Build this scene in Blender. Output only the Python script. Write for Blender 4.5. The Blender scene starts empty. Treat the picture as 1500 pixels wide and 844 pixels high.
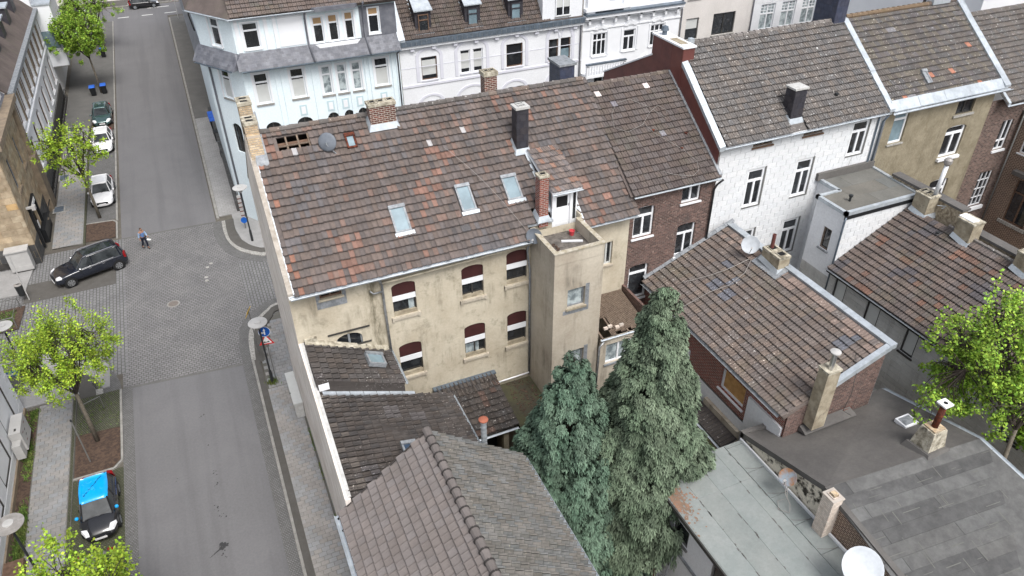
import bpy, bmesh, math, random
from mathutils import Vector, Matrix
import numpy as np
rnd = random.Random(11)
S = bpy.context.scene
# ---------------------------------------------------------------- camera
FPX, TH, YAW, ROLL, CH = 1100.0, math.radians(35.2), math.radians(23.5), math.radians(0.55), 30.0
fw = Vector((math.sin(YAW)*math.cos(TH), math.cos(YAW)*math.cos(TH), -math.sin(TH)))
r0 = Vector((math.cos(YAW), -math.sin(YAW), 0)); u0 = r0.cross(fw)
cr, sr = math.cos(ROLL), math.sin(ROLL)
RX = cr*r0 - sr*u0; UX = sr*r0 + cr*u0
cam = bpy.data.cameras.new('camera'); co = bpy.data.objects.new('camera', cam)
S.collection.objects.link(co); S.camera = co
co.matrix_world = Matrix(((RX.x, UX.x, -fw.x, 0), (RX.y, UX.y, -fw.y, 0), (RX.z, UX.z, -fw.z, CH), (0, 0, 0, 1)))
cam.sensor_width = 36; cam.lens = FPX/1500*36; cam.clip_start = 0.5; cam.clip_end = 1500
CP = Vector((0, 0, CH))
def ray(px, py): return fw + (px-750)/FPX*RX - (py-422)/FPX*UX
def at_z(px, py, z=0): d = ray(px, py); return CP + d*((z-CH)/d.z)
def at_y(px, py, y): d = ray(px, py); return CP + d*(y/d.y)
def at_x(px, py, x): d = ray(px, py); return CP + d*(x/d.x)
def seen(p):   # (in frame, distance)
    d = Vector(p)-CP; z = d.dot(fw)
    if z < 1: return False, 1e9
    x = 750+FPX*d.dot(RX)/z; y = 422-FPX*d.dot(UX)/z
    return (-15 < x < 1515 and -15 < y < 859), z
# ---------------------------------------------------------------- light
SUN_EL, SUN_AZ = math.radians(56), math.radians(172)
W = bpy.data.worlds.new('World'); S.world = W; W.use_nodes = True
nt = W.node_tree; nt.nodes.clear()
o_ = nt.nodes.new('ShaderNodeOutputWorld'); bg = nt.nodes.new('ShaderNodeBackground')
sky = nt.nodes.new('ShaderNodeTexSky'); sky.sky_type = 'NISHITA'; sky.sun_disc = False
sky.sun_elevation = SUN_EL; sky.sun_rotation = SUN_AZ
sky.dust_density = 4.0; sky.air_density = 1.0; sky.ozone_density = 1.0
hs = nt.nodes.new('ShaderNodeHueSaturation'); hs.inputs['Saturation'].default_value = 0.38
nt.links.new(sky.outputs[0], hs.inputs['Color']); nt.links.new(hs.outputs[0], bg.inputs[0]); nt.links.new(bg.outputs[0], o_.inputs[0])
bg.inputs[1].default_value = 0.14
sl = bpy.data.lights.new('sun', 'SUN'); so = bpy.data.objects.new('sun', sl); S.collection.objects.link(so)
sl.energy = 1.5; sl.angle = math.radians(24); sl.color = (1.0, 0.975, 0.945)
sd = Vector((math.sin(SUN_AZ)*math.cos(SUN_EL), math.cos(SUN_AZ)*math.cos(SUN_EL), math.sin(SUN_EL)))
so.rotation_euler = (-sd).to_track_quat('-Z', 'Y').to_euler()
S.view_settings.view_transform = 'Standard'; S.view_settings.look = 'None'; S.view_settings.gamma = 1.0
S.view_settings.exposure = 0.72
S.render.engine = 'CYCLES'
# ---------------------------------------------------------------- materials
MATS = {}
def srgb(r, g, b):
    f = lambda c: (c/255/12.92) if c/255 <= 0.04045 else ((c/255+0.055)/1.055)**2.4
    return (f(r), f(g), f(b))
def mat(name, col, col2=None, sc=2.0, rough=0.8, bump=0.0, bsc=60.0, metal=0.0, spec=0.3, tone=False, streak=None,
        spots=None, drip=None, brick=None, fac=(0.35, 0.65), stain=None, coat=0.0, track=None):
    """procedural material: col..col2 mixed by world-space noise; tone = multiply by the 'tone' attribute;
    streak=(color, amount) vertical runs; spots=(color, scale, threshold); brick=dict(w,h,m,col,axis); stain=(color, scale, lo, hi)"""
    if name in MATS: return MATS[name]
    m = bpy.data.materials.new(name); m.use_nodes = True; t = m.node_tree; N = t.nodes; L = t.links
    b = N['Principled BSDF']
    geo = N.new('ShaderNodeNewGeometry'); pos = geo.outputs['Position']
    def noise(scale, detail=5, vec=None, rough_=0.6):
        n = N.new('ShaderNodeTexNoise'); n.inputs['Scale'].default_value = scale; n.inputs['Detail'].default_value = detail
        n.inputs['Roughness'].default_value = rough_
        L.new(vec or pos, n.inputs['Vector']); return n.outputs['Fac']
    def ramp(f, a, c):
        r = N.new('ShaderNodeMapRange'); r.inputs['From Min'].default_value = a; r.inputs['From Max'].default_value = c
        L.new(f, r.inputs['Value']); return r.outputs[0]
    def mix(f, A, B, mode='MIX'):
        x = N.new('ShaderNodeMix'); x.data_type = 'RGBA'; x.blend_type = mode
        if isinstance(f, (int, float)): x.inputs[0].default_value = f
        else: L.new(f, x.inputs[0])
        for s, v in ((6, A), (7, B)):
            if isinstance(v, tuple): x.inputs[s].default_value = (*v[:3], 1)
            else: L.new(v, x.inputs[s])
        return x.outputs[2]
    def mul(a, k):
        x = N.new('ShaderNodeMath'); x.operation = 'MULTIPLY'; L.new(a, x.inputs[0])
        if isinstance(k, (int, float)): x.inputs[1].default_value = k
        else: L.new(k, x.inputs[1])
        return x.outputs[0]
    c = mix(ramp(noise(sc), *fac), tuple(col), tuple(col2 or [v*0.85 for v in col]))
    height = None
    if brick:
        sp = N.new('ShaderNodeSeparateXYZ'); L.new(pos, sp.inputs[0]); cx = N.new('ShaderNodeCombineXYZ')
        if brick.get('axis') == 'ground':
            if brick.get('turn'): L.new(sp.outputs[1], cx.inputs[0]); L.new(sp.outputs[0], cx.inputs[1])
            else: L.new(sp.outputs[0], cx.inputs[0]); L.new(sp.outputs[1], cx.inputs[1])
        else:
            ad = N.new('ShaderNodeMath'); L.new(sp.outputs[0], ad.inputs[0]); L.new(sp.outputs[1], ad.inputs[1])
            L.new(ad.outputs[0], cx.inputs[0]); L.new(sp.outputs[2], cx.inputs[1])
        bt = N.new('ShaderNodeTexBrick'); L.new(cx.outputs[0], bt.inputs['Vector'])
        bt.inputs['Scale'].default_value = 1; bt.inputs['Brick Width'].default_value = brick['w']; bt.inputs['Row Height'].default_value = brick['h']
        bt.inputs['Mortar Size'].default_value = brick['m']; bt.inputs['Mortar Smooth'].default_value = 0.2
        bt.inputs['Color1'].default_value = (1, 1, 1, 1); v = brick.get('var', 0.6)
        bt.inputs['Color2'].default_value = (v, v, v, 1); bt.inputs['Mortar'].default_value = (1, 1, 1, 1)
        c = mix(1.0, c, bt.outputs['Color'], 'MULTIPLY')
        c = mix(bt.outputs['Fac'], c, tuple(brick['col']))
        inv = N.new('ShaderNodeMath'); inv.operation = 'SUBTRACT'; inv.inputs[0].default_value = 1; L.new(bt.outputs['Fac'], inv.inputs[1])
        height = inv.outputs[0]
    if streak:
        mp = N.new('ShaderNodeMapping'); mp.inputs['Scale'].default_value = (1, 1, 0.12); L.new(pos, mp.inputs[0])
        f1 = ramp(noise(2.4, 6, mp.outputs[0], 0.7), 0.5, 0.72); f2 = ramp(noise(0.8, 3), 0.42, 0.62)
        c = mix(mul(mul(f1, f2), streak[1]), c, tuple(streak[0]))
    if stain:
        c = mix(ramp(noise(stain[1], 7, None, 0.7), stain[2], stain[3]), c, tuple(stain[0]))
    if track:
        mp = N.new('ShaderNodeMapping'); mp.inputs['Scale'].default_value = (0.9, 0.035, 1); L.new(pos, mp.inputs[0])
        c = mix(mul(ramp(noise(1.0, 4, mp.outputs[0], 0.6), 0.48, 0.62), 0.5), c, tuple(v*0.82 for v in col))
    if drip:   # run-off stain below a leaking pipe: centre x, half width, z from..to
        sp2 = N.new('ShaderNodeSeparateXYZ'); L.new(pos, sp2.inputs[0])
        ab = N.new('ShaderNodeMath'); ab.operation = 'SUBTRACT'; L.new(sp2.outputs[0], ab.inputs[0]); ab.inputs[1].default_value = drip[0]
        aa = N.new('ShaderNodeMath'); aa.operation = 'ABSOLUTE'; L.new(ab.outputs[0], aa.inputs[0])
        mm = mul(ramp(aa.outputs[0], drip[1], 0.05), ramp(sp2.outputs[2], drip[2], drip[2]+1.0)); mp = N.new('ShaderNodeMapping'); mp.inputs['Scale'].default_value = (1, 1, 0.25); L.new(pos, mp.inputs[0])
        c = mix(mul(mm, ramp(noise(3.5, 6, mp.outputs[0], 0.7), 0.38, 0.6)), c, (0.13, 0.115, 0.075))
    if spots:
        f = ramp(noise(spots[1], 4, None, 0.75), spots[2], spots[2]+0.05)
        if len(spots) > 3: f = mul(f, ramp(noise(spots[3], 3), 0.42, 0.6))
        c = mix(f, c, tuple(spots[0]))
    c = mix(0.55, c, mix(ramp(noise(9.0, 8, None, 0.75), 0.2, 0.8), (0.72, 0.72, 0.72), (1.3, 1.3, 1.3)), 'MULTIPLY') if bump else c
    if tone:
        at = N.new('ShaderNodeAttribute'); at.attribute_name = 'tone'; c = mix(1.0, c, at.outputs['Color'], 'MULTIPLY')
    L.new(c, b.inputs['Base Color'])
    b.inputs['Roughness'].default_value = rough; b.inputs['Metallic'].default_value = metal
    b.inputs['Specular IOR Level'].default_value = spec; b.inputs['Coat Weight'].default_value = coat
    if bump or height:
        bp = N.new('ShaderNodeBump'); bp.inputs['Strength'].default_value = min(1, bump or 0.5); bp.inputs['Distance'].default_value = 0.02
        h = noise(bsc, 4)
        if height:
            a = N.new('ShaderNodeMath'); a.operation = 'MULTIPLY_ADD'; L.new(h, a.inputs[0]); a.inputs[1].default_value = 0.4; L.new(height, a.inputs[2]); h = a.outputs[0]
        L.new(h, bp.inputs['Height']); L.new(bp.outputs[0], b.inputs['Normal'])
    MATS[name] = m; return m
C = srgb
M = {}
def D(k, *a, **kw): M[k] = mat(k, *a, **kw)
D('tile_old', (0.112, 0.094, 0.087), (0.152, 0.125, 0.115), sc=1.3, rough=0.9, bump=0.5, tone=True, spots=((0.32, 0.3, 0.28), 12, 0.68, 1.5), stain=((0.075, 0.07, 0.068), 1.1, 0.5, 0.75))
D('tile_brown', (0.092, 0.075, 0.069), (0.124, 0.101, 0.092), sc=1.2, rough=0.9, bump=0.5, tone=True, spots=((0.34, 0.32, 0.3), 13, 0.69, 0.7), stain=((0.1, 0.092, 0.07), 0.9, 0.5, 0.8))
D('tile_grey', (0.112, 0.103, 0.098), (0.145, 0.132, 0.124), sc=1.5, rough=0.9, bump=0.5, tone=True, spots=((0.5, 0.49, 0.47), 8, 0.605), stain=((0.085, 0.075, 0.07), 1.0, 0.5, 0.8))
D('tile_lichen', (0.122, 0.1, 0.09), (0.158, 0.13, 0.115), sc=1.2, rough=0.9, bump=0.5, tone=True, spots=((0.5, 0.46, 0.42), 9, 0.61, 0.5), stain=((0.14, 0.12, 0.09), 0.7, 0.52, 0.75))
D('tile_dark', (0.05, 0.044, 0.041), (0.073, 0.064, 0.059), sc=1.6, rough=0.92, bump=0.6, tone=True, spots=((0.42, 0.4, 0.38), 11, 0.61, 0.6))
D('tile_mauve', (0.15, 0.132, 0.124), (0.185, 0.163, 0.154), sc=1.0, rough=0.8, bump=0.3, tone=True, spots=((0.5, 0.48, 0.44), 14, 0.77))
D('tile_moss', (0.12, 0.117, 0.11), (0.172, 0.167, 0.158), sc=2.0, rough=0.95, bump=0.8, tone=True, spots=((0.26, 0.25, 0.2), 8, 0.62, 0.6), stain=((0.095, 0.095, 0.085), 2.5, 0.48, 0.75))
D('slate', (0.11, 0.115, 0.135), (0.165, 0.17, 0.19), sc=1.5, rough=0.5, bump=0.3, tone=True)
D('stucco_cream', C(194, 186, 168), C(174, 164, 145), sc=0.6, rough=0.9, bump=0.25, bsc=30, drip=(4.72, 0.5, 8.6), streak=((0.16, 0.14, 0.1), 0.8), stain=((0.26, 0.235, 0.175), 1.9, 0.55, 0.74))
D('stucco_gable', C(222, 214, 206), C(203, 193, 183), sc=0.8, rough=0.95, bump=0.9, bsc=14, streak=((0.34, 0.3, 0.25), 0.6))
D('stucco_tower', C(186, 178, 163), C(166, 156, 141), sc=0.5, rough=0.9, bump=0.25, bsc=30, streak=((0.17, 0.15, 0.12), 0.9), stain=((0.33, 0.29, 0.22), 1.2, 0.6, 0.85))
D('verge_mortar', C(172, 165, 156), C(146, 138, 128), sc=4, rough=0.95, bump=0.6)
D('parapet', C(184, 178, 165), C(150, 140, 118), sc=5, rough=0.9, bump=0.6)
D('white_wall', C(220, 222, 225), C(212, 214, 217), sc=0.5, rough=0.8, bump=0.06, streak=((0.6, 0.61, 0.62), 0.18))
D('white_clean', C(228, 230, 233), C(220, 222, 225), sc=0.5, rough=0.6)
D('blue_wall', C(220, 231, 235), C(214, 226, 231), sc=0.6, rough=0.8, bump=0.08)
D('blue_trim', C(186, 206, 212), C(180, 200, 206), sc=1, rough=0.8)
D('lilac_trim', C(206, 207, 215), C(198, 199, 208), sc=1, rough=0.8)
D('grey_wall', C(206, 202, 198), C(196, 192, 188), sc=0.5, rough=0.9, bump=0.2, streak=((0.4, 0.39, 0.38), 0.3))
D('peach_wall', C(236, 208, 180), C(226, 196, 168), sc=0.5, rough=0.8)
D('yellow_wall', C(144, 136, 117), C(122, 114, 96), sc=1.4, rough=0.95, bump=1.0, bsc=9, streak=((0.12, 0.1, 0.07), 0.6), stain=((0.17, 0.14, 0.09), 3, 0.55, 0.75))
D('siding', C(212, 214, 216), C(205, 207, 209), sc=0.7, rough=0.75, bump=0.1, tone=True, streak=((0.55, 0.55, 0.54), 0.16))
D('siding_bed', (0.63, 0.64, 0.64), rough=0.9)
D('siding_grey', C(186, 186, 183), C(166, 165, 162), sc=0.6, rough=0.85, bump=0.2, tone=True, streak=((0.2, 0.19, 0.17), 0.6))
D('brick_dark', (0.2, 0.115, 0.095), (0.13, 0.085, 0.075), sc=5, rough=0.9, bump=0.7, brick=dict(w=0.24, h=0.085, m=0.01, col=(0.19, 0.16, 0.145), var=0.45), spots=((0.28, 0.2, 0.17), 6, 0.6), stain=((0.09, 0.07, 0.065), 1.2, 0.55, 0.75))
D('brick_rough', (0.26, 0.17, 0.14), (0.13, 0.09, 0.08), sc=6, rough=0.95, bump=1.0, bsc=12, brick=dict(w=0.24, h=0.1, m=0.014, col=(0.2, 0.17, 0.15), var=0.45), spots=((0.38, 0.32, 0.26), 7, 0.66))
D('brick_red', (0.32, 0.085, 0.055), (0.22, 0.06, 0.045), sc=6, rough=0.85, bump=0.6, brick=dict(w=0.24, h=0.09, m=0.014, col=(0.33, 0.3, 0.27), var=0.6))
D('brick_chimney', (0.22, 0.07, 0.05), (0.12, 0.05, 0.04), sc=7, rough=0.9, bump=0.9, brick=dict(w=0.24, h=0.085, m=0.014, col=(0.42, 0.38, 0.33), var=0.5))
D('brick_buff', C(204, 186, 158), C(182, 156, 122), sc=8, rough=0.9, bump=1.0, brick=dict(w=0.22, h=0.085, m=0.016, col=(0.35, 0.3, 0.24), var=0.75))
D('brick_white', C(224, 212, 200), C(196, 180, 166), sc=5, rough=0.9, bump=0.6, brick=dict(w=0.24, h=0.09, m=0.008, col=(0.42, 0.38, 0.34), var=0.85))
D('brick_brown', (0.17, 0.1, 0.075), (0.1, 0.065, 0.05), sc=6, rough=0.9, bump=0.8, brick=dict(w=0.24, h=0.085, m=0.02, col=(0.36, 0.28, 0.22), var=0.5))
D('rubble', C(184, 172, 150), C(122, 108, 90), sc=7, rough=0.95, bump=1.0, bsc=9, stain=((0.1, 0.08, 0.06), 4, 0.6, 0.7))
D('cement', C(166, 157, 138), C(132, 122, 104), sc=3, rough=0.95, bump=0.9, bsc=16, stain=((0.14, 0.12, 0.09), 2.5, 0.56, 0.72))
D('cement_old', C(192, 186, 170), C(120, 113, 98), sc=4, rough=0.95, bump=1.0, bsc=12, stain=((0.1, 0.09, 0.07), 3, 0.55, 0.66))
D('sandstone', C(176, 160, 136), C(142, 126, 104), sc=1.6, rough=0.9, bump=0.5, tone=True, stain=((0.28, 0.2, 0.09), 0.8, 0.62, 0.8))
D('darkstone', C(62, 62, 62), C(84, 82, 80), sc=3, rough=0.7, bump=0.4, tone=True)
D('stone_band', C(140, 126, 108), C(118, 106, 92), sc=2, rough=0.85, bump=0.4)
D('zinc', C(188, 195, 201), C(164, 171, 177), sc=2.5, rough=0.45, metal=0.35, bump=0.1, tone=True, streak=((0.3, 0.31, 0.32), 0.45))
D('zinc_dark', C(112, 124, 136), C(92, 102, 112), sc=2.5, rough=0.45, metal=0.4)
D('zinc_pipe', C(168, 170, 172), C(130, 132, 134), sc=6, rough=0.45, metal=0.6)
D('lead', C(150, 154, 158), C(118, 122, 126), sc=6, rough=0.6, metal=0.2, bump=0.3)
D('steel', (0.6, 0.6, 0.6), (0.5, 0.5, 0.5), rough=0.3, metal=0.9)
D('slate_black', (0.035, 0.033, 0.04), (0.05, 0.048, 0.055), sc=3, rough=0.45, bump=0.3, tone=True)
D('slate_navy', C(58, 62, 78), C(72, 76, 92), sc=3, rough=0.45, bump=0.2, tone=True)
D('maroon', C(112, 68, 62), C(96, 58, 54), sc=1.2, rough=0.55, bump=0.15, tone=True)
D('maroon_blind', (0.06, 0.02, 0.02), (0.045, 0.016, 0.016), rough=0.6)
D('dark_frame', (0.05, 0.048, 0.045), rough=0.5)
D('brown_wood', (0.1, 0.06, 0.04), (0.16, 0.1, 0.07), sc=6, rough=0.8)
D('old_wood', (0.22, 0.17, 0.13), (0.12, 0.09, 0.07), sc=8, rough=0.9, bump=0.5)
D('black', (0.012, 0.012, 0.013), rough=0.9)
D('interior', (0.03, 0.03, 0.032), rough=0.95)
D('glass_dark', (0.018, 0.02, 0.023), (0.05, 0.055, 0.06), sc=1.3, rough=0.06, spec=0.8, fac=(0.5, 0.7))
D('glass_sky', C(128, 148, 157), C(104, 122, 130), sc=1.2, rough=0.08, spec=0.8)
D('curtain', C(176, 186, 188), C(110, 120, 124), sc=3, rough=0.5, fac=(0.4, 0.6))
D('blind_grey', C(196, 198, 196), C(184, 186, 184), sc=1, rough=0.6)
D('blind_tan', C(170, 140, 104), rough=0.7)
D('asphalt', (0.142, 0.14, 0.144), (0.158, 0.156, 0.16), sc=0.5, track=1, rough=0.9, bump=0.35, bsc=120, spots=((0.3, 0.3, 0.29), 6, 0.775), stain=((0.125, 0.124, 0.127), 0.25, 0.5, 0.8))
D('asphalt_patch', (0.135, 0.132, 0.126), (0.115, 0.113, 0.108), sc=0.9, rough=0.95, bump=0.4, bsc=100)
D('asphalt_dark', (0.085, 0.08, 0.072), (0.1, 0.095, 0.088), sc=2, rough=0.95, bump=0.4, bsc=100)
D('ground_earth', (0.13, 0.12, 0.1), (0.09, 0.08, 0.07), sc=1, rough=1, bump=0.5)
D('pavers', (0.17, 0.168, 0.17), (0.21, 0.206, 0.205), sc=0.6, rough=0.9, bump=0.5, brick=dict(axis='ground', w=0.26, h=0.2, m=0.017, col=(0.065, 0.062, 0.058), var=0.84))
D('pavers_turn', (0.17, 0.17, 0.173), (0.21, 0.21, 0.21), sc=0.6, rough=0.9, bump=0.5, brick=dict(axis='ground', turn=1, w=0.34, h=0.21, m=0.02, col=(0.07, 0.067, 0.06), var=0.85))
D('mosaic', (0.2, 0.199, 0.2), (0.16, 0.159, 0.16), sc=2, rough=0.95, bump=0.8, brick=dict(axis='ground', w=0.12, h=0.1, m=0.014, col=(0.09, 0.087, 0.08), var=0.8))
D('mosaic_dark', (0.12, 0.11, 0.09), (0.08, 0.075, 0.06), sc=2, rough=0.95, bump=0.8, brick=dict(axis='ground', w=0.13, h=0.11, m=0.022, col=(0.05, 0.06, 0.03), var=0.7))
D('kerb', (0.3, 0.29, 0.27), (0.22, 0.215, 0.2), sc=3, rough=0.9, bump=0.4)
D('kerb_light', (0.42, 0.41, 0.38), (0.33, 0.32, 0.3), sc=3, rough=0.9, bump=0.4, brick=dict(axis='ground', w=0.5, h=0.15, m=0.012, col=(0.16, 0.155, 0.14), var=0.85))
D('slab', (0.3, 0.295, 0.29), (0.25, 0.247, 0.242), sc=1.0, rough=0.9, bump=0.4, tone=True)
D('slab_bed', (0.13, 0.125, 0.11), rough=0.95, bump=0.4)
D('concrete', (0.34, 0.335, 0.33), (0.28, 0.275, 0.27), sc=0.8, rough=0.9, bump=0.3, brick=dict(axis='ground', w=0.4, h=0.27, m=0.012, col=(0.2, 0.2, 0.19), var=0.93))
D('soil', (0.1, 0.066, 0.048), (0.055, 0.038, 0.03), sc=7, rough=1.0, bump=1.0, bsc=25, fac=(0.4, 0.6))
D('cobble', (0.24, 0.23, 0.21), (0.17, 0.16, 0.14), sc=4, rough=0.95, bump=0.9, brick=dict(axis='ground', w=0.1, h=0.1, m=0.03, col=(0.05, 0.055, 0.03), var=0.6))
D('paint_white', (0.72, 0.72, 0.7), (0.6, 0.6, 0.58), sc=4, rough=0.8)
D('felt_dark', (0.095, 0.09, 0.086), (0.135, 0.128, 0.121), sc=0.7, rough=0.9, bump=0.5, bsc=90, tone=True, stain=((0.088, 0.084, 0.082), 0.5, 0.45, 0.8))
D('felt_grey', (0.095, 0.095, 0.094), (0.135, 0.135, 0.132), sc=2.2, rough=0.9, bump=0.6, bsc=110, tone=True, stain=((0.08, 0.079, 0.078), 1.3, 0.5, 0.75))
D('felt_green', (0.205, 0.228, 0.222), (0.24, 0.258, 0.25), sc=1.0, rough=0.85, bump=0.3, bsc=90, tone=True, spots=((0.05, 0.06, 0.06), 5, 0.75))
D('felt_brown', (0.12, 0.12, 0.111), (0.15, 0.149, 0.138), sc=1.0, rough=0.9, bump=0.4, bsc=90, tone=True, stain=((0.1, 0.085, 0.06), 2, 0.62, 0.8))
D('terrace_dirt', (0.16, 0.145, 0.13), (0.09, 0.08, 0.072), sc=4, rough=0.95, bump=0.9, bsc=20, fac=(0.4, 0.6))
D('rust_stain', C(146, 112, 92), C(120, 104, 90), sc=3, rough=0.9)
D('dirty_white', C(216, 208, 192), C(60, 56, 50), sc=3.0, rough=0.95, bump=0.7, bsc=12, fac=(0.5, 0.62))
D('moss', (0.075, 0.075, 0.04), (0.05, 0.045, 0.035), sc=1.5, rough=1.0, bump=1.0, bsc=20, spots=((0.25, 0.24, 0.2), 9, 0.72))
D('leaf', (0.23, 0.38, 0.035), (0.32, 0.47, 0.05), sc=2.0, rough=0.6, tone=True, spec=0.2)
D('leaf_green', (0.2, 0.37, 0.045), (0.28, 0.45, 0.06), sc=2.0, rough=0.6, tone=True, spec=0.2)
D('needle', (0.08, 0.113, 0.072), (0.118, 0.15, 0.102), sc=1.0, rough=0.8, tone=True, spec=0.2)
D('needle_blue', (0.064, 0.108, 0.074), (0.1, 0.145, 0.104), sc=1.0, rough=0.8, tone=True, spec=0.2)
D('grass', (0.06, 0.13, 0.025), (0.12, 0.14, 0.05), sc=2, rough=0.9, tone=True)
D('bark', (0.17, 0.15, 0.12), (0.11, 0.095, 0.075), sc=8, rough=0.95, bump=1.0)
D('bark_dark', (0.06, 0.05, 0.04), (0.04, 0.03, 0.025), sc=8, rough=0.95, bump=1.0)
D('plastic_black', (0.015, 0.016, 0.018), rough=0.5)
D('plastic_blue', (0.02, 0.13, 0.6), rough=0.4)
D('lamp_grey', C(160, 156, 152), C(138, 134, 130), sc=5, rough=0.5, metal=0.2)
D('lamp_white', C(180, 179, 177), rough=0.4)
D('pole_black', (0.03, 0.032, 0.034), rough=0.4)
D('pole_grey', C(128, 128, 126), rough=0.5, metal=0.4)
D('sign_blue', (0.01, 0.1, 0.42), rough=0.4)
D('sign_white', (0.82, 0.82, 0.82), rough=0.4)
D('sign_red', (0.6, 0.03, 0.03), rough=0.4)
D('terracotta', C(158, 96, 76), rough=0.8, bump=0.2)
D('red_plastic', C(190, 70, 76), rough=0.5)
D('rust', C(110, 58, 40), C(60, 34, 28), sc=9, rough=0.9)
D('rust_bright', C(128, 140, 150), C(140, 104, 76), sc=2.2, rough=0.8, fac=(0.45, 0.62))
D('dish_white', C(182, 187, 192), C(168, 173, 178), sc=3, rough=0.45, stain=((0.4, 0.38, 0.34), 5, 0.66, 0.8))
D('dish_grey', C(112, 118, 126), C(96, 102, 110), sc=3, rough=0.5)
D('cable', C(150, 146, 142), rough=0.7)
D('car_navy', (0.008, 0.011, 0.02), rough=0.22, spec=0.5, coat=1.0)
D('car_black', (0.006, 0.006, 0.008), rough=0.22, spec=0.5, coat=1.0)
D('car_white', (0.82, 0.82, 0.83), rough=0.25, coat=1.0)
D('car_teal', (0.05, 0.1, 0.1), rough=0.25, metal=0.4, coat=1.0)
D('car_blue', (0.0, 0.36, 0.85), rough=0.3, coat=0.7)
D('car_blue_light', (0.08, 0.56, 0.9), rough=0.3, coat=0.7)
D('car_glass', (0.012, 0.015, 0.017), (0.05, 0.056, 0.06), sc=1.4, rough=0.05, spec=0.35)
D('chrome', (0.75, 0.75, 0.76), rough=0.15, metal=1.0)
D('headlight', (0.75, 0.76, 0.78), rough=0.15, spec=0.8)
D('taillight', (0.22, 0.008, 0.01), rough=0.2)
D('tyre', (0.015, 0.015, 0.015), rough=0.85)
D('skin', (0.34, 0.19, 0.13), rough=0.6)
D('hair', (0.05, 0.03, 0.02), rough=0.7)
D('cloth_blue', (0.1, 0.19, 0.4), rough=0.9)
D('cloth_pale', (0.3, 0.42, 0.6), rough=0.9)
D('cloth_navy', (0.012, 0.015, 0.03), rough=0.9)
D('yellow', (0.8, 0.5, 0.04), rough=0.6)
D('lattice', C(188, 188, 186), C(168, 167, 164), sc=4, rough=0.7, bump=0.2)
D('ochre', C(190, 150, 96), C(160, 120, 76), sc=4, rough=0.8)
D('solar', C(60, 76, 96), rough=0.2)
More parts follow.
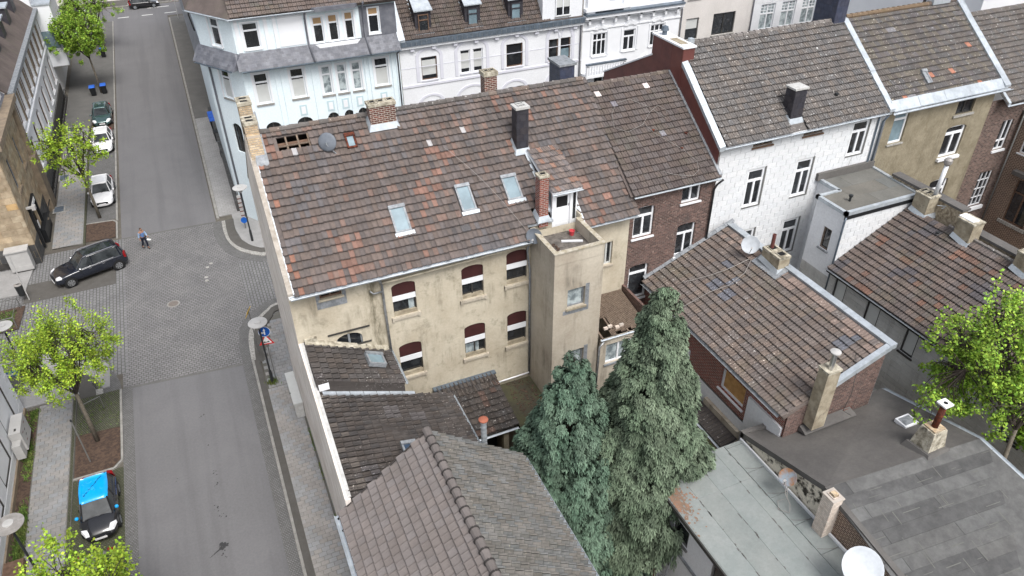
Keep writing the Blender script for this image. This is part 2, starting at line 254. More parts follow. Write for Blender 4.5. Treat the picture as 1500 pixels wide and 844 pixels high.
# ---------------------------------------------------------------- mesh helpers
OFF = {}
class MB:
    def __init__(s): s.v = []; s.f = []; s.t = []
    def add(s, vs, fs, tone=None):
        n = len(s.v); s.v += [tuple(v) for v in vs]; s.f += [tuple(i+n for i in f) for f in fs]
        s.t += [tone or (1, 1, 1)]*len(vs); return s
    def box(s, a, b, tone=None):
        x0, y0, z0 = a; x1, y1, z1 = b
        return s.add([(x0, y0, z0), (x1, y0, z0), (x1, y1, z0), (x0, y1, z0), (x0, y0, z1), (x1, y0, z1), (x1, y1, z1), (x0, y1, z1)],
                     [(0, 3, 2, 1), (4, 5, 6, 7), (0, 1, 5, 4), (1, 2, 6, 5), (2, 3, 7, 6), (3, 0, 4, 7)], tone)
    def hexa(s, lo, hi, tone=None):   # two rings of equal length
        n = len(lo)
        return s.add(list(lo)+list(hi), [tuple(range(n-1, -1, -1)), tuple(range(n, 2*n))]+[(i, (i+1) % n, n+(i+1) % n, n+i) for i in range(n)], tone)
    def prism(s, pts, z0, z1, tone=None): return s.hexa([(p[0], p[1], z0) for p in pts], [(p[0], p[1], z1) for p in pts], tone)
    def poly(s, pts, tone=None): return s.add(pts, [tuple(range(len(pts)))], tone)
    def slab(s, pts, th, tone=None):    # polygon thickened downwards along its normal
        a, b, c = Vector(pts[0]), Vector(pts[1]), Vector(pts[2]); n = (b-a).cross(c-a).normalized()
        if n.z < 0: n = -n; pts = pts[::-1]
        return s.hexa([Vector(p)-n*th for p in pts], [Vector(p) for p in pts], tone)
    def tube(s, pts, r, n=8, tone=None, cap=True):
        pts = [Vector(p) for p in pts]; rr = r if isinstance(r, (list, tuple)) else [r]*len(pts); base = len(s.v); prev = None
        for i, p in enumerate(pts):
            d = (pts[min(i+1, len(pts)-1)]-pts[max(i-1, 0)]).normalized()
            a = prev if prev and abs(prev.dot(d)) < 0.98 else (Vector((0, 0, 1)) if abs(d.z) < 0.9 else Vector((1, 0, 0)))
            x = (a - d*a.dot(d)).normalized(); y = d.cross(x); prev = x
            for k in range(n):
                t = 2*math.pi*k/n; s.v.append(tuple(p+(x*math.cos(t)+y*math.sin(t))*rr[i])); s.t.append(tone or (1, 1, 1))
        for i in range(len(pts)-1):
            for k in range(n): s.f.append((base+i*n+k, base+i*n+(k+1) % n, base+(i+1)*n+(k+1) % n, base+(i+1)*n+k))
        if cap: s.f.append(tuple(base+k for k in range(n-1, -1, -1))); s.f.append(tuple(base+(len(pts)-1)*n+k for k in range(n)))
        return s
    def lathe(s, c, prof, n=20, axis=(0, 0, 1), tone=None):   # prof: (r, h) along axis
        ax = Vector(axis).normalized(); a = Vector((1, 0, 0)) if abs(ax.x) < 0.9 else Vector((0, 1, 0))
        x = (a-ax*a.dot(ax)).normalized(); y = ax.cross(x); c = Vector(c); base = len(s.v)
        for r, h in prof:
            for k in range(n):
                t = 2*math.pi*k/n; s.v.append(tuple(c+ax*h+(x*math.cos(t)+y*math.sin(t))*max(r, 1e-4))); s.t.append(tone or (1, 1, 1))
        for i in range(len(prof)-1):
            for k in range(n): s.f.append((base+i*n+k, base+i*n+(k+1) % n, base+(i+1)*n+(k+1) % n, base+(i+1)*n+k))
        return s
    def mesh(s, name, m=None, smooth=False, off=None):
        me = bpy.data.meshes.new(name); v = s.v
        if off is not None: v = [(a-off[0], b-off[1], c-off[2]) for a, b, c in v]
        me.from_pydata(v, [], s.f); me.update()
        if m: me.materials.append(M[m] if isinstance(m, str) else m)
        if smooth: me.polygons.foreach_set('use_smooth', [True]*len(me.polygons))
        if any(t != (1, 1, 1) for t in s.t) or (m and 'tone' in str(m)):
            pass
        ca = me.color_attributes.new('tone', 'FLOAT_COLOR', 'POINT')
        ca.data.foreach_set('color', [x for t in s.t for x in (t[0], t[1], t[2], 1.0)])
        return me
    def build(s, name, m, parent=None, label=None, smooth=False, kind=None, cat=None, group=None):
        if parent is not None: off = OFF[parent.name]
        else:
            xs = [p[0] for p in s.v]; ys = [p[1] for p in s.v]; zs = [p[2] for p in s.v]
            off = Vector(((min(xs)+max(xs))/2, (min(ys)+max(ys))/2, min(zs)))
        o = bpy.data.objects.new(name, s.mesh(name, m, smooth, off)); S.collection.objects.link(o)
        if parent is not None: o.parent = parent
        else: o.location = off
        OFF[o.name] = off
        return tag(o, label, cat, group, kind)
def tag(o, label=None, cat=None, group=None, kind=None):
    if label: o['label'] = label
    if cat: o['category'] = cat
    if group: o['group'] = group
    if kind: o['kind'] = kind
    return o
def thing(name, label, cat, loc=(0, 0, 0), group=None, rotz=None):
    o = bpy.data.objects.new(name, None); S.collection.objects.link(o); o.location = loc; o.empty_display_size = 0.3
    OFF[o.name] = Vector(loc)
    if rotz is not None: o.rotation_euler = (0, 0, rotz); OFF[o.name] = Vector((0, 0, 0))   # parts given in local coordinates
    return tag(o, label, cat, group)
def copy_tree(o, loc, rotz=None, label=None, parent=None):
    c = o.copy(); S.collection.objects.link(c)
    if parent is not None: c.parent = parent
    else:
        c.location = loc
        if rotz is not None: c.rotation_euler = (0, 0, rotz)
        if label: c['label'] = label
    for ch in [x for x in bpy.data.objects if x.parent == o]: copy_tree(ch, None, parent=c)
    return c
def place(o_mesh, name, parent, mw):    # linked piece with world matrix mw, under parent (whose world offset is known)
    o = bpy.data.objects.new(name, o_mesh); S.collection.objects.link(o); o.parent = parent
    o.matrix_basis = Matrix.Translation(-OFF[parent.name]) @ mw; return o
class Face:
    """a vertical wall plane: p0->p1 along u, outward normal to the right of that direction"""
    def __init__(s, p0, p1):
        s.p0 = Vector((p0[0], p0[1], 0)); d = Vector((p1[0]-p0[0], p1[1]-p0[1], 0)); s.L = d.length; s.u = d.normalized()
        s.n = Vector((s.u.y, -s.u.x, 0))
    def P(s, u, z, d=0): return s.p0 + s.u*u + s.n*d + Vector((0, 0, z))
    def box(s, mb, u0, u1, z0, z1, d0, d1, tone=None):
        return mb.hexa([s.P(u0, z0, d1), s.P(u1, z0, d1), s.P(u1, z0, d0), s.P(u0, z0, d0)], [s.P(u0, z1, d1), s.P(u1, z1, d1), s.P(u1, z1, d0), s.P(u0, z1, d0)], tone)
def wall(F, z0, z1, ops=(), mb=None, depth=0.2, top=None):
    """ops: (u0,u1,z0,z1[,rise]) real openings with reveals; top: extra polygon [(u,z)..] above z1"""
    mb = mb or MB()
    us = sorted({0, F.L, *[o[0] for o in ops], *[o[1] for o in ops]}); zs = sorted({z0, z1, *[o[2] for o in ops], *[o[3] for o in ops]})
    for a, b in zip(us, us[1:]):
        if b-a < 1e-5 or a < -1e-6 or b > F.L+1e-6: continue
        for c, d in zip(zs, zs[1:]):
            if d-c < 1e-5 or c < z0-1e-6 or d > z1+1e-6: continue
            uc, zc = (a+b)/2, (c+d)/2
            if any(o[0] < uc < o[1] and o[2] < zc < o[3] for o in ops): continue
            mb.poly([F.P(a, c), F.P(b, c), F.P(b, d), F.P(a, d)])
    for o in ops:
        a, b, c, d = o[:4]; e = -depth
        mb.poly([F.P(a, c), F.P(a, c, e), F.P(a, d, e), F.P(a, d)][::-1]); mb.poly([F.P(b, c), F.P(b, c, e), F.P(b, d, e), F.P(b, d)])
        mb.poly([F.P(a, c), F.P(b, c), F.P(b, c, e), F.P(a, c, e)][::-1]); mb.poly([F.P(a, d), F.P(b, d), F.P(b, d, e), F.P(a, d, e)])
        if len(o) > 4 and o[4]:
            r = o[4]; n = 8; m_ = (a+b)/2; h = (b-a)/2
            arc = [(m_-h*math.cos(math.pi*k/n), d-r+r*math.sin(math.pi*k/n)) for k in range(n+1)]
            for k in range(n):
                mb.poly([F.P(*arc[k]), F.P(*arc[k+1]), F.P(arc[k+1][0], d), F.P(arc[k][0], d)])
                mb.poly([F.P(*arc[k]), F.P(*arc[k], e), F.P(*arc[k+1], e), F.P(*arc[k+1])])
    if top: mb.poly([F.P(u, z) for u, z in top])
    return mb
def arc_ring(F, mb, m_, z, r0_, r1_, d0, d1, a0=0, a1=math.pi, n=12, sy=1.0):
    for k in range(n):
        t0 = a0+(a1-a0)*k/n; t1 = a0+(a1-a0)*(k+1)/n
        q = [(m_-r0_*math.cos(t0), z+sy*r0_*math.sin(t0)), (m_-r1_*math.cos(t0), z+sy*r1_*math.sin(t0)), (m_-r1_*math.cos(t1), z+sy*r1_*math.sin(t1)), (m_-r0_*math.cos(t1), z+sy*r0_*math.sin(t1))]
        mb.hexa([F.P(u, w, d0) for u, w in q], [F.P(u, w, d1) for u, w in q])
def window(F, op, parent, style='T', frame='white_clean', glass='glass_dark', d=-0.12, fw_=0.07, sill='kerb', sill_out=0.08, blind=None, trans=0.68, label=None, arch=0, nv=2, sillh=0.08, sillw=0.07):
    """window (frame) > pane, sill, blind : all real pieces"""
    a, b, c, e = op[:4]; mb = MB(); w = b-a; h = e-c; bx = lambda u0_, u1_, z0_, z1_, x=0.0: F.box(mb, u0_, u1_, z0_, z1_, d-0.05-x, d+0.02+x)
    bx(a, a+fw_, c, e); bx(b-fw_, b, c, e); bx(a+fw_, b-fw_, c, c+fw_); bx(a+fw_, b-fw_, e-fw_, e)
    zt = c+h*trans
    if style in ('T', 'TT', 'grid', 'top'): bx(a+fw_, b-fw_, zt-fw_*0.6, zt+fw_*0.6, 0.004)
    if style in ('T', 'two', 'grid'): bx((a+b)/2-fw_*0.6, (a+b)/2+fw_*0.6, c+fw_, zt if style == 'T' else e-fw_, 0.008)
    if style == 'TT': bx((a+b)/2-fw_*0.6, (a+b)/2+fw_*0.6, c+fw_, e-fw_, 0.008)
    if style == 'three':
        bx(a+fw_, b-fw_, zt-fw_*0.5, zt+fw_*0.5, 0.004)
        for q in (1/3, 2/3): bx(a+w*q-fw_*0.4, a+w*q+fw_*0.4, c+fw_, e-fw_, 0.008)
    if style == 'grid':
        for q in (0.25, 0.75): bx(a+w*q-0.02, a+w*q+0.02, zt, e-fw_, 0.002)
        for q in (1/3, 2/3): bx(a+fw_, b-fw_, zt+(e-zt)*q-0.015, zt+(e-zt)*q+0.015, 0.001)
    if style == 'cell':
        for q in (1/3, 2/3): bx(a+w*q-0.025, a+w*q+0.025, c+fw_, e-fw_, 0.002)
        for q in (0.25, 0.5, 0.75): bx(a+fw_, b-fw_, c+h*q-0.02, c+h*q+0.02, 0.001)
    o = mb.build('window', frame, parent, label)
    if style in ('T', 'top', 'TT', 'three') and h > 1.2:
        g = MB(); F.box(g, a+0.02, b-0.02, zt+0.01, e-0.02, d-0.045, d-0.03); g.build('pane', glass, o)
        g = MB(); F.box(g, a+0.02, b-0.02, c+0.02, zt-0.01, d-0.043, d-0.028); g.build('pane', glass, o)
    else:
        g = MB(); F.box(g, a+0.02, b-0.02, c+0.02, e-0.02, d-0.045, d-0.03); g.build('pane', glass, o)
    if sill:
        g = MB(); F.box(g, a-sillw, b+sillw, c-sillh, c-0.004, d+0.025, sill_out); g.build('sill', sill, o)
    if blind:
        bm_, f0, f1 = blind; g = MB(); F.box(g, a+fw_, b-fw_, c+h*f0, c+h*f1, d-0.027, d-0.012); g.build('blind', bm_, o)
    bk = MB(); F.box(bk, a, b, c, e, d-0.09, d-0.06); bk.build('backing', 'interior', o)
    return o
# ---- tile and panel fields ------------------------------------------------
PROF = {'pan': [(0, .030), (.2, .036), (.42, .012), (.62, .0), (.82, .008), (1, .026)],
        'roman': [(0, .0), (.1, .024), (.36, .024), (.46, 0), (.54, 0), (.64, .024), (.9, .024), (1, .0)],
        'ess': [(0, .075), (.2, .1), (.42, .05), (.62, .0), (.82, .005), (1, .065)],
        'flat': [(0, .012), (.08, .0), (.88, .0), (.93, .02), (1, .02)]}
TCACHE = {}
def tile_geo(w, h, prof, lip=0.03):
    """returns verts, faces and per-vertex tone (front edge darkened as a painted course shadow)"""
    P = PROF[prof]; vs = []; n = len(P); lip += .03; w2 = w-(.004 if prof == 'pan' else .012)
    rows = ((0.0, lip-.012, .5), (0.018, lip, .62), (0.045, lip-.002, 1.0), (h*1.1, -.01, 1.0))  # last value is tone: low at the lip to paint in the course's shadow line
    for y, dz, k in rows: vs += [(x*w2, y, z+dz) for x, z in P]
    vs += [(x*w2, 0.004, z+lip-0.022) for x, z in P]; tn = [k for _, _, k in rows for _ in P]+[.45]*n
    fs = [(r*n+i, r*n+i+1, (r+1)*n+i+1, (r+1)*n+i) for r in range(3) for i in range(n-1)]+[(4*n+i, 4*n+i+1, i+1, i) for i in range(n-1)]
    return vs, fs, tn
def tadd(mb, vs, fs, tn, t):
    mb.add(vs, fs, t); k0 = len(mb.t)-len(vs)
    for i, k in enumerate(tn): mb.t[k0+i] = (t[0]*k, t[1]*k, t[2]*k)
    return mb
def tiles(parent, O, U, V, nu, nv, w, h, prof, m, tones, skip=None, limit=300, name='roof_tile', stag=0.0, lip=0.03, special=None, jit=0.006, warp=None):
    """roof tiles laid from the eave O along U, courses up V; the nearest `limit` in view are single objects, the others one mesh"""
    O = Vector(O); U = Vector(U).normalized(); V = Vector(V).normalized(); Nn = U.cross(V).normalized()
    if Nn.z < 0: Nn = -Nn
    Rm = Matrix((U, V, Nn)).transposed().to_4x4()
    vs, fs, tn = tile_geo(w, h, prof, lip); items = []
    for j in range(nv):
        for i in range(nu):
            x = i*w + (stag*w if j % 2 else 0); y = j*h
            p = O+U*x+V*y
            if skip and skip(x+w/2, y+h/2, p+U*w/2+V*h/2): continue
            ok, d = seen(p+U*w/2+V*h/2); items.append((0 if ok else 1, d, x, y, i, j))
    items.sort(key=lambda q: (q[0], q[1]))
    pal = [tones() for _ in range(14)]; key = (w, h, prof, m, lip)
    meshes = []
    for k, t in enumerate(pal):
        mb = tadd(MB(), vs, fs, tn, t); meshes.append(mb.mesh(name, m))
    spm = {}
    st = MB(); cnt = 0
    for q in items:
        _, d, x, y, i, j = q
        p = O+U*(x+rnd.uniform(-jit, jit))+V*(y+rnd.uniform(-jit*1.5, jit*1.5))+Nn*rnd.uniform(0, 0.006)
        tw = Matrix.Rotation(rnd.uniform(-0.012, 0.012), 4, 'Z') @ Matrix.Rotation(rnd.uniform(-0.01, 0.012), 4, 'X')
        if warp: p = p+Vector((0, 0, warp(p)))
        mw = Matrix.Translation(p) @ Rm @ tw
        sp = special(i, j, p) if special else None
        if cnt < limit and q[0] == 0:
            if sp:
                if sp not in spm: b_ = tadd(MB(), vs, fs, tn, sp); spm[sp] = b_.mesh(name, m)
                place(spm[sp], name, parent, mw)
            else: place(rnd.choice(meshes), name, parent, mw)
            cnt += 1
        else:
            t = sp or (rnd.choice(pal) if rnd.random() < 0.6 else tones())
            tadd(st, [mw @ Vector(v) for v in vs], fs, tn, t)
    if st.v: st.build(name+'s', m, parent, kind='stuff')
def tone_set(base=1.0, var=0.15, odd=(), hue=0.05):
    def f():
        r = rnd.random(); acc = 0
        for p_, c in odd:
            acc += p_
            if r < acc: k = rnd.uniform(0.85, 1.15); return tuple(round(v*k, 3) for v in c)
        k = base*(1+rnd.uniform(-var, var)); h = rnd.uniform(-hue, hue)
        return (round(k*(1+h), 3), round(k, 3), round(k*(1-h), 3))
    return f
def panels(parent, O, U, V, Wd, Ht, pw, ph, gap, th, m, tones, skip=None, limit=300, name='panel', stag=0.5, jit=0.002, holes=()):
    """rectangular pieces with real joints on the plane O,U,V (normal U x V)"""
    O = Vector(O); U = Vector(U).normalized(); V = Vector(V).normalized(); Nn = U.cross(V).normalized()
    Rm = Matrix((U, V, Nn)).transposed().to_4x4(); items = []; j = 0; y = 0.0
    while y < Ht-0.02:
        y1 = min(y+ph, Ht); x = -(stag*pw if j % 2 else 0)
        while x < Wd-0.02:
            a = max(x, 0); b = min(x+pw, Wd)
            if b-a > 0.04 and not (skip and skip((a+b)/2, (y+y1)/2, b-a, y1-y)):
                rc = [(a, y, b, y1)]
                for hx0_, hy0_, hx1_, hy1_ in holes:
                    nx = []
                    for p, q, r, s_ in rc:
                        if r <= hx0_ or p >= hx1_ or s_ <= hy0_ or q >= hy1_: nx.append((p, q, r, s_)); continue
                        if p < hx0_: nx.append((p, q, hx0_, s_))
                        if r > hx1_: nx.append((hx1_, q, r, s_))
                        p2, r2 = max(p, hx0_), min(r, hx1_)
                        if q < hy0_: nx.append((p2, q, r2, hy0_))
                        if s_ > hy1_: nx.append((p2, hy1_, r2, s_))
                    rc = nx
                for p, q, r, s_ in rc:
                    if r-p < .03 or s_-q < .03: continue
                    c = O+U*(p+r)/2+V*(q+s_)/2; ok, d = seen(c); items.append((0 if ok else 1, d, p, q, r, s_))
            x += pw
        y += ph; j += 1
    items.sort(key=lambda q: (q[0], q[1])); cache = {}; st = MB(); cnt = 0
    for _, d, a, y, b, y1 in items:
        w_ = round(b-a-gap, 3); h_ = round(y1-y-gap, 3); t = tones(); jz = rnd.uniform(0, jit)
        bx = MB(); bv = 0.12*min(gap*2, 0.02)
        g = min(0.006, gap/2)
        bx.add([(0, 0, 0), (w_, 0, 0), (w_, h_, 0), (0, h_, 0), (g, g, th), (w_-g, g, th), (w_-g, h_-g, th), (g, h_-g, th)],
               [(4, 5, 6, 7), (0, 1, 5, 4), (1, 2, 6, 5), (2, 3, 7, 6), (3, 0, 4, 7)], t)
        mw = Matrix.Translation(O+U*(a+gap/2)+V*(y+gap/2)+Nn*jz) @ Rm
        if cnt < limit and _ == 0:
            key = (w_, h_, cnt % 7)
            if key not in cache: cache[key] = bx.mesh(name, m)
            place(cache[key], name, parent, mw); cnt += 1
        else: st.add([mw @ Vector(v) for v in bx.v], bx.f, t)
    if st.v: st.build(name+'s', m, parent, kind='stuff')
def gutter(parent, p0, p1, r=0.075, m='zinc', name='gutter', up=0.0):
    p0 = Vector(p0); p1 = Vector(p1); d = (p1-p0).normalized(); sx = d.cross(Vector((0, 0, 1))).normalized(); mb = MB(); n = 8; ring = []
    for e in (p0, p1):
        for k in range(n+1):
            t = math.pi*k/n; ring.append(e+sx*math.cos(t)*r-Vector((0, 0, 1))*math.sin(t)*r)
        for k in range(n, -1, -1):
            t = math.pi*k/n; ring.append(e+sx*math.cos(t)*(r-0.012)-Vector((0, 0, 1))*math.sin(t)*(r-0.012))
    q = 2*(n+1); mb.v += [tuple(v) for v in ring]; mb.t += [(1, 1, 1)]*len(ring)
    for k in range(q): mb.f.append((k, (k+1) % q, q+(k+1) % q, q+k))
    L_ = (p1-p0).length; k = 0.9
    while k < L_:
        c = p0+d*k; mb.tube([c+sx*r*1.08, c-Vector((0, 0, r*1.08)), c-sx*r*1.08], 0.012, 4); k += 0.9
    mb.tube([p0+sx*r, p1+sx*r], 0.014, 5)
    return mb.build(name, m, parent, smooth=False)
def band(parent, name, m, lo, hi, n, axis=1):
    """metal edging laid in n overlapping lengths; lo/hi rings of 4, the long direction runs from corners 0,1 to 3,2 (axis 1) or 0,3 to 1,2 (axis 0)"""
    lo = [Vector(p) for p in lo]; hi = [Vector(p) for p in hi]
    for k in range(n):
        s0, s1 = k/n, (k+1)/n-.008/n; dz = Vector((rnd.uniform(-.006, .006), rnd.uniform(-.004, .004), rnd.uniform(0, .016)))
        def cut(r):
            if axis: return [r[0].lerp(r[3], s0), r[1].lerp(r[2], s0), r[1].lerp(r[2], s1), r[0].lerp(r[3], s1)]
            return [r[0].lerp(r[1], s0), r[0].lerp(r[1], s1), r[3].lerp(r[2], s1), r[3].lerp(r[2], s0)]
        k_ = rnd.uniform(.9, 1.05); MB().hexa([p+dz for p in cut(lo)], [p+dz for p in cut(hi)], (k_, k_, k_)).build(name, m, parent)
def pipe(parent, pts, r=0.05, m='zinc_pipe', name='downpipe', n=8):
    return MB().tube(pts, r, n).build(name, m, parent, smooth=True)
# ================================================================ GROUND AND STREET
def sheet(name, pts, z, m, kind='structure', parent=None, th=None):
    mb = MB()
    if th: mb.prism(pts, z-th, z)
    else: mb.poly([(x, y, z) for x, y in pts])
    return mb.build(name, m, parent, kind=kind if parent is None else None)
sheet('ground', [(-400, -200), (400, -200), (400, 600), (-400, 600)], 0, 'ground_earth')
rs = sheet('road', [(-7.42, -5), (-1.2, -5), (-1.2, 38.4), (-7.42, 39.05)], 0.012, 'asphalt')
sheet('road', [(-7.75, 57.4), (-0.82, 57.1), (-0.82, 122.2), (-7.95, 122.2)], 0.012, 'asphalt')
sheet('road', [(-200, 122.2), (200, 122.2), (200, 129.6), (-200, 129.6)], 0.016, 'asphalt')
sheet('junction_paving', [(-7.9, 39.05), (-1.2, 38.4), (4, 38.4), (4, 57.0), (-0.82, 57.1), (-7.9, 57.4)], 0.008, 'pavers')
sheet('side_street', [(0.0, 44.2), (90, 44.2), (90, 50.2), (0.0, 50.2)], 0.013, 'pavers_turn')
sheet('side_street', [(-60, 42), (-7.6, 40.5), (-7.6, 57.4), (-60, 56)], 0.012, 'pavers_turn')
mb = MB()   # pale stone strips that close the paved junction
for a, b in (((-7.9, 39.05), (-1.2, 38.4)), ((-7.9, 57.4), (-0.82, 57.1))):
    A = Vector((*a, 0)); B = Vector((*b, 0)); n = int((B-A).length/0.5); d = (B-A)/n; s = Vector((-d.y, d.x, 0)).normalized()*0.09
    for k in range(n):
        p = A+d*k+d*0.02; q = A+d*(k+1)-d*0.02
        mb.hexa([p-s, q-s, q+s, p+s], [v+Vector((0, 0, 0.018)) for v in (p-s, q-s, q+s, p+s)])
mb.build('stone_edging', 'asphalt_patch', kind='structure')
sheet('gutter_paving', [(-1.2, -5), (-0.66, -5), (-0.66, 38.4), (-1.2, 38.4)], 0.02, 'mosaic')
sheet('gutter_paving', [(-7.98, -5), (-7.42, -5), (-7.42, 39.0), (-7.98, 39.0)], 0.02, 'mosaic')
sheet('parking_bay', [(-10.35, -5), (-7.98, -5), (-7.98, 32.6), (-10.35, 32.6)], 0.02, 'mosaic_dark')
sheet('parking_bay', [(-10.3, 61.0), (-8.05, 61.0), (-8.05, 80.5), (-10.3, 80.5)], 0.02, 'mosaic')
sheet('drive_entry', [(-12.7, 82.5), (-8.0, 82.5), (-8.0, 122), (-12.7, 122)], 0.05, 'asphalt_patch')
# kerb stones, each its own piece
def kerb(pts, w=0.14, h=0.12, L_=1.0, m='kerb', name='kerb'):
    root = None; tot = []
    P_ = [Vector((*p, 0)) for p in pts]; mb = MB()
    for A, B in zip(P_, P_[1:]):
        n = max(1, round((B-A).length/L_)); d = (B-A)/n; s = Vector((-d.y, d.x, 0)).normalized()*w/2
        for k in range(n):
            p = A+d*k+d*0.006; q = A+d*(k+1)-d*0.006; z = h+rnd.uniform(-0.004, 0.004)
            st_ = MB(); lo = [p-s, q-s, q+s, p+s]; g = 0.012
            st_.hexa(lo, [v+Vector((0, 0, z-0.015)) for v in lo]); c = sum(lo, Vector())/4
            st_.hexa([v+Vector((0, 0, z-0.015)) for v in lo], [c+(v-c)*0.97+Vector((0, 0, z)) for v in lo])
            tot.append((st_, seen(c)))
    o = None
    near = sorted(range(len(tot)), key=lambda i: (not tot[i][1][0], tot[i][1][1]))
    rest = MB(); parts = []
    for r_, i in enumerate(near):
        if tot[i][1][0] and tot[i][1][1] < 75 and len(parts) < 120: parts.append(tot[i][0])
        else: rest.add(tot[i][0].v, tot[i][0].f)
    if not rest.v: rest = parts.pop()
    o = rest.build(name, m, kind='structure')
    for p_ in parts: p_.build('kerb_stone', m, o)
    return o
kerb([(-0.58, -5), (-0.58, 38.5)]); kerb([(-10.42, -5), (-10.42, 39)], h=0.1); kerb([(-8.02, 60.6), (-8.02, 122)]); kerb([(-0.62, 57.5), (-0.62, 120.5)], w=0.2)
kerb([(-10.35, 32.62), (-8.4, 32.62), (-8.02, 33.1), (-8.02, 39.0)], w=0.12, h=0.1); kerb([(-10.3, 60.9), (-8.3, 60.7), (-8.05, 60.3), (-8.05, 57.6)], w=0.12, h=0.1)
kerb([(-200, 130.2), (200, 130.2)], w=0.2, L_=4)
sheet('pavement', [(-200, 130.3), (200, 130.3), (200, 134), (-200, 134)], 0.1, 'asphalt_dark')
# curved corner pavements south-east and north-east
def arcpts(c, r, a0, a1, n=14): return [(c[0]+r*math.cos(math.radians(a0+(a1-a0)*k/n)), c[1]+r*math.sin(math.radians(a0+(a1-a0)*k/n))) for k in range(n+1)]
def corner(c, r, a0, a1, sy):
    def band(r1_, r0_, z, m, name):
        A = arcpts(c, r1_, a0, a1); B = arcpts(c, r0_, a0, a1); mb = MB()
        for k in range(len(A)-1): mb.hexa([(A[k][0], A[k][1], 0), (A[k+1][0], A[k+1][1], 0), (B[k+1][0], B[k+1][1], 0), (B[k][0], B[k][1], 0)], [(A[k][0], A[k][1], z), (A[k+1][0], A[k+1][1], z), (B[k+1][0], B[k+1][1], z), (B[k][0], B[k][1], z)])
        mb.build(name, m, kind='structure')
    band(r, r-0.95, 0.03, 'mosaic', 'gutter_paving'); band(r-0.95, r-1.32, 0.09, 'kerb_light', 'kerb'); band(r-1.32, r-2.15, 0.1, 'asphalt_dark', 'pavement_strip')
def bandp(A, B, z, m, name, piece=None):
    # smooth both edge lines, then build the strip between them
    def dens(P):
        out = []; P = [Vector((*q, 0)) for q in P]
        for k in range(len(P)-1):
            p0 = P[max(k-1, 0)]; p1_ = P[k]; p2_ = P[k+1]; p3_ = P[min(k+2, len(P)-1)]
            for t in (0, .25, .5, .75): out.append(.5*((2*p1_)+(p2_-p0)*t+(2*p0-5*p1_+4*p2_-p3_)*t*t+(3*p1_-p0-3*p2_+p3_)*t**3))
        return out+[P[-1]]
    A = dens(A); B = dens(B); Z_ = Vector((0, 0, z)); mb = MB()
    if piece:
        o = None; parts = []
        for k in range(len(A)-1): g = MB(); lo = [A[k].lerp(A[k+1], .03), A[k].lerp(A[k+1], .97), B[k].lerp(B[k+1], .97), B[k].lerp(B[k+1], .03)]; g.hexa(lo, [v+Z_ for v in lo]); parts.append(g)
        o = parts[0].build(name, m, kind='structure'); [g.build(piece, m, o) for g in parts[1:]]
    else:
        for k in range(len(A)-1): lo = [A[k], A[k+1], B[k+1], B[k]]; mb.hexa(lo, [v+Z_ for v in lo])
        mb.build(name, m, kind='structure')
    return B
S_out = [(8, 44.6), (3.5, 44.75), (1.65, 44.51), (0.89, 44.25), (0.19, 43.73), (-0.44, 43.03), (-0.84, 42.25), (-1.05, 41.27), (-1.16, 40.12), (-1.19, 38.4)]
S_c0 = [(8, 43.95), (3.5, 44.05), (1.59, 43.85), (1.03, 43.43), (0.46, 42.89), (0.04, 42.41), (-0.26, 41.83), (-0.52, 40.8), (-0.62, 39.67), (-0.66, 38.3)]
S_c1 = [(8, 43.7), (3.5, 43.8), (1.59, 43.59), (1.08, 43.16), (0.55, 42.58), (0.21, 42.09), (-0.06, 41.43), (-0.23, 40.52), (-0.32, 39.6), (-0.43, 38.22)]
S_d1 = [(8, 43.1), (3.5, 43.2), (1.59, 43.01), (1.24, 42.51), (0.92, 42.01), (0.71, 41.63), (0.55, 41.15), (0.33, 40.26), (0.19, 39.37), (0.02, 38.02)]
N_out = [(-1.05, 57.1), (-1.16, 55.41), (-1.08, 54.15), (-0.9, 53.09), (-0.61, 52.11), (-0.17, 51.29), (0.38, 50.63), (1.12, 49.99), (1.93, 49.62), (5, 49.4)]
N_c0 = [(-0.4, 56.9), (-0.45, 55.31), (-0.36, 53.93), (-0.2, 53.09), (0.06, 52.34), (0.39, 51.66), (0.93, 51.05), (1.45, 50.6), (2.03, 50.3), (5, 50.1)]
N_c1 = [(-0.14, 56.9), (-0.2, 55.31), (-0.15, 53.94), (0.01, 53.21), (0.28, 52.5), (0.61, 51.98), (1.03, 51.47), (1.52, 51.04), (2.12, 50.75), (5, 50.5)]
N_d1 = [(0.51, 56.9), (0.44, 55.48), (0.47, 54.44), (0.55, 53.85), (0.68, 53.34), (0.87, 52.82), (1.19, 52.24), (1.62, 51.73), (2.21, 51.4), (5, 51.2)]
for P0, P1, P2, P3 in ((S_out, S_c0, S_c1, S_d1), (N_out, N_c0, N_c1, N_d1)):
    bandp(P0, P1, .03, 'mosaic', 'gutter_paving'); bandp(P1, P2, .1, 'kerb_light', 'kerb', 'kerb_stone'); bandp(P2, P3, .108, 'asphalt_dark', 'pavement_strip')
def s_x(y):
    for (xa, ya), (xb, yb_) in zip(S_d1[1:], S_d1[2:]):
        if yb_ <= y <= ya: return xa+(xb-xa)*(ya-y)/(ya-yb_)
    return -.1 if y < 38.1 else 9
pv = sheet('pavement', [(-0.1, 38.2), (.3, 39.9), (0.75, 41.6), (1.5, 42.8), (60, 43.0), (60, 35.4), (1.42, 35.4), (-0.18, 35.4)], 0.085, 'slab_bed', th=0.08)
panels(pv, (-0.5, 35.45, 0.085), (1, 0, 0), (0, 1, 0), 7.5, 6.6, 0.42, 0.3, 0.014, 0.02, 'slab', tone_set(0.9, 0.07), limit=160, name='paving_slab', skip=lambda x, y, w, h: x-.5-w/2 < s_x(y+35.45)-.02 or (x-.5 > 1.4 and y < .1))
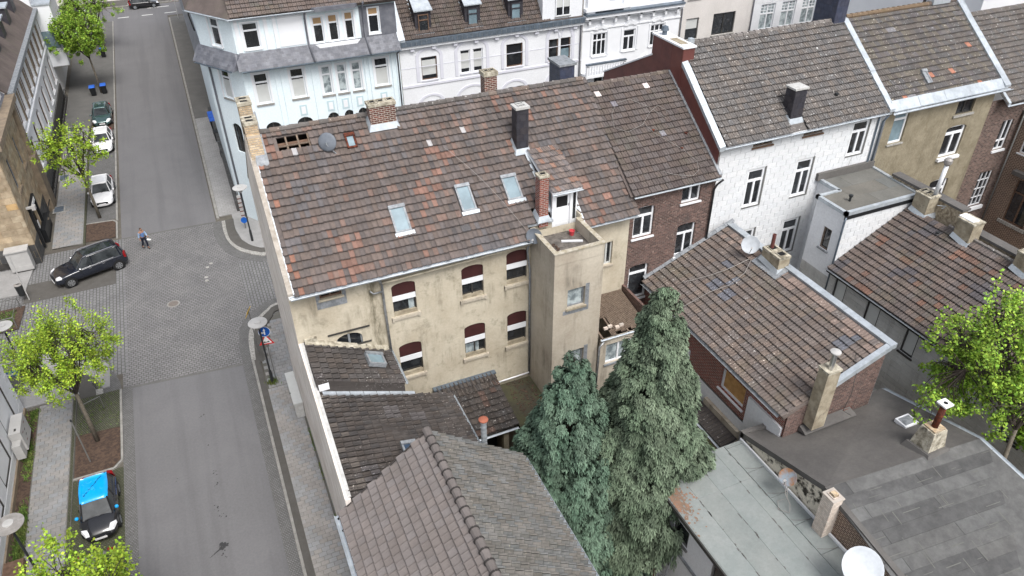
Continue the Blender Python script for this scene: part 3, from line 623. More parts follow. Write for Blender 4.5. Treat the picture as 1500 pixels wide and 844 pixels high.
sheet('pavement', [(2.0, 51.4), (60, 51.3), (60, 54.0), (3.2, 54.2), (1.3, 58), (0.46, 58), (0.46, 55), (.7, 53.3), (1.2, 52.2)], 0.085, 'slab', th=0.08)
# right pavement beside the annex: slabs laid one by one, dark strip at the kerb
sheet('pavement_strip', [(-0.5, -5), (-0.18, -5), (-0.18, 38.4), (-0.5, 38.4)], 0.11, 'asphalt_dark', th=0.1)
p1 = sheet('pavement', [(-0.18, -5), (1.42, -5), (1.42, 35.4), (-0.18, 35.4)], 0.095, 'slab_bed', th=0.09)
panels(p1, (-0.16, 20, 0.095), (1, 0, 0), (0, 1, 0), 1.5, 15.4, 0.36, 0.24, 0.012, 0.02, 'slab', tone_set(1.0, 0.08), limit=290, name='paving_slab', skip=None)
p2 = sheet('pavement', [(-12.3, -5), (-10.5, -5), (-10.5, 39.3), (-12.3, 39.3)], 0.095, 'slab_bed', th=0.09)
panels(p2, (-12.25, 24.5, 0.095), (1, 0, 0), (0, 1, 0), 1.72, 14.8, 0.42, 0.26, 0.012, 0.02, 'slab', tone_set(0.86, 0.08), limit=290, name='paving_slab')
sheet('pavement_strip', [(-10.5, -5), (-10.36, -5), (-10.36, 39), (-10.5, 39)], 0.105, 'mosaic_dark', th=0.1)
p3 = sheet('pavement', [(-12.6, 58.2), (-10.42, 57.6), (-10.42, 82.5), (-12.6, 82.5)], 0.095, 'slab_bed', th=0.09)
panels(p3, (-12.55, 57.8, 0.095), (1, 0, 0), (0, 1, 0), 2.1, 24, 0.5, 0.33, 0.014, 0.02, 'slab', tone_set(0.9, 0.07), limit=250, name='paving_slab')
sheet('pavement_strip', [(-10.42, 57.6), (-10.28, 57.6), (-10.28, 82), (-10.42, 82)], 0.105, 'mosaic_dark', th=0.1)
sheet('pavement', [(-0.5, 57.8), (1.5, 57.8), (1.5, 79.8), (-0.5, 79.8)], 0.1, 'concrete', th=0.09)
sheet('pavement', [(-0.5, 79.85), (1.6, 79.85), (1.6, 121), (-0.5, 121)], 0.1, 'asphalt_patch', th=0.09)
sheet('pavement', [(-14.5, 39.5), (-8.6, 39.5), (-8.6, 41.6), (-10.5, 44.0), (-16.5, 45.0), (-30, 45), (-30, 41)], 0.09, 'slab', th=0.08)
sheet('pavement', [(-30, 52.4), (-14.0, 52.2), (-13.6, 55.9), (-30, 55.9)], 0.09, 'slab', th=0.08)
# corner of small cobbles and slabs under the near tree
sheet('cobble_bed', [(-10.3, 35.9), (-8.08, 35.75), (-8.08, 39.0), (-10.3, 39.0)], 0.085, 'cobble')
corner((-12.2, 39.0), 4.2, 0, 78, 1)
sheet('weed_strip', [(-12.95, -5), (-12.3, -5), (-12.3, 39.2), (-12.95, 39.2)], 0.05, 'soil')
sheet('tree_pit', [(-10.3, 32.7), (-8.5, 32.7), (-8.1, 33.2), (-8.08, 35.8), (-10.3, 35.95)], 0.07, 'soil')
sheet('tree_pit', [(-10.25, 57.9), (-8.15, 57.8), (-8.15, 60.3), (-8.4, 60.75), (-10.25, 60.85)], 0.07, 'soil')
sheet('tree_pit', [(-10.2, 80.6), (-8.15, 80.6), (-8.15, 86), (-10.2, 86)], 0.07, 'soil')
sheet('flower_bed', [(-20, 47.6), (-14.0, 47.9), (-13.8, 50.6), (-20, 50.5)], 0.1, 'soil')
sheet('asphalt_patch_strip', [(-14, 50.9), (-8.2, 51.0), (-8.2, 53.2), (-14, 53.4)], 0.02, 'asphalt_dark')
# road markings
mb = MB()
for x0_, x1_, y_ in ((-7.4, -5.9, 123.7), (-4.2, -2.7, 123.7), (-1.1, 0.5, 123.7), (-3.3, -0.3, 127.6), (4.5, 7.5, 127.6)):
    mb.box((x0_, y_-0.12, 0.018), (x1_, y_+0.12, 0.024))
mb.build('road_marking', 'paint_white', kind='structure')
# iron covers, valve caps, oil stain
def cover(px, py, r, label, m='rust'):
    p = at_z(px, py, 0.02); t = thing('manhole_cover', label, 'manhole cover', (p.x, p.y, 0.012))
    MB().lathe((p.x, p.y, 0.012), [(r*1.25, 0), (r*1.25, 0.012), (r, 0.016), (r, 0.0)], 28).build('collar', 'kerb', t)
    mb = MB().lathe((p.x, p.y, 0.012), [(r*0.97, 0), (r*0.97, 0.012), (0, 0.013)], 28)
    for k in range(8):
        a = math.pi*k/4; mb.box((p.x+math.cos(a)*r*0.6-0.04, p.y+math.sin(a)*r*0.6-0.04, 0.02), (p.x+math.cos(a)*r*0.6+0.04, p.y+math.sin(a)*r*0.6+0.04, 0.032))
    mb.build('lid', m, t)
D('iron', (0.2, 0.17, 0.15), (0.13, 0.115, 0.105), sc=9, rough=0.8, bump=0.5)
cover(254, 445, 0.33, 'round cast iron manhole cover in the middle of the paved junction', 'iron')
for px, py, lb in ((309, 386, 'upper of two small pale valve caps right of the person in the junction'), (304, 391.5, 'larger small valve cap just beside its twin in the junction'), (302, 406, 'small pale valve cap on its own below the other caps in the junction'), (303, 411, 'lowest pale valve cap in the junction paving')):
    p = at_z(px, py, 0.02); MB().lathe((p.x, p.y, 0.01), [(0.13, 0), (0.13, 0.014), (0, 0.018)], 18).build('valve_cap', 'kerb_light', label=lb, cat='valve cap')
mb = MB(); p0 = at_z(327, 800, 0); rr = random.Random(5)
for k in range(26):
    a = rr.uniform(0, 6.28); r = rr.uniform(0.02, 0.22); x = p0.x+math.cos(a)*r; y = p0.y+math.sin(a)*r; s = rr.uniform(0.03, 0.1)
    mb.poly([(x+s*rr.uniform(.7, 1.2)*math.cos(2*math.pi*q/9), y+s*rr.uniform(.7, 1.2)*math.sin(2*math.pi*q/9), 0.0145+k*0.0001) for q in range(9)])
for k in range(14):
    t = k/13; x = p0.x-0.1-0.5*t+rr.uniform(-.02, .02); y = p0.y-0.1-0.32*t; s = 0.05*(1-t*0.6)
    mb.poly([(x+s*math.cos(2*math.pi*q/7), y+s*math.sin(2*math.pi*q/7), 0.0142+k*0.0001) for q in range(7)])
for px, py, n_ in ((313, 692, 5), (319, 707, 7), (317, 745, 6), (325, 756, 8), (306, 652, 3), (296, 610, 4), (262, 700, 3), (330, 812, 5)):   # faint drips
    c_ = at_z(px, py, 0)
    for k in range(n_):
        x = c_.x+rr.gauss(0, .09); y = c_.y+rr.gauss(0, .12); s = rr.uniform(.012, .045); mb.poly([(x+s*rr.uniform(.6, 1.3)*math.cos(2*math.pi*q/7), y+s*rr.uniform(.6, 1.5)*math.sin(2*math.pi*q/7), .0143+k*.0001) for q in range(7)])
D('oil', (0.04, 0.04, 0.041), rough=0.6)
mb.build('oil_stain', 'oil', kind='structure')
# light well grates on the far left pavement
for (x, y, lb) in ((-12.35, 64.4, 'square metal light well grate on the left pavement, nearest the junction'), (-12.2, 70.6, 'light well grate half hidden under the second street tree'), (-12.2, 82.2, 'farthest square light well grate on the left pavement')):
    t = thing('light_well_grate', lb, 'grate', (x, y, 0.115)); MB().box((x-0.45, y-0.6, 0.115), (x+0.45, y+0.6, 0.135)).build('frame', 'kerb_light', t)
    MB().box((x-0.34, y-0.48, 0.13), (x+0.34, y+0.48, 0.142)).build('grating', 'zinc_dark', t)
# ================================================================ MAIN CREAM HOUSE (corner, old tiled roof)
def roofslab(name, pts, m, parent, th=0.12): return MB().slab(pts, th).build(name, m, parent)
X0, X1, YB, YR, YF, ZE, ZR = 1.45, 16.8, 25.1, 30.24, 35.4, 13.3, 17.6
house = thing('cream_house', 'large cream rendered corner house with red brown patched tile roof and projecting stair tower', 'house', (9, 30, 0))
kM = (ZR-13.25)/(YR-24.75)
back = Face((X0, YB), (X1, YB))
sh = [(5.5, 6.52, 10.75, 12.42, .16), (8.57, 9.57, 10.72, 12.42, .16), (10.66, 11.66, 10.9, 12.62, .16), (5.52, 6.54, 7.35, 9.2, .16), (8.56, 9.57, 7.4, 9.26, .16), (10.66, 11.63, 7.4, 9.3, .16)]
ops = [(a-X0, b-X0, c, d, r) for a, b, c, d, r in sh]
sm = (2.62-X0, 3.5-X0, 12.55, 12.98); lowarch = (2.95-X0, 4.05-X0, 9.7, 10.55, .3); rw = (15.42-X0, 16.0-X0, 10.62, 11.85)
wb = wall(back, 0, ZE+0.05, ops+[sm, lowarch, rw], depth=0.22)
front = Face((X1, YF), (X0, YF)); wall(front, 0, ZE+0.05, []).build('front_wall', 'stucco_cream', house)
wb.build('wall', 'stucco_cream', house)
gab = Face((X0, YF), (X0, YB)); gm = wall(gab, 0, ZE, [], None, top=[(0, ZE), (gab.L, ZE), (gab.L/2, ZR+0.06)])
gm.add([(X0, YF, ZE), (X0+0.26, YF, ZE), (X0+0.26, YF, 0), (X0, YF, 0)], [(0, 1, 2, 3)])
gm.build('gable_wall', 'stucco_gable', house)
ge = Face((X1, YB), (X1, YF)); wall(ge, 0, ZE, [], None, top=[(0, ZE), (ge.L, ZE), (ge.L/2, ZR-0.1)]).build('gable_wall', 'stucco_cream', house)
mb = MB()   # verge coping
for ya, yb_, za, zb in ((24.78, YR, 13.34, ZR+0.12), (YF+0.3, YR, 13.34, ZR+0.12)):
    mb.hexa([(1.44, ya, za-.1), (1.64, ya, za-.1), (1.64, yb_, zb-.1), (1.44, yb_, zb-.1)], [(1.44, ya, za), (1.64, ya, za), (1.64, yb_, zb), (1.44, yb_, zb)])
mb.build('verge_coping', 'verge_mortar', house)
mb = MB(); mb.hexa([(1.64, 24.7, 13.2), (1.68, 24.7, 13.2), (1.68, YR, ZR), (1.64, YR, ZR)], [(1.64, 24.7, 13.35), (1.68, 24.7, 13.35), (1.68, YR, ZR+.1), (1.64, YR, ZR+.1)]); mb.build('verge_trim', 'zinc', house)
for k_, o in enumerate(ops):
    w = window(back, (o[0], o[1], o[2], o[3]), house, 'two' if k_ in (1, 4) else 'plain', 'dark_frame', sill=None, d=-0.14, fw_=0.05)
    if k_ in (0, 4): g = MB(); back.box(g, o[1]-.32 if k_ == 0 else o[0]+.08, o[1]-.08 if k_ == 0 else o[1]-.3, o[2]+.12, o[2]+.7, -.166, -.16); g.build('net_curtain', 'curtain', w)
    h = o[3]-o[2]
    g = MB(); back.box(g, o[0]+.01, o[1]-.01, o[2]+h*.62, o[3], -0.13, -0.05); g.build('shutter_box', 'maroon_blind', w)
    g = MB(); back.box(g, o[0]+.005, o[1]-.005, o[2]+h*.46, o[2]+h*.61, -0.12, -0.035); g.build('cross_bar', 'white_clean', w)
    g = MB(); back.box(g, o[0], o[1], o[2], o[2]+h*.1, -0.2, -0.05); g.build('inner_sill', 'cement', w)
    g = MB(); back.box(g, o[0]-.12, o[1]+.12, o[2]-.13, o[2]-.004, -.02, .09); back.box(g, o[0]-.12, o[0]-.02, o[2]-.18, o[2]+.02, 0, .1); back.box(g, o[1]+.02, o[1]+.12, o[2]-.18, o[2]+.02, 0, .1)
    g.build('sill', 'stucco_tower', w)
w = window(back, sm, house, 'two', 'brown_wood', sill='stucco_cream', d=-0.1)
g = MB(); back.box(g, sm[0]-.16, sm[0]-.01, 12.1, 12.98, .002, .03); back.box(g, sm[1]+.01, sm[1]+.16, 12.1, 12.98, .002, .03); back.box(g, sm[0]-.01, sm[1]+.01, 12.1, 12.4, .002, .028); g.build('surround', 'lead', w)
w = window(back, (lowarch[0], lowarch[1], lowarch[2], lowarch[3]), house, 'two', 'lead', sill=None, d=-0.1)
g = MB(); back.box(g, lowarch[0]-.3, lowarch[1]+.35, 10.68, 10.74, .01, .06); back.box(g, lowarch[0]-.3, lowarch[1]+.35, 9.88, 9.94, .01, .06); back.box(g, 2.3-X0, 2.34-X0, 10.2, 10.5, 0, .03); g.build('iron_bars', 'dark_frame', w)
window(back, rw, house, 'two', 'blind_grey', sill='stucco_tower', d=-0.12)
# roof: under-boards with the hole left open, battens, tiles
def MR(x, y): return (x, y, 13.25+(y-24.75)*kM)
hx0, hx1, hy0, hy1 = 2.62, 3.95, 29.4, 30.02
roof = MB()
for q in (((1.66, 24.72), (X1+.05, 24.72), (X1+.05, hy0), (1.66, hy0)), ((1.66, hy0), (hx0, hy0), (hx0, hy1), (1.66, hy1)), ((hx1, hy0), (X1+.05, hy0), (X1+.05, hy1), (hx1, hy1)), ((1.66, hy1), (X1+.05, hy1), (X1+.05, YR), (1.66, YR))):
    q = [p for p in q]
    if q[0][1] == 24.72:   # leave the terrace cut free: x 11.75..14.15 below y 26.1
        for r_ in (((1.66, 24.72), (11.72, 24.72), (11.72, hy0), (1.66, hy0)), ((11.72, 26.2), (14.2, 26.2), (14.2, hy0), (11.72, hy0)), ((14.2, 24.72), (X1+.05, 24.72), (X1+.05, hy0), (14.2, hy0))):
            roof.slab([MR(*p) for p in r_], 0.08)
    else: roof.slab([MR(*p) for p in q], 0.08)
roof.slab([(1.66, YR, ZR-.01), (X1+.05, YR, ZR-.01), (X1+.05, 35.75, 13.25), (1.66, 35.75, 13.25)], 0.1)
roof = roof.build('roof', 'tile_old', house)
Vm = Vector((0, 1, kM)).normalized(); hM = 0.343; wM = 0.205
def mskip(x, y, p):
    X_, Y_ = p.x, p.y
    if hx0-.05 < X_ < hx1 and hy0 < Y_ < hy1: return True
    for a, b, c, d in ((6.12, 6.86, 25.93, 26.84), (9.1, 9.8, 26.15, 27.1), (11.22, 11.98, 26.2, 27.1), (5.28, 5.74, 29.15, 29.62), (6.45, 7.66, 29.6, 30.3), (12.36, 12.98, 27.75, 28.35), (12.15, 12.8, 25.0, 25.75)):
        if a-.02 < X_ < b+.02 and c-.05 < Y_ < d+.02: return True
    if 11.68 < X_ < 14.22 and Y_ < 25.25: return True
    if 12.75 < X_ < 14.2 and Y_ < 26.5: return True
    if 1.85 > X_ > 1.5 and 26.55 < Y_ < 27.3: return rnd.random() < 0.75
    return False
def mspec(i, j, p):
    X_, Y_ = p.x, p.y
    for a, b in ((3.1, 29.26), (8.75, 28.7), (10.45, 29.1)):
        if abs(X_+.1-a) < .105 and abs(Y_+.1-b) < .14: return (3.0, 3.5, 3.8)
    # long orange runs and grey repairs as in the roof's patchwork
    n = math.sin(X_*1.7+1.3*math.sin(Y_*.8))+math.sin(X_*.53-Y_*1.1+2)+.6*math.sin(Y_*3.1+X_*2.3)
    r = rnd.random()
    if n > 1.3 and r < .36: k = rnd.uniform(.8, 1.25); return (round(1.5*k, 2), round(1.08*k, 2), round(.93*k, 2))
    if n < -1.35 and r < .5: return (.95, 1.05, 1.15)
    if X_ < 1.9 and r < .14: return (2.0, 1.25, .98)
    return None
tiles(roof, Vector(MR(1.66, 24.66))+Vector((0, 0, .03)), (1, 0, 0), Vm, int((X1-1.6)/wM)+1, 21, wM, hM, 'pan', 'tile_old', tone_set(1.0, .16, ((.08, (1.3, 1.08, .98)), (.06, (.78, .83, .88)), (.015, (1.6, 1.15, .98)))), skip=mskip, special=mspec, lip=.045, jit=.009)
mb = MB(); k = 1.66
while k < X1:
    if True:
        z_ = ZR+.1; mb.tube([(k, YR, z_+rnd.uniform(-.01, .01)), (min(k+.42, X1+.05), YR, z_-.012)], [.13, .115], 8, tone=rnd.choice([(1, 1, 1), (.9, .9, .92), (1.2, 1.05, .95), (.8, .8, .8)]))
    k += .4
mb.build('ridge_tiles', 'tile_grey', roof, kind='stuff')
mb = MB()   # rafters and battens showing in the hole
for x in (2.95, 3.42, 3.85): mb.hexa([Vector(MR(x, hy0-.1))-Vector((0, 0, .12)), Vector(MR(x+.07, hy0-.1))-Vector((0, 0, .12)), Vector(MR(x+.07, hy1+.1))-Vector((0, 0, .12)), Vector(MR(x, hy1+.1))-Vector((0, 0, .12))], [Vector(MR(x, hy0-.1)), Vector(MR(x+.07, hy0-.1)), Vector(MR(x+.07, hy1+.1)), Vector(MR(x, hy1+.1))])
for y in (29.68,): mb.box((hx0, y-.02, MR(0, y)[2]-.01), (hx1, y+.02, MR(0, y)[2]+.03))
mb.build('battens', 'old_wood', roof)
mb = MB(); mb.tube([(2.3, 29.9, 17.12), (4.2, 29.9, 17.12)], .1, 8); mb.build('purlin', 'brown_wood', roof)
def skylight(x0, x1, y0, y1, parent=roof, f=MR, glass='glass_sky', frame='lead', apron=True, up=(0, 1)):
    a, b, c, d = [Vector(f(*q)) for q in ((x0, y0), (x1, y0), (x1, y1), (x0, y1))]; n = (b-a).cross(d-a).normalized()
    U_ = (b-a).normalized(); V_ = (d-a).normalized(); L1, L2 = (b-a).length, (d-a).length; mb = MB()
    def bx(u0_, u1_, v0_, v1_, h0, h1, mb_):
        q = [a+U_*u+V_*v for u, v in ((u0_, v0_), (u1_, v0_), (u1_, v1_), (u0_, v1_))]; mb_.hexa([p+n*(h0-.05) for p in q], [p+n*(h1+.05) for p in q])
    t = .075
    bx(0, t, 0, L2, 0, .1, mb); bx(L1-t, L1, 0, L2, 0, .1, mb); bx(t, L1-t, 0, t, 0, .095, mb); bx(-.01, L1+.01, L2-.02, L2+.13, 0, .14, mb)
    s = mb.build('skylight', frame, parent)
    g = MB(); bx(t, L1-t, t, L2-.02, .03, .07, g); g.build('pane', glass, s)
    if apron: g = MB(); bx(-.04, L1+.1, -.16, 0, .03, .065, g); g.build('apron', 'zinc', s)
    return s
skylight(6.15, 6.83, 25.95, 26.8); skylight(9.13, 9.78, 26.17, 27.05); skylight(11.25, 11.95, 26.22, 27.05)
s = skylight(5.3, 5.72, 29.17, 29.6, frame='rust', apron=False); g = MB(); a = Vector(MR(5.49, 29.2)); g.hexa([a, a+Vector((.03, 0, 0)), Vector(MR(5.52, 29.58)), Vector(MR(5.49, 29.58))], [p+Vector((0, -.06, .09)) for p in (a, a+Vector((.03, 0, 0)), Vector(MR(5.52, 29.58)), Vector(MR(5.49, 29.58)))]); g.build('glazing_bar', 'lead', s)
# gutter with brackets, fascia, downpipes
gutter(house, (1.5, 24.62, 13.22), (11.75, 24.62, 13.22), .11); gutter(house, (14.2, 24.66, 13.2), (16.95, 24.66, 13.2), .08)
MB().box((1.45, 24.74, 13.1), (11.75, 24.77, 13.24)).build('fascia', 'white_clean', house)
pipe(house, [(4.9, 24.7, 13.1), (5.05, 24.9, 12.85), (5.12, 25.0, 12.6), (5.12, 25.0, 11.4), (5.16, 25.0, 9.0)], .055)
pipe(house, [(11.7, 24.75, 13.0), (5.5, 24.85, 12.78), (5.12, 24.95, 12.72)], .05, 'stucco_cream'); pipe(house, [(4.6, 24.98, 12.45), (4.72, 24.95, 12.3), (5.1, 24.97, 12.3)], .04, 'zinc_pipe')
pipe(house, [(11.62, 24.75, 13.1), (11.6, 24.98, 12.6), (11.74, 25.0, 11.5), (11.74, 25.0, 5.4)], .045, 'lead'); pipe(house, [(11.7, 24.93, 5.55), (9.9, 24.93, 5.5)], .04, 'white_clean')
# chimneys
def chimney(parent, c, sx, sy, z0, z1, m, cap='cement', caph=.12, over=.05, flues=0, flash='zinc', name='chimney', zf=None, panel=None):
    x, y = c; b = MB().box((x-sx/2, y-sy/2, z0), (x+sx/2, y+sy/2, z1-caph)); o = b.build(name, m, parent)
    g = MB(); 
    if flues:
        n = abs(flues); ax = flues > 0; L_ = (sx if ax else sy)
        g.box((x-sx/2-over, y-sy/2-over, z1-caph), (x+sx/2+over, y+sy/2+over, z1)); q = MB()
        for k in range(n):
            t = -L_/2+L_*(k+.5)/n; cx_, cy_ = (x+t, y) if ax else (x, y+t); w = min(sx, sy)*.28; v = L_/n*.28
            wx, wy = (v, w) if ax else (w, v)
            q.box((cx_-wx, cy_-wy, z1), (cx_+wx, cy_+wy, z1+.006))
            g.box((cx_-wx-.03, cy_-wy-.03, z1), (cx_-wx, cy_+wy+.03, z1+.05)); g.box((cx_+wx, cy_-wy-.03, z1), (cx_+wx+.03, cy_+wy+.03, z1+.05)); g.box((cx_-wx, cy_-wy-.03, z1), (cx_+wx, cy_-wy, z1+.05)); g.box((cx_-wx, cy_+wy, z1), (cx_+wx, cy_+wy+.03, z1+.05))
        q.build('flue_opening', 'black', o)
    else: g.box((x-sx/2-over, y-sy/2-over, z1-caph), (x+sx/2+over, y+sy/2+over, z1))
    g.build('cap', cap, o)
    if flash and zf:
        f = MB(); k = .12; zl, zh = zf
        f.hexa([(x-sx/2-k, y-sy/2-k, zl-.05), (x+sx/2+k, y-sy/2-k, zl-.05), (x+sx/2+k, y+sy/2+.05, zh-.05), (x-sx/2-k, y+sy/2+.05, zh-.05)], [(x-sx/2-.015, y-sy/2-.015, zl+.2), (x+sx/2+.015, y-sy/2-.015, zl+.2), (x+sx/2+.015, y+sy/2+.015, zh+.15), (x-sx/2-.015, y+sy/2+.015, zh+.15)]); f.build('flashing', flash, o)
    if panel:
        F1 = [((x-sx/2, y-sy/2-.001, z0+.3), (1, 0, 0), sx), ((x-sx/2-.001, y+sy/2, z0+.3), (0, -1, 0), sy), ((x+sx/2+.001, y-sy/2, z0+.3), (0, 1, 0), sy)]
        for p_, u_, L_ in F1: panels(o, p_, u_, (0, 0, 1), L_, z1-caph-z0-.3, .3, .3, .006, .012, panel, tone_set(1, .12), limit=30, name='slate')
    return o
chimney(house, (7.07, 29.95), 1.12, .5, 17.0, 18.3, 'brick_chimney', 'cement_old', .13, .04, 3, zf=(17.2, 17.6))
chimney(house, (12.3, 30.7), .6, .5, 16.6, 18.6, 'brick_chimney', 'cement_old', .18, .05, 2, flash=None)
chimney(house, (12.68, 28.1), .55, .5, 15.4, 17.85, 'slate_black', 'lattice', .1, .06, -2, zf=(15.75, 16.15), panel='slate_black')
chimney(house, (16.2, 31.1), .75, 1.1, 16.3, 18.4, 'slate_navy', 'lead', .1, .08, 0, flash=None, panel='slate_navy')
chimney(house, (12.47, 25.4), .42, .42, 13.4, 15.85, 'brick_red', 'cement_old', .1, .03, 1, zf=(13.75, 14.0))
gc = MB().hexa([(1.5, 29.2, 16.7), (2.02, 29.2, 16.7), (2.02, 31.2, 16.5), (1.5, 31.2, 16.5)], [(1.5, 29.6, 17.75), (2.02, 29.6, 17.75), (2.02, 31.2, 18.0), (1.5, 31.2, 18.0)]).build('chimney', 'brick_buff', house)
for y, z in ((30.3, 18.3), (31.3, 18.75)):
    g = MB().box((1.5, y-.38, 16.5), (2.02, y+.38, z-.12)); b_ = g.build('chimney', 'brick_buff', house); MB().box((1.47, y-.41, z-.12), (2.05, y+.41, z)).build('cap', 'cement_old', b_)
    q = MB(); [q.box((1.62, y+d_-.08, z), (1.9, y+d_+.08, z+.006)) for d_ in (-.17, .17)]; q.build('flue_opening', 'black', b_)
MB().hexa([(1.62, 29.0, 16.66), (2.1, 29.0, 16.66), (2.12, 31, 18.1), (2.04, 31, 18.1)], [(1.62, 29.2, 17.0), (2.1, 29.2, 17.0), (2.12, 31, 18.3), (2.04, 31, 18.3)]).build('flashing', 'lead', gc)
# stair tower with roof terrace
TX0, TX1, TY = 11.8, 14.12, 22.75; ZT = 13.55; ZF = 13.0
tf = Face((TX0, TY), (TX1, TY)); tl = Face((TX0, YB), (TX0, TY)); tr = Face((TX1, TY), (TX1, YB))
two = [(12.46-TX0, 13.3-TX0, 10.66, 11.62), (12.72-TX0, 13.4-TX0, 7.28, 8.2)]
mb = wall(tf, 0, ZF, two, None, .25); wall(tl, 0, ZF, [], mb); wall(tr, 0, ZF, [], mb); tower = mb.build('stair_tower', 'stucco_tower', house)
mb = MB(); mb.box((TX0, TY, ZF-.01), (TX0+.14, YB-.02, ZT)); mb.box((TX1-.14, TY, ZF-.01), (TX1, YB-.02, ZT)); mb.box((TX0+.14, TY, ZF-.01), (TX1-.14, TY+.14, ZT)); mb.build('parapet', 'stucco_tower', tower)
mb = MB(); mb.box((TX0-.04, TY-.04, ZT), (TX0+.17, YB-.05, ZT+.05)); mb.box((TX1-.17, TY-.04, ZT), (TX1+.04, YB-.05, ZT+.05)); mb.box((TX0+.17, TY-.04, ZT), (TX1-.17, TY+.17, ZT+.05)); mb.build('coping', 'parapet', tower)
MB().box((TX0+.14, TY+.14, ZF-.1), (TX1-.14, 26.2, ZF)).build('terrace_floor', 'terrace_dirt', tower)
for k, o in enumerate(two):
    w = window(tf, o, tower, 'plain', 'lead', 'curtain', sill='cement', d=-.14, sillh=.1)
    g = MB(); tf.box(g, o[0]-.2, o[1]+.2, o[2]-.32, o[2]-.12, .001, .012); tf.box(g, o[1]+.01, o[1]+.2, o[2]-.12, o[3]+.12, .001, .012); g.build('patch', 'lead', w)
# dormer with door onto the terrace
dx0, dx1, dyf = 12.95, 14.15, 25.35
dorm = MB(); dorm.box((12.0, 25.33, ZF), (12.93, 25.4, 13.55)); dorm.box((14.13, 24.95, ZF), (14.2, 26.2, 13.75)); dorm = dorm.build('dormer', 'stucco_cream', house)
Fd = Face((dx0, dyf), (dx1, dyf)); dop = (.12, .86, ZF+.1, 14.75)
wall(Fd, ZF, 14.92, [dop], None, .1).build('dormer_front', 'white_clean', dorm)
Fl = Face((dx0, 27.4), (dx0, dyf)); mb = MB(); mb.poly([(dx0, dyf, 13.6), (dx0, dyf, 14.92), (dx0, 27.3, 15.2)]); mb.poly([(dx1, dyf, 13.6), (dx1, 27.3, 15.2), (dx1, dyf, 14.92)]); mb.build('dormer_cheek', 'white_clean', dorm)
g = MB(); g.add([(dx0-.012, dyf+.12, 14.1), (dx0-.012, dyf+.75, 14.5), (dx0-.012, dyf+.75, 14.85), (dx0-.012, dyf+.12, 14.85)], [(0, 1, 2, 3)]); g.build('side_pane', 'glass_sky', dorm)
g = MB(); Fd.box(g, dop[0]+.01, dop[1]-.01, dop[2]+.02, dop[2]+.98, -.09, -.04); Fd.box(g, dop[0]+.01, dop[0]+.1, dop[2]+.98, dop[3]-.01, -.09, -.04); Fd.box(g, dop[1]-.1, dop[1]-.01, dop[2]+.98, dop[3]-.01, -.09, -.04); Fd.box(g, dop[0]+.1, dop[1]-.1, dop[3]-.14, dop[3]-.01, -.09, -.04); door = g.build('door', 'white_clean', dorm)
for k in range(5): g = MB(); Fd.box(g, dop[0]+.1, dop[1]-.1, dop[2]+.1+k*.16, dop[2]+.23+k*.16, -.04, -.025); g.build('door_board', 'white_clean', dorm)
g = MB(); Fd.box(g, dop[0]+.1, dop[1]-.1, dop[2]+.98, dop[3]-.14, -.08, -.07); g.build('door_pane', 'black', dorm); g = MB(); Fd.box(g, dop[1]-.07, dop[1]-.04, dop[2]+1.0, dop[2]+1.12, -.04, .0); g.build('door_handle', 'chrome', dorm)
g = MB(); Fd.box(g, dx1-dx0-.2, dx1-dx0-.06, 13.4, 14.8, -.02, .004); g.build('narrow_pane', 'glass_dark', dorm)
kd = .3; dr = MB().slab([(dx0-.1, dyf-.2, 14.93), (dx1+.12, dyf-.2, 14.93), (dx1+.12, 27.9, 15.83), (dx0-.1, 27.9, 15.83)], .07).build('dormer_roof', 'white_clean', dorm)
def dtiles():
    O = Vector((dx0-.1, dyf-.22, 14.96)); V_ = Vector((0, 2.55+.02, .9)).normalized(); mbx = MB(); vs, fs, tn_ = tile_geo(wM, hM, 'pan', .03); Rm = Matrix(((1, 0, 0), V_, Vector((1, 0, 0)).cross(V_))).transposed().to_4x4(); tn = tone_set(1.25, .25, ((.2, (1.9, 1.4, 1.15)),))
    for j in range(8):
        for i in range(7):
            mw = Matrix.Translation(O+Vector((i*wM, 0, 0))+V_*j*hM+Vector((0, 0, rnd.uniform(0, .01)))) @ Rm
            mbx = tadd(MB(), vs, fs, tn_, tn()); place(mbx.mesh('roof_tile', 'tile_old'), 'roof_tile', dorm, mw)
dtiles()
gutter(house, (dx0-.12, dyf-.27, 14.9), (dx1+.14, dyf-.27, 14.9), .05)
MB().hexa([(12.86, 25.5, 13.9), (12.95, 25.5, 13.9), (12.9, 28.0, 15.86), (12.75, 28.0, 15.86)], [(12.84, 25.5, 14.0), (12.95, 25.5, 14.0), (12.9, 28.0, 15.95), (12.73, 28.0, 15.95)]).build('flashing', 'zinc', roof)
MB().hexa([(14.18, 24.72, 13.24), (14.32, 24.72, 13.24), (14.32, 26.4, 14.58), (14.18, 26.4, 14.58)], [(14.18, 24.72, 13.34), (14.32, 24.72, 13.34), (14.32, 26.4, 14.68), (14.18, 26.4, 14.68)]).build('flashing', 'zinc', roof)
MB().box((11.7, 25.2, 13.55), (12.95, 25.42, 13.66)).build('coping', 'zinc', dorm)
pipe(house, [(14.25, 24.62, 13.12), (14.2, 24.7, 12.95), (13.9, 24.75, 13.0)], .045, 'lead')
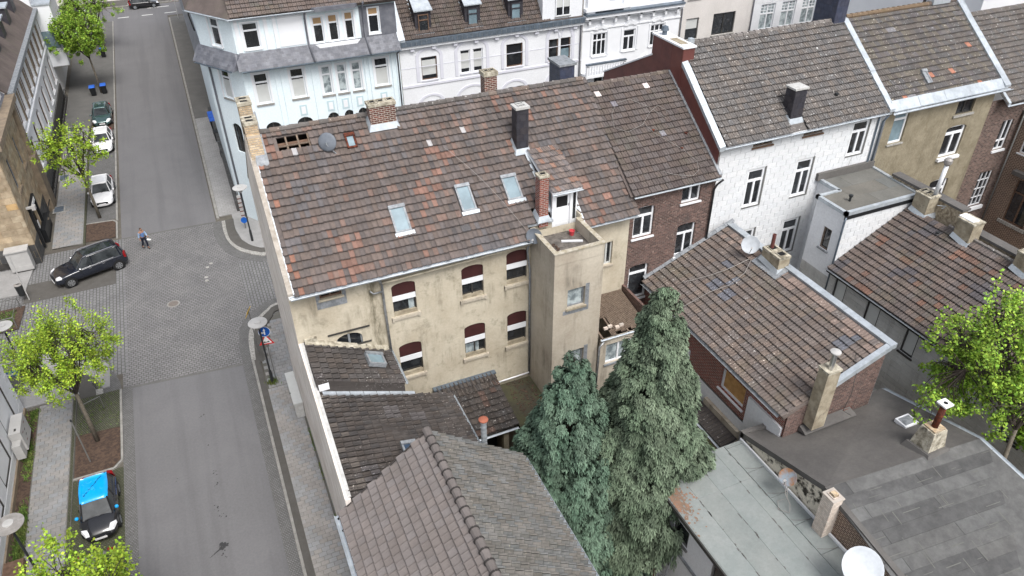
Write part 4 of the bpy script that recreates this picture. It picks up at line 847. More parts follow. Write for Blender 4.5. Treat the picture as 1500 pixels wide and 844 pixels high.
# things on the terrace
p = MB().lathe((13.6, 24.7, ZF), [(.09, 0), (.13, .22), (.14, .23), (.12, .23), (.1, .18), (0, .18)], 14).build('flower_pot', 'red_plastic', label='red plastic flower pot on the roof terrace below the dormer door', cat='flower pot')
MB().hexa([(12.9, 24.3, ZF+.02), (13.75, 23.95, ZF+.02), (13.78, 24.03, ZF+.02), (12.93, 24.38, ZF+.02)], [(12.9, 24.3, ZF+.09), (13.75, 23.95, ZF+.09), (13.78, 24.03, ZF+.09), (12.93, 24.38, ZF+.09)]).build('plank', 'white_clean', label='pale plank lying across the mossy terrace floor', cat='plank')
rr = random.Random(3)
for k, (x, y, m_, lb) in enumerate(((12.2, 23.35, 'terracotta', 'orange broken roof tile in the front left corner of the terrace'), (12.32, 23.2, 'terracotta', 'second orange tile piece lying against the terrace corner heap'), (12.55, 23.5, 'paint_white', 'white rubble lump beside the orange tiles on the terrace'), (12.6, 23.25, 'ochre', 'tan rubble lump nearest the terrace front wall'))):
    mb = MB(); s = .13; mb.hexa([(x-s, y-s*.8, ZF), (x+s*.9, y-s, ZF), (x+s, y+s*.7, ZF), (x-s*.7, y+s, ZF)], [(x-s*.8, y-s*.6, ZF+.1), (x+s*.8, y-s*.8, ZF+.06), (x+s*.8, y+s*.6, ZF+.09), (x-s*.6, y+s*.8, ZF+.13)]); mb.build('broken_tile' if m_ == 'terracotta' else 'rubble_piece', m_, label=lb, cat='debris')
mb = MB()
for k in range(60):
    x = rr.uniform(12.0, 12.6); y = rr.uniform(23.6, 24.3); s = rr.uniform(.02, .05); mb.box((x-s, y-s, ZF), (x+s, y+s, ZF+s), (rr.uniform(.5, 1.5),)*3)
mb.build('leaf_litter', 'soil', label='dark heap of leaf litter along the left terrace wall', cat='litter', kind='stuff')
def dish(name, label, c, r, aim, m, mast=None, arm=True, rim=True):
    """satellite dish: shallow bowl, lnb arm, mast to its support"""
    a = Vector(aim).normalized(); c = Vector(c); t = thing(name, label, 'satellite dish', tuple(mast or c))
    MB().lathe(c-a*r*.12, [(0, 0), (r*.5, .03*r), (r*.85, .12*r), (r, .2*r), (r*1.02, .2*r), (r*1.0, .16*r), (r*.8, .07*r), (0, -.03)], 26, a).build('reflector', m, t, smooth=True)
    lo = Vector((0, 0, -1)); lo = (lo-a*lo.dot(a)).normalized(); e = c+a*r*1.0+lo*r*.25
    if arm: MB().tube([c+lo*r*.95, e], .015, 6).build('arm', 'pole_grey', t); MB().tube([e-a*.06, e+a*.05], .04, 8).build('receiver', 'lamp_white', t)
    if mast: MB().tube([c-a*.08, c-a*.1-Vector((0, 0, .1)), Vector(mast)], .025, 8).build('mast', 'lead', t)
    return t
dish('satellite_dish', 'grey satellite dish on the ridge between roof hole and vent window', (4.5, 29.15, 17.25), .38, (.25, .4, -.15), 'dish_grey', (4.85, 29.0, 16.65))
dish('satellite_dish', 'dark grey satellite dish on the gutter at the terrace corner', (11.72, 24.55, 13.5), .34, (-.55, -.75, .25), 'dish_grey', (11.75, 24.75, 13.2))
def cable(label, pts, r=.008, m='cable'): return MB().tube(pts, r, 6).build('cable', m, label=label, cat='cable', smooth=True)
q = [Vector(MR(9.26+(11.6-9.26)*t, 28.52+(24.9-28.52)*t))+Vector((0, 0, .16+.3*math.sin(math.pi*t))) for t in [k/10 for k in range(11)]]
cable('thin pale aerial wire running down the big roof to the corner dish', q)
# ================================================================ ANNEXES BEHIND THE STREET WALL
def roofplane(pts): return pts
an = thing('street_annex', 'low dark tiled annex behind the long cream street wall, with thin white coping', 'annex', (4, 21, 0))
Fw = Face((X0, YB), (X0, 18.2)); mb = MB(); zt_ = lambda y: 8.75+(y-18.2)*.28
mb.hexa([(X0, 18.2, 0), (X0+.2, 18.2, 0), (X0+.2, YB-.01, 0), (X0, YB-.01, 0)], [(X0, 18.2, zt_(18.2)), (X0+.2, 18.2, zt_(18.2)), (X0+.2, YB-.01, zt_(YB)), (X0, YB-.01, zt_(YB))])
mb.build('street_wall', 'stucco_gable', an)
for ya, yb_ in [(18.25+k*1.36, 18.25+(k+1)*1.36-.01) for k in range(5)]: MB().hexa([(X0+.1, ya, zt_(ya)), (X0+.23, ya, zt_(ya)), (X0+.23, yb_, zt_(yb_)), (X0+.1, yb_, zt_(yb_))], [(X0+.1, ya, zt_(ya)+.05), (X0+.23, ya, zt_(ya)+.05), (X0+.23, yb_, zt_(yb_)+.05), (X0+.1, yb_, zt_(yb_)+.05)]).build('coping_stone', 'lattice', an)
mb = MB(); mb.box((1.7, 22.7, 10.0), (2.1, 22.85, 10.32)); mb.build('flashing', 'white_clean', an)
MB().box((X0-.02, 18.4, 0), (X0, YB+8, .35)).build('plinth', 'kerb', an)
# annex 1 roof (falls east) and annex 2 roof
A1 = [(1.68, 22.75, 10.35), (5.08, 22.75, 9.1), (5.08, 25.08, 9.2), (1.68, 25.08, 10.72)]
r1 = MB().slab(A1, .15).build('roof', 'tile_dark', an)
v1 = Vector((1.68-5.08, 0, 1.52)).normalized()
tiles(r1, (5.1, 22.72, 9.22), (0, 1, 0), v1, 8, 11, .295, .34, 'roman', 'tile_dark', tone_set(1.1, .13, ((.08, (1.35, 1.35, 1.4)),)), limit=120, skip=lambda x, y, p: 3.85 < p.x < 4.65 and 23.7 < p.y < 24.5, warp=lambda p: -(25.08-p.y)*(.04+(5.08-p.x)*.035))
def a1(x, y): return (x, y, 9.2+(5.08-x)*1.52/3.4)
skylight(3.9, 4.6, 23.75, 24.4, parent=r1, f=a1, apron=False)
mb = MB(); mb.box((1.7, 24.98, 10.55), (2.2, 25.09, 10.85)); 
for k in range(8): x = 1.7+k*.42; z = 10.72-(x-1.68)*.447; mb.hexa([(x, 24.85, z-.02), (x+.42, 24.85, z-.2), (x+.42, 25.09, z-.2), (x, 25.09, z-.02)], [(x, 24.85, z+.06), (x+.42, 24.85, z-.11), (x+.42, 25.09, z-.02), (x, 25.09, z+.16)])
mb.build('flashing', 'cement_old', r1)
MB().add([(1.65, 22.72, 8.5), (5.05, 22.72, 7.8), (5.05, 22.72, 9.15), (1.65, 22.72, 10.6)], [(0, 1, 2, 3)]).add([(5.0, 22.72, 6), (5.0, 25.1, 6), (5.0, 25.1, 9.15), (5.0, 22.72, 9.15)], [(0, 1, 2, 3)]).build('wall', 'tile_dark', an)
gutter(an, (5.16, 25.0, 9.16), (5.16, 22.7, 9.16), .06)
zA = lambda x: 9.9-(x-1.68)*(9.9-7.9)/(6.95-1.68)
wA = lambda p: -(22.66-p.y)*.27*(6.95-p.x)/5.27
A2 = [(1.68, 18.2, 8.6), (6.95, 18.2, 7.85), (6.95, 22.66, zA(6.95)-.05), (1.68, 22.66, zA(1.68)-.05)]
r2 = MB().slab(A2, .15).build('roof', 'tile_dark', an)
v2 = Vector((1.68-6.95, 0, 2.0)).normalized()
def a2spec(i, j, p):
    if (abs(p.x-5.3) < .25 and 20.9 < p.y < 21.5) or (abs(p.x-4.3) < .3 and abs(p.y-21.6) < .3) or (abs(p.x-2.9) < .3 and abs(p.y-18.9) < .3): return (1.45, 1.5, 1.6)
    if p.x < 2.5 and rnd.random() < .35: return (1.6, 1.57, 1.5)
    return None
tiles(r2, (6.99, 18.22, zA(6.97)), (0, 1, 0), v2, 20, 17, .222, .335, 'pan', 'tile_dark', tone_set(1.0, .12, ((.02, (1.6, 1.3, 1.15)), (.06, (1.2, 1.2, 1.2)))), limit=300, special=a2spec, lip=.04, jit=.012, warp=wA)
def a2(x, y): return (x, y, zA(x)+.02-(22.66-y)*.27*(6.95-x)/5.27)
skylight(4.0, 4.55, 19.35, 19.95, parent=r2, f=a2, glass='solar', apron=False)
gutter(an, (7.05, 22.6, 7.85), (7.05, 18.3, 7.85), .06)
MB().add([(6.9, 16.5, 0), (6.9, 22.7, 0), (6.9, 22.7, 7.9), (6.9, 16.5, 7.9)], [(0, 1, 2, 3)]).build('wall', 'stucco_tower', an)
mb = MB(); k = 1.8
while k < 5.1: mb.hexa([(k, 22.6, zA(k)-.0), (k+.5, 22.6, zA(k+.5)), (k+.5, 22.72, zA(k+.5)), (k, 22.72, zA(k))], [(k, 22.6, zA(k)+.09), (k+.5, 22.6, zA(k+.5)+.09), (k+.5, 22.72, zA(k+.5)+.12), (k, 22.72, zA(k)+.12)]); k += .52
mb.build('flashing', 'zinc', r2)
# lean-to in the yard
lt = thing('lean_to', 'small mossy dark tiled lean-to against the cream house rear wall', 'lean-to', (8.5, 23.4, 0))
zL = lambda y: 5.95-(25.02-y)*.13
rl = MB().slab([(6.9, 22.0, 5.45), (9.7, 22.0, 5.45), (9.9, 25.05, 6.15), (6.9, 25.05, 6.15)], .12).build('roof', 'tile_dark', lt)
tiles(rl, (7.0, 21.95, 5.5), (1, 0, 0), Vector((0, 3.05, .7)), 10, 8, .285, .33, 'pan', 'tile_dark', tone_set(.95, .2, ((.03, (1.4, 1.1, 1.0)),)), limit=100, lip=.05, jit=.014)
pts = [(6.9, 25.0, 6.25), (9.95, 25.0, 6.25)]; MB().box((6.85, 24.85, 6.16), (9.95, 25.09, 6.24)).build('flashing', 'zinc_dark', lt)
tiles(rl, (7.0, 24.15, 5.98), (1, 0, 0), Vector((0, 3.05, .7)), 14, 2, .205, .42, 'ess', 'tile_dark', tone_set(1.4, .1), limit=30)
gutter(lt, (6.9, 21.9, 5.4), (9.8, 21.9, 5.4), .06); MB().box((9.1, 22.0, 0), (9.35, 22.25, 5.3)).build('post', 'cement', lt); MB().box((6.95, 24.9, 0), (9.9, 25.08, 5.4)).build('rear_wall', 'interior', lt)
mr = thing('mossy_flat_roof', 'mossy litter covered flat roof at the foot of the stair tower', 'flat roof', (10.8, 23.6, 0))
MB().box((9.95, 21.8, 4.9), (11.78, 25.05, 5.2)).build('deck', 'moss', mr); MB().box((9.95, 21.9, 0), (11.75, 25, 4.9)).build('wall', 'stucco_tower', mr)
g = MB(); rr = random.Random(8)
for k in range(240): x = rr.uniform(10.4, 11.7); y = rr.uniform(22.3, 25); s = rr.uniform(.01, .035); c = rr.uniform(.6, 3.2); g.box((x-s, y-s*1.4, 5.2), (x+s, y+s, 5.2+s), (c, c, c*.9))
g.build('leaf_litter', 'soil', mr, kind='stuff')
# ventilation pipe with orange cap
fp = thing('vent_pipe', 'corrugated grey vent pipe with round orange cap beside the annex eave', 'vent pipe', (7.22, 19.5, 6))
mb = MB(); prof = []
for k in range(28): prof += [(.11 if k % 2 else .125, 6+k*.115)]
mb.lathe((7.22, 19.5, 0), prof, 14).build('pipe', 'zinc', fp, smooth=False); MB().lathe((7.22, 19.5, 9.1), [(.12, 0), (.19, .03), (.19, .07), (.1, .12), (0, .13)], 18).build('cap', 'terracotta', fp)
# ================================================================ FRONT GABLE HOUSE (bottom)
sh_ = thing('gabled_house', 'foreground gabled house with mauve tiles on one slope and weathered mossy tiles on the other', 'house', (4.6, 12, 0))
xe, xr, xw, zw, zr_, ze = 1.18, 4.62, 8.22, 8.2, 10.85, 8.05; ys = 18.2
zl = lambda x: zw+(x-xe)*(zr_-zw)/(xr-xe); zrt = lambda x: zr_-(x-xr)*(zr_-ze)/(xw-xr)
mb = MB(); mb.prism([(1.45, 2), (7.95, 2), (7.95, ys-.1), (1.45, ys-.1)], 0, 7.95); mb.add([(1.45, ys-.1, 7.95), (7.95, ys-.1, 7.95), (xr, ys-.1, zr_-.15)], [(0, 2, 1)]); mb.build('wall', 'stucco_gable', sh_)
ra = MB().slab([(xe, 2, zw), (xr, 2, zr_), (xr, ys, zr_), (xe, ys, zw)], .1).build('roof', 'tile_mauve', sh_)
rb = MB().slab([(xr, 2, zr_), (xw, 2, ze), (xw, ys, ze), (xr, ys, zr_)], .1).build('roof', 'tile_moss', sh_)
Vl = Vector((xr-xe, 0, zr_-zw)); n_ = 12; hl = Vl.length/n_
tiles(ra, (xe-.03, ys, zw+.02), (0, -1, 0), Vl, 34, n_, .29, hl, 'flat', 'tile_mauve', tone_set(1.04, .07, ((.05, (.6, .61, .64)), (.04, (.78, .78, .8)), (.03, (1.35, 1.35, 1.4))), .02), limit=300, lip=.032, jit=.004, stag=.5, skip=lambda x, y, p: p.y > ys-.02)
Vr = Vector((xr-xw, 0, zr_-ze)); hr = Vr.length/12
tiles(rb, (xw+.03, ys-.05-34*.26, ze+.02), (0, 1, 0), Vr, 34, 12, .26, hr, 'ess', 'tile_moss', tone_set(1.0, .1, ((.06, (1.3, 1.3, 1.25)), (.05, (.75, .76, .75)))), limit=300, lip=.016, jit=.004)
mb = None; k = 0; y = ys+.03
while y > 7:
    b_ = MB(); ring = []; b_.tube([(xr, y, zr_+.05), (xr, y-.44, zr_+.025)], [.155, .135], 10, tone=(rnd.uniform(.75, .95),)*3); b_.build('ridge_tile', 'tile_mauve', ra); 
    c_ = MB(); c_.lathe((xr, y-.42, zr_+.03), [(.15, -.02), (.18, 0), (.18, .06), (.15, .065)], 10, (0, -1, 0), tone=(.22, .22, .22)); c_.build('ridge_clip', 'tile_mauve', ra); y -= .41
gutter(sh_, (xe-.12, 8, zw-.02), (xe-.12, ys+.02, zw-.02), .1); gutter(sh_, (xw+.1, ys-.2, ze-.02), (xw+.1, 7, ze-.02), .08)
mb = MB()
for k in range(26):
    y = ys-.5-k*.42; mb.box((xw+.02, y-.05, ze-.12), (xw+.16, y+.05, ze+.0))
mb.build('gutter_bracket', 'lead', sh_)
mb = MB()
for (xa, xb, f) in ((xe+.1, xr-.15, zl), (xr+.15, xw-.05, zrt)):
    x = xa
    while x < xb: mb.hexa([(x, ys-.02, f(x)-.03), (x+.36, ys-.02, f(x+.36)-.03), (x+.36, ys+.05, f(x+.36)-.06), (x, ys+.05, f(x)-.06)], [(x, ys-.02, f(x)+.07), (x+.36, ys-.02, f(x+.36)+.06), (x+.36, ys+.05, f(x+.36)+.02), (x, ys+.05, f(x)+.03)]); x += .38
mb.build('verge_edge', 'tile_dark', sh_)
for q in ((1.1, 18.06), (1.13, 17.5)): MB().lathe((q[0], q[1], zw-.1), [(.045, 0), (.045, .03), (0, .03)], 10).build('gutter_outlet', 'black', sh_)
# ================================================================ BRICK HOUSE (second in the row)
bh = thing('brick_house', 'narrow dark brick house with brown tiled roof between cream and white sided houses', 'house', (19.2, 30, 0))
BX0, BX1, BY, BZ = 16.82, 21.62, 25.4, 13.9
Fb = Face((BX0, BY), (BX1, BY)); bo = [(.4, 1.5, 11.45, 13.1, .14), (2.95, 4.0, 12.75, 13.7), (2.95, 4.0, 9.8, 11.6, .12), (.42, 1.5, 7.9, 9.9, .14)]
mb = wall(Fb, 0, BZ-.02, bo, None, .2); mb.build('wall', 'brick_dark', bh)
window(Fb, bo[0], bh, 'T', fw_=.09, sill='white_clean'); window(Fb, bo[1], bh, 'two', fw_=.08, sill='white_clean'); window(Fb, bo[2], bh, 'T', fw_=.08, sill='white_clean'); window(Fb, bo[3], bh, 'top', fw_=.09, trans=.74, sill='white_clean')
kB = (17.3-13.9)/(30.15-25.25)
rB = MB().slab([(BX0, 25.2, 13.87), (BX1, 25.2, 13.87), (BX1, 30.15, 17.3), (BX0, 30.15, 17.3)], .1).slab([(BX0, 30.15, 17.3), (BX1, 30.15, 17.3), (BX1, 35.4, 13.8), (BX0, 35.4, 13.8)], .1).build('roof', 'tile_brown', bh)
def bspec(i, j, p):
    for a, b in ((17.5, 29.4), (19.95, 29.45)):
        if abs(p.x+.15-a) < .16 and abs(p.y-b) < .16: return (6.5, 7.0, 7.6)
    if (i, j) in ((3, 14), (9, 8)): return (2.0, 2.3, 2.8)
tiles(rB, (BX0+.12, 25.1, 13.88), (1, 0, 0), Vector((0, 1, kB)), 16, 18, .295, .335, 'roman', 'tile_brown', tone_set(1.0, .1, ((.05, (.75, .75, .78)),)), limit=290, special=bspec, lip=.036)
mb = MB(); k = BX0
while k < BX1-.1: mb.tube([(k, 30.15, 17.36), (k+.4, 30.15, 17.34)], [.13, .11], 8, tone=(rnd.uniform(.8, 1.2),)*3); k += .37
mb.build('ridge_tiles', 'tile_lichen', rB, kind='stuff')
gutter(bh, (BX0+.15, 25.08, 13.85), (BX1+.05, 25.08, 13.85), .06)
MB().hexa([(BX1-.06, 25.15, 13.84), (BX1+.1, 25.15, 13.84), (BX1+.1, 30.1, 17.26), (BX1-.06, 30.1, 17.26)], [(BX1-.06, 25.15, 14.04), (BX1+.1, 25.15, 14.04), (BX1+.1, 30.1, 17.46), (BX1-.06, 30.1, 17.46)]).build('verge_trim', 'lead', bh)
pipe(bh, [(BX1+.1, 25.0, 13.8), (BX1-.05, 25.2, 13.5), (BX1-.1, 25.3, 13.2), (BX1-.1, 25.3, 7)], .05, 'pole_black')
for q in ((20.9, 27.2), (20.3, 26.6), (19.3, 27.6)): p = (q[0], q[1], 13.87+(q[1]-25.2)*kB+.05); MB().lathe(p, [(.05, 0), (.06, .12), (.09, .14), (0, .17)], 8).build('vent', 'rust', rB)
q = [(17.6, 28.6), (18.0, 29.0), (18.8, 29.1), (19.6, 28.6), (20.2, 28.0), (20.45, 28.3), (20.1, 28.6), (19.5, 28.35), (18.9, 27.9), (18.0, 27.7), (17.4, 28.0), (17.6, 28.6)]
cable('looped white cable lying on the brown brick house roof', [(x, y, 13.87+(y-25.2)*kB+.2) for x, y in q]+[]) 
cable('long white cable trailing down the brick house roof to its eave', [(x, y, 13.87+(y-25.2)*kB+.2) for x, y in ((18.95, 27.95), (19.3, 27.4), (19.9, 26.9), (20.4, 26.4), (20.75, 25.9), (20.6, 25.5), (20.2, 25.35), (19.7, 25.45), (19.2, 25.6), (18.8, 25.8))])
# ================================================================ WHITE SIDED HOUSE
wh = thing('white_sided_house', 'large house clad in white shingle panels with dark grey tile roof and maroon party wall', 'house', (27, 30, 0))
WX0, WX1, WY, WZ = 21.95, 32.2, 25.8, 15.15
Fws = Face((WX0, WY), (WX1, WY)); wo = [(23.88, 24.9, 11.4, 13.45), (26.93, 27.95, 11.32, 13.37), (30.15, 31.22, 12.98, 14.85), (26.93, 27.95, 7.85, 9.9), (24.0, 25.0, 7.9, 9.95)]
wo = [(a-WX0, b-WX0, c, d) for a, b, c, d in wo]; vo = [(23.85-WX0, 25.0-WX0, 14.68, 15.0), (26.9-WX0, 28.1-WX0, 14.7, 15.02)]
mb = wall(Fws, 0, WZ, wo+vo, None, .16); ww = mb.build('wall', 'siding_bed', wh)
def wskip(x, z, w, h):
    z += 5.5
    for o in wo+vo:
        if o[0]-.06-w/2 < x < o[1]+.06+w/2 and o[2]-.06-h/2 < z < o[3]+.06+h/2: return not (x+w/2 < o[0]+.001 or x-w/2 > o[1]-.001 or z+h/2 < o[2]+.001 or z-h/2 > o[3]-.001)
    return False
panels(ww, (WX0, WY-.004, 5.5), (1, 0, 0), (0, 0, 1), WX1-WX0, 9.6, .6, .3, .014, .014, 'siding', tone_set(1.0, .035, (), .006), holes=[(o[0]-.04, o[2]-5.5-.04, o[1]+.04, o[3]-5.5+.04) for o in wo+vo], limit=300, name='shingle_panel')
for o in wo:
    w = window(Fws, o, wh, 'T', fw_=.1, sill=None, d=-.06, trans=.7); g = MB(); Fws.box(g, o[1]+.0, o[1]+.08, o[2]-.06, o[3]+.06, -.01, .03); Fws.box(g, o[0]-.05, o[1], o[2]-.07, o[2]-.004, -.01, .035); g.build('surround', 'pole_grey', w)
for o in vo: window(Fws, o, wh, 'two', 'old_wood', sill='brown_wood', d=-.05)
kW = (18.6-15.15)/4.4
rW = MB().slab([(WX0+.05, 25.6, 15.15), (WX1, 25.6, 15.15), (WX1, 30.0, 18.6), (WX0+.05, 30.0, 18.6)], .12).slab([(WX0+.05, 30.0, 18.6), (WX1, 30.0, 18.6), (WX1, 34.4, 15.1), (WX0+.05, 34.4, 15.1)], .1).build('roof', 'tile_grey', wh)
tiles(rW, (WX0+.1, 25.5, 15.16), (1, 0, 0), Vector((0, 1, kW)), 34, 17, .3, .335, 'roman', 'tile_grey', tone_set(1.0, .08), limit=300, lip=.034, skip=lambda x, y, p: 25.95 < p.x < 26.85 and p.y < 26.4)
mb = MB(); k = WX0
while k < WX1-.1: mb.tube([(k, 30.0, 18.67), (k+.4, 30.0, 18.65)], [.14, .12], 8, tone=(rnd.uniform(.9, 1.5),)*3); k += .37
mb.build('ridge_tiles', 'tile_grey', rW, kind='stuff')
gutter(wh, (WX0+.0, 25.46, 15.12), (WX1-.05, 25.46, 15.12), .07); MB().box((WX0, 25.6, 14.98), (WX1, 25.63, 15.12)).build('fascia', 'white_clean', wh)
band(wh, 'verge_trim', 'zinc', [(WX0-.3, 25.5, 15.0), (WX0+.02, 25.5, 15.0), (WX0+.02, 30.0, 18.5), (WX0-.3, 30.0, 18.5)], [(WX0-.3, 25.5, 15.2), (WX0+.02, 25.5, 15.24), (WX0+.02, 30.0, 18.78), (WX0-.3, 30.0, 18.73)], 5)
Fp = Face((WX0-.28, 36.4), (WX0-.28, 25.55)); pw_ = wall(Fp, 12.5, 15.0, [], None, top=[(0, 15.0), (Fp.L, 15.0), (Fp.L-4.45, 18.48), (4.7, 17.75), (0.0, 15.35)]).build('party_wall', 'maroon', wh)
mb = MB(); mb.hexa([(WX0-.34, 31.7, 17.72), (WX0-.24, 31.7, 17.72), (WX0-.24, 36.4, 15.35), (WX0-.34, 36.4, 15.35)], [(WX0-.34, 31.7, 17.8), (WX0-.24, 31.7, 17.8), (WX0-.24, 36.4, 15.43), (WX0-.34, 36.4, 15.43)]); mb.build('coping', 'white_clean', wh)
mch = MB().box((WX0-.3, 29.2, 16.6), (WX0+.35, 31.8, 18.72)).build('chimney', 'maroon', wh)
panels(mch, (WX0-.3, 29.198, 18.0), (1, 0, 0), (0, 0, 1), .65, .7, .65, .7, .01, .008, 'maroon', tone_set(1, .08), name='cladding_panel', limit=10)
panels(mch, (WX0-.302, 31.8, 17.5), (0, -1, 0), (0, 0, 1), 2.6, 1.2, .85, 1.2, .01, .008, 'maroon', tone_set(1, .08), name='cladding_panel', limit=10)
g = MB(); g.box((WX0-.36, 29.14, 18.72), (WX0+.41, 31.86, 18.8)); g.build('cap', 'white_clean', mch); g = MB(); g.box((WX0-.18, 29.6, 18.8), (WX0+.22, 30.6, 18.82)); g.build('flue_opening', 'cement', mch); MB().box((WX0+.42, 29.7, 18.4), (WX0+.65, 29.95, 18.95)).build('vent_box', 'zinc', mch); MB().lathe((WX0, 31.3, 18.8), [(.12, 0), (.12, .2), (.2, .22), (.15, .4), (0, .45)], 10).build('cowl', 'zinc_dark', mch)
chimney(wh, (26.4, 26.35), .72, .62, 15.2, 17.15, 'slate_black', 'lattice', .09, .05, 0, zf=(15.45, 15.95), panel='slate_black')
MB().lathe((29.33, 26.6, 15.9), [(.06, 0), (.06, .25), (.1, .27), (.1, .34), (0, .36)], 10).build('vent', 'pole_black', rW)
chimney(wh, (31.7, 30.5), .75, 1.5, 17.6, 20.0, 'slate_navy', 'lead', .1, .06, 0, flash=None, panel='slate_navy')
band(wh, 'verge_trim', 'zinc', [(WX1-.16, 25.45, 15.15), (WX1+.18, 25.45, 15.15), (WX1+.18, 30, 18.66), (WX1-.16, 30, 18.66)], [(WX1-.16, 25.45, 15.32), (WX1+.18, 25.45, 15.32), (WX1+.18, 30, 18.82), (WX1-.16, 30, 18.82)], 5)
pipe(wh, [(31.75, 25.7, 15.0), (31.75, 25.72, 14.6), (31.8, 25.72, 12.5), (31.6, 25.72, 12.1)], .045, 'zinc_dark'); pipe(wh, [(32.1, 25.5, 15.0), (32.05, 25.7, 14.6), (32.05, 25.7, 12)], .05, 'zinc_dark')
cable('thin grey cable hanging below the top right window of the white sided house', [(30.6, 25.75, 12.9), (30.5, 25.74, 12.6), (30.45, 25.74, 12.2), (30.38, 25.74, 11.9)])
# flat roofed extension of the white house
ex = thing('white_extension', 'tall flat roofed white extension with blue grey metal edging behind the white sided house', 'extension', (29.8, 24, 0))
EX = [(28.65, 25.78), (28.65, 24.35), (27.3, 24.35), (27.3, 22.42), (32.0, 22.42), (32.25, 25.78)]; ZX = 11.9
mb = MB(); Fs = Face((27.3, 22.42), (32.0, 22.42)); Fwl = Face((27.3, 24.35), (27.3, 22.42)); eo = [(.85, 1.4, 9.55, 10.75)]
wall(Fs, 0, ZX, [], mb); wall(Fwl, 0, ZX, eo, mb, .12); wall(Face((28.65, 24.35), (27.3, 24.35)), 0, ZX, [], mb); wall(Face((28.65, 25.78), (28.65, 24.35)), 0, ZX, [(.2, .9, 9.6, 11.2)], mb); wall(Face((32.0, 22.42), (32.25, 25.78)), 0, ZX, [], mb)
exw = mb.build('wall', 'white_wall', ex); window(Fwl, eo[0], ex, 'plain', 'old_wood', sill='lead', d=-.08)
panels(exw, (27.3, 22.416, 6), (1, 0, 0), (0, 0, 1), 4.7, 5.85, .6, .3, .014, .012, 'siding', tone_set(1, .04, (), .006), limit=150, name='shingle_panel')
panels(exw, (27.296, 24.35, 3), (0, -1, 0), (0, 0, 1), 1.93, 5.3, .5, .3, .006, .01, 'siding_grey', tone_set(1, .06, (), .006), limit=80, name='shingle_panel')
exr = MB().prism(EX, ZX, ZX+.1).build('roof', 'felt_brown', ex)
panels(exr, (27.36, 22.5, ZX+.1), (1, 0, 0), (0, 1, 0), 4.6, 3.2, 2.4, 1.02, .014, .008, 'felt_brown', tone_set(1, .06), limit=20, name='roofing_sheet', stag=.4, skip=lambda x, y, w, h: x < 1.4 and y > 1.85)
mb = MB()
for A_, B_ in zip(EX, EX[1:]+EX[:1]):
    if abs(A_[1]-25.78) < .01 and abs(B_[1]-25.78) < .01: continue
    a = Vector((*A_, 0)); b = Vector((*B_, 0)); d = (b-a).normalized(); s = Vector((d.y, -d.x, 0))*.07; a -= d*.07; b += d*.07; mb.hexa([v+Vector((0, 0, ZX-.02)) for v in (a+s, b+s, b-s*1.6, a-s*1.6)], [v+Vector((0, 0, ZX+.17)) for v in (a+s, b+s, b-s*1.6, a-s*1.6)])
mb.build('edge_trim', 'zinc', exr)
mb = MB(); mb.box((27.22, 22.36, ZX-.24), (32.02, 22.4, ZX-.03)); mb.build('fascia', 'plastic_black', exr); MB().box((28.4, 25.6, ZX+.1), (32.2, 25.77, ZX+.5)).build('upstand', 'felt_dark', exr)
MB().lathe((28.35, 23.3, ZX+.1), [(.06, 0), (.06, .25), (.11, .27), (.11, .36), (0, .38)], 10).build('vent', 'pole_black', exr)
pipe(ex, [(27.3, 22.36, ZX-.1), (27.24, 22.34, ZX-.3), (27.24, 22.34, 6)], .05, 'zinc_dark'); pipe(ex, [(28.6, 24.3, ZX-.1), (28.55, 24.3, 11.3), (28.5, 24.3, 4)], .06, 'pole_black')
MB().box((32.0, 22.0, 10.75), (33.2, 22.3, 10.95)).build('edge_block', 'lead', ex)
# ================================================================ YELLOW HOUSE and ROUGH BRICK HOUSE
yh = thing('yellow_house', 'house with rough yellow ochre render and grey tiled roof edged in pale blue metal', 'house', (36, 30, 0))
Fy = Face((32.22, 25.7), (40.15, 25.7)); yo = [(32.85-32.22, 33.85-32.22, 13.15, 15.0), (37.2-32.22, 38.7-32.22, 11.5, 13.35, .16), (37.4-32.22, 38.7-32.22, 14.0, 15.05), (37.35-32.22, 38.8-32.22, 7.9, 10.05, .14)]
wall(Fy, 0, 15.2, yo, None, .18).build('wall', 'yellow_wall', yh)
window(Fy, yo[0], yh, 'top', fw_=.09, trans=.72, sill='kerb_light', glass='glass_sky'); window(Fy, yo[1], yh, 'T', fw_=.12, trans=.74, sill='white_clean', sill_out=.16, sillh=.16); window(Fy, yo[2], yh, 'two', 'dark_frame', sill='kerb_light', sillh=.12, sillw=.12); window(Fy, yo[3], yh, 'T', fw_=.12, sill='white_clean')
kY = (18.6-15.2)/4.4
rY = MB().slab([(32.2, 25.5, 15.22), (40.7, 25.5, 15.22), (40.7, 30.0, 18.7), (32.2, 30.0, 18.7)], .12).slab([(32.2, 30.0, 18.7), (40.7, 30.0, 18.7), (40.7, 34.5, 15.1), (32.2, 34.5, 15.1)], .1).build('roof', 'tile_lichen', yh)
def yspec(i, j, p):
    for a, b in ((35.6, 26.5), (37.3, 26.6), (38.6, 25.8), (39.2, 27.6), (33.3, 25.8)):
        if abs(p.x-a) < .15 and abs(p.y-b) < .14: return (2.9, 1.45, 1.05)
    for a, b in ((34.6, 28.9), (33.8, 25.85)):
        if abs(p.x-a) < .35 and abs(p.y-b) < .14: return (1.5, 1.6, 1.8)
tiles(rY, (32.4, 25.75, 15.42), (1, 0, 0), Vector((0, 1, kY)), 27, 16, .3, .335, 'roman', 'tile_grey', tone_set(.9, .13, ((.12, (.95, .95, 1.02)), (.12, (.95, .92, .82)))), limit=300, special=yspec, lip=.034)
def yr(x, y): return (x, y, 15.22+(y-25.5)*kY+.03)
g = skylight(35.2, 35.55, 26.3, 26.85, parent=rY, f=yr, glass='lead', apron=False)
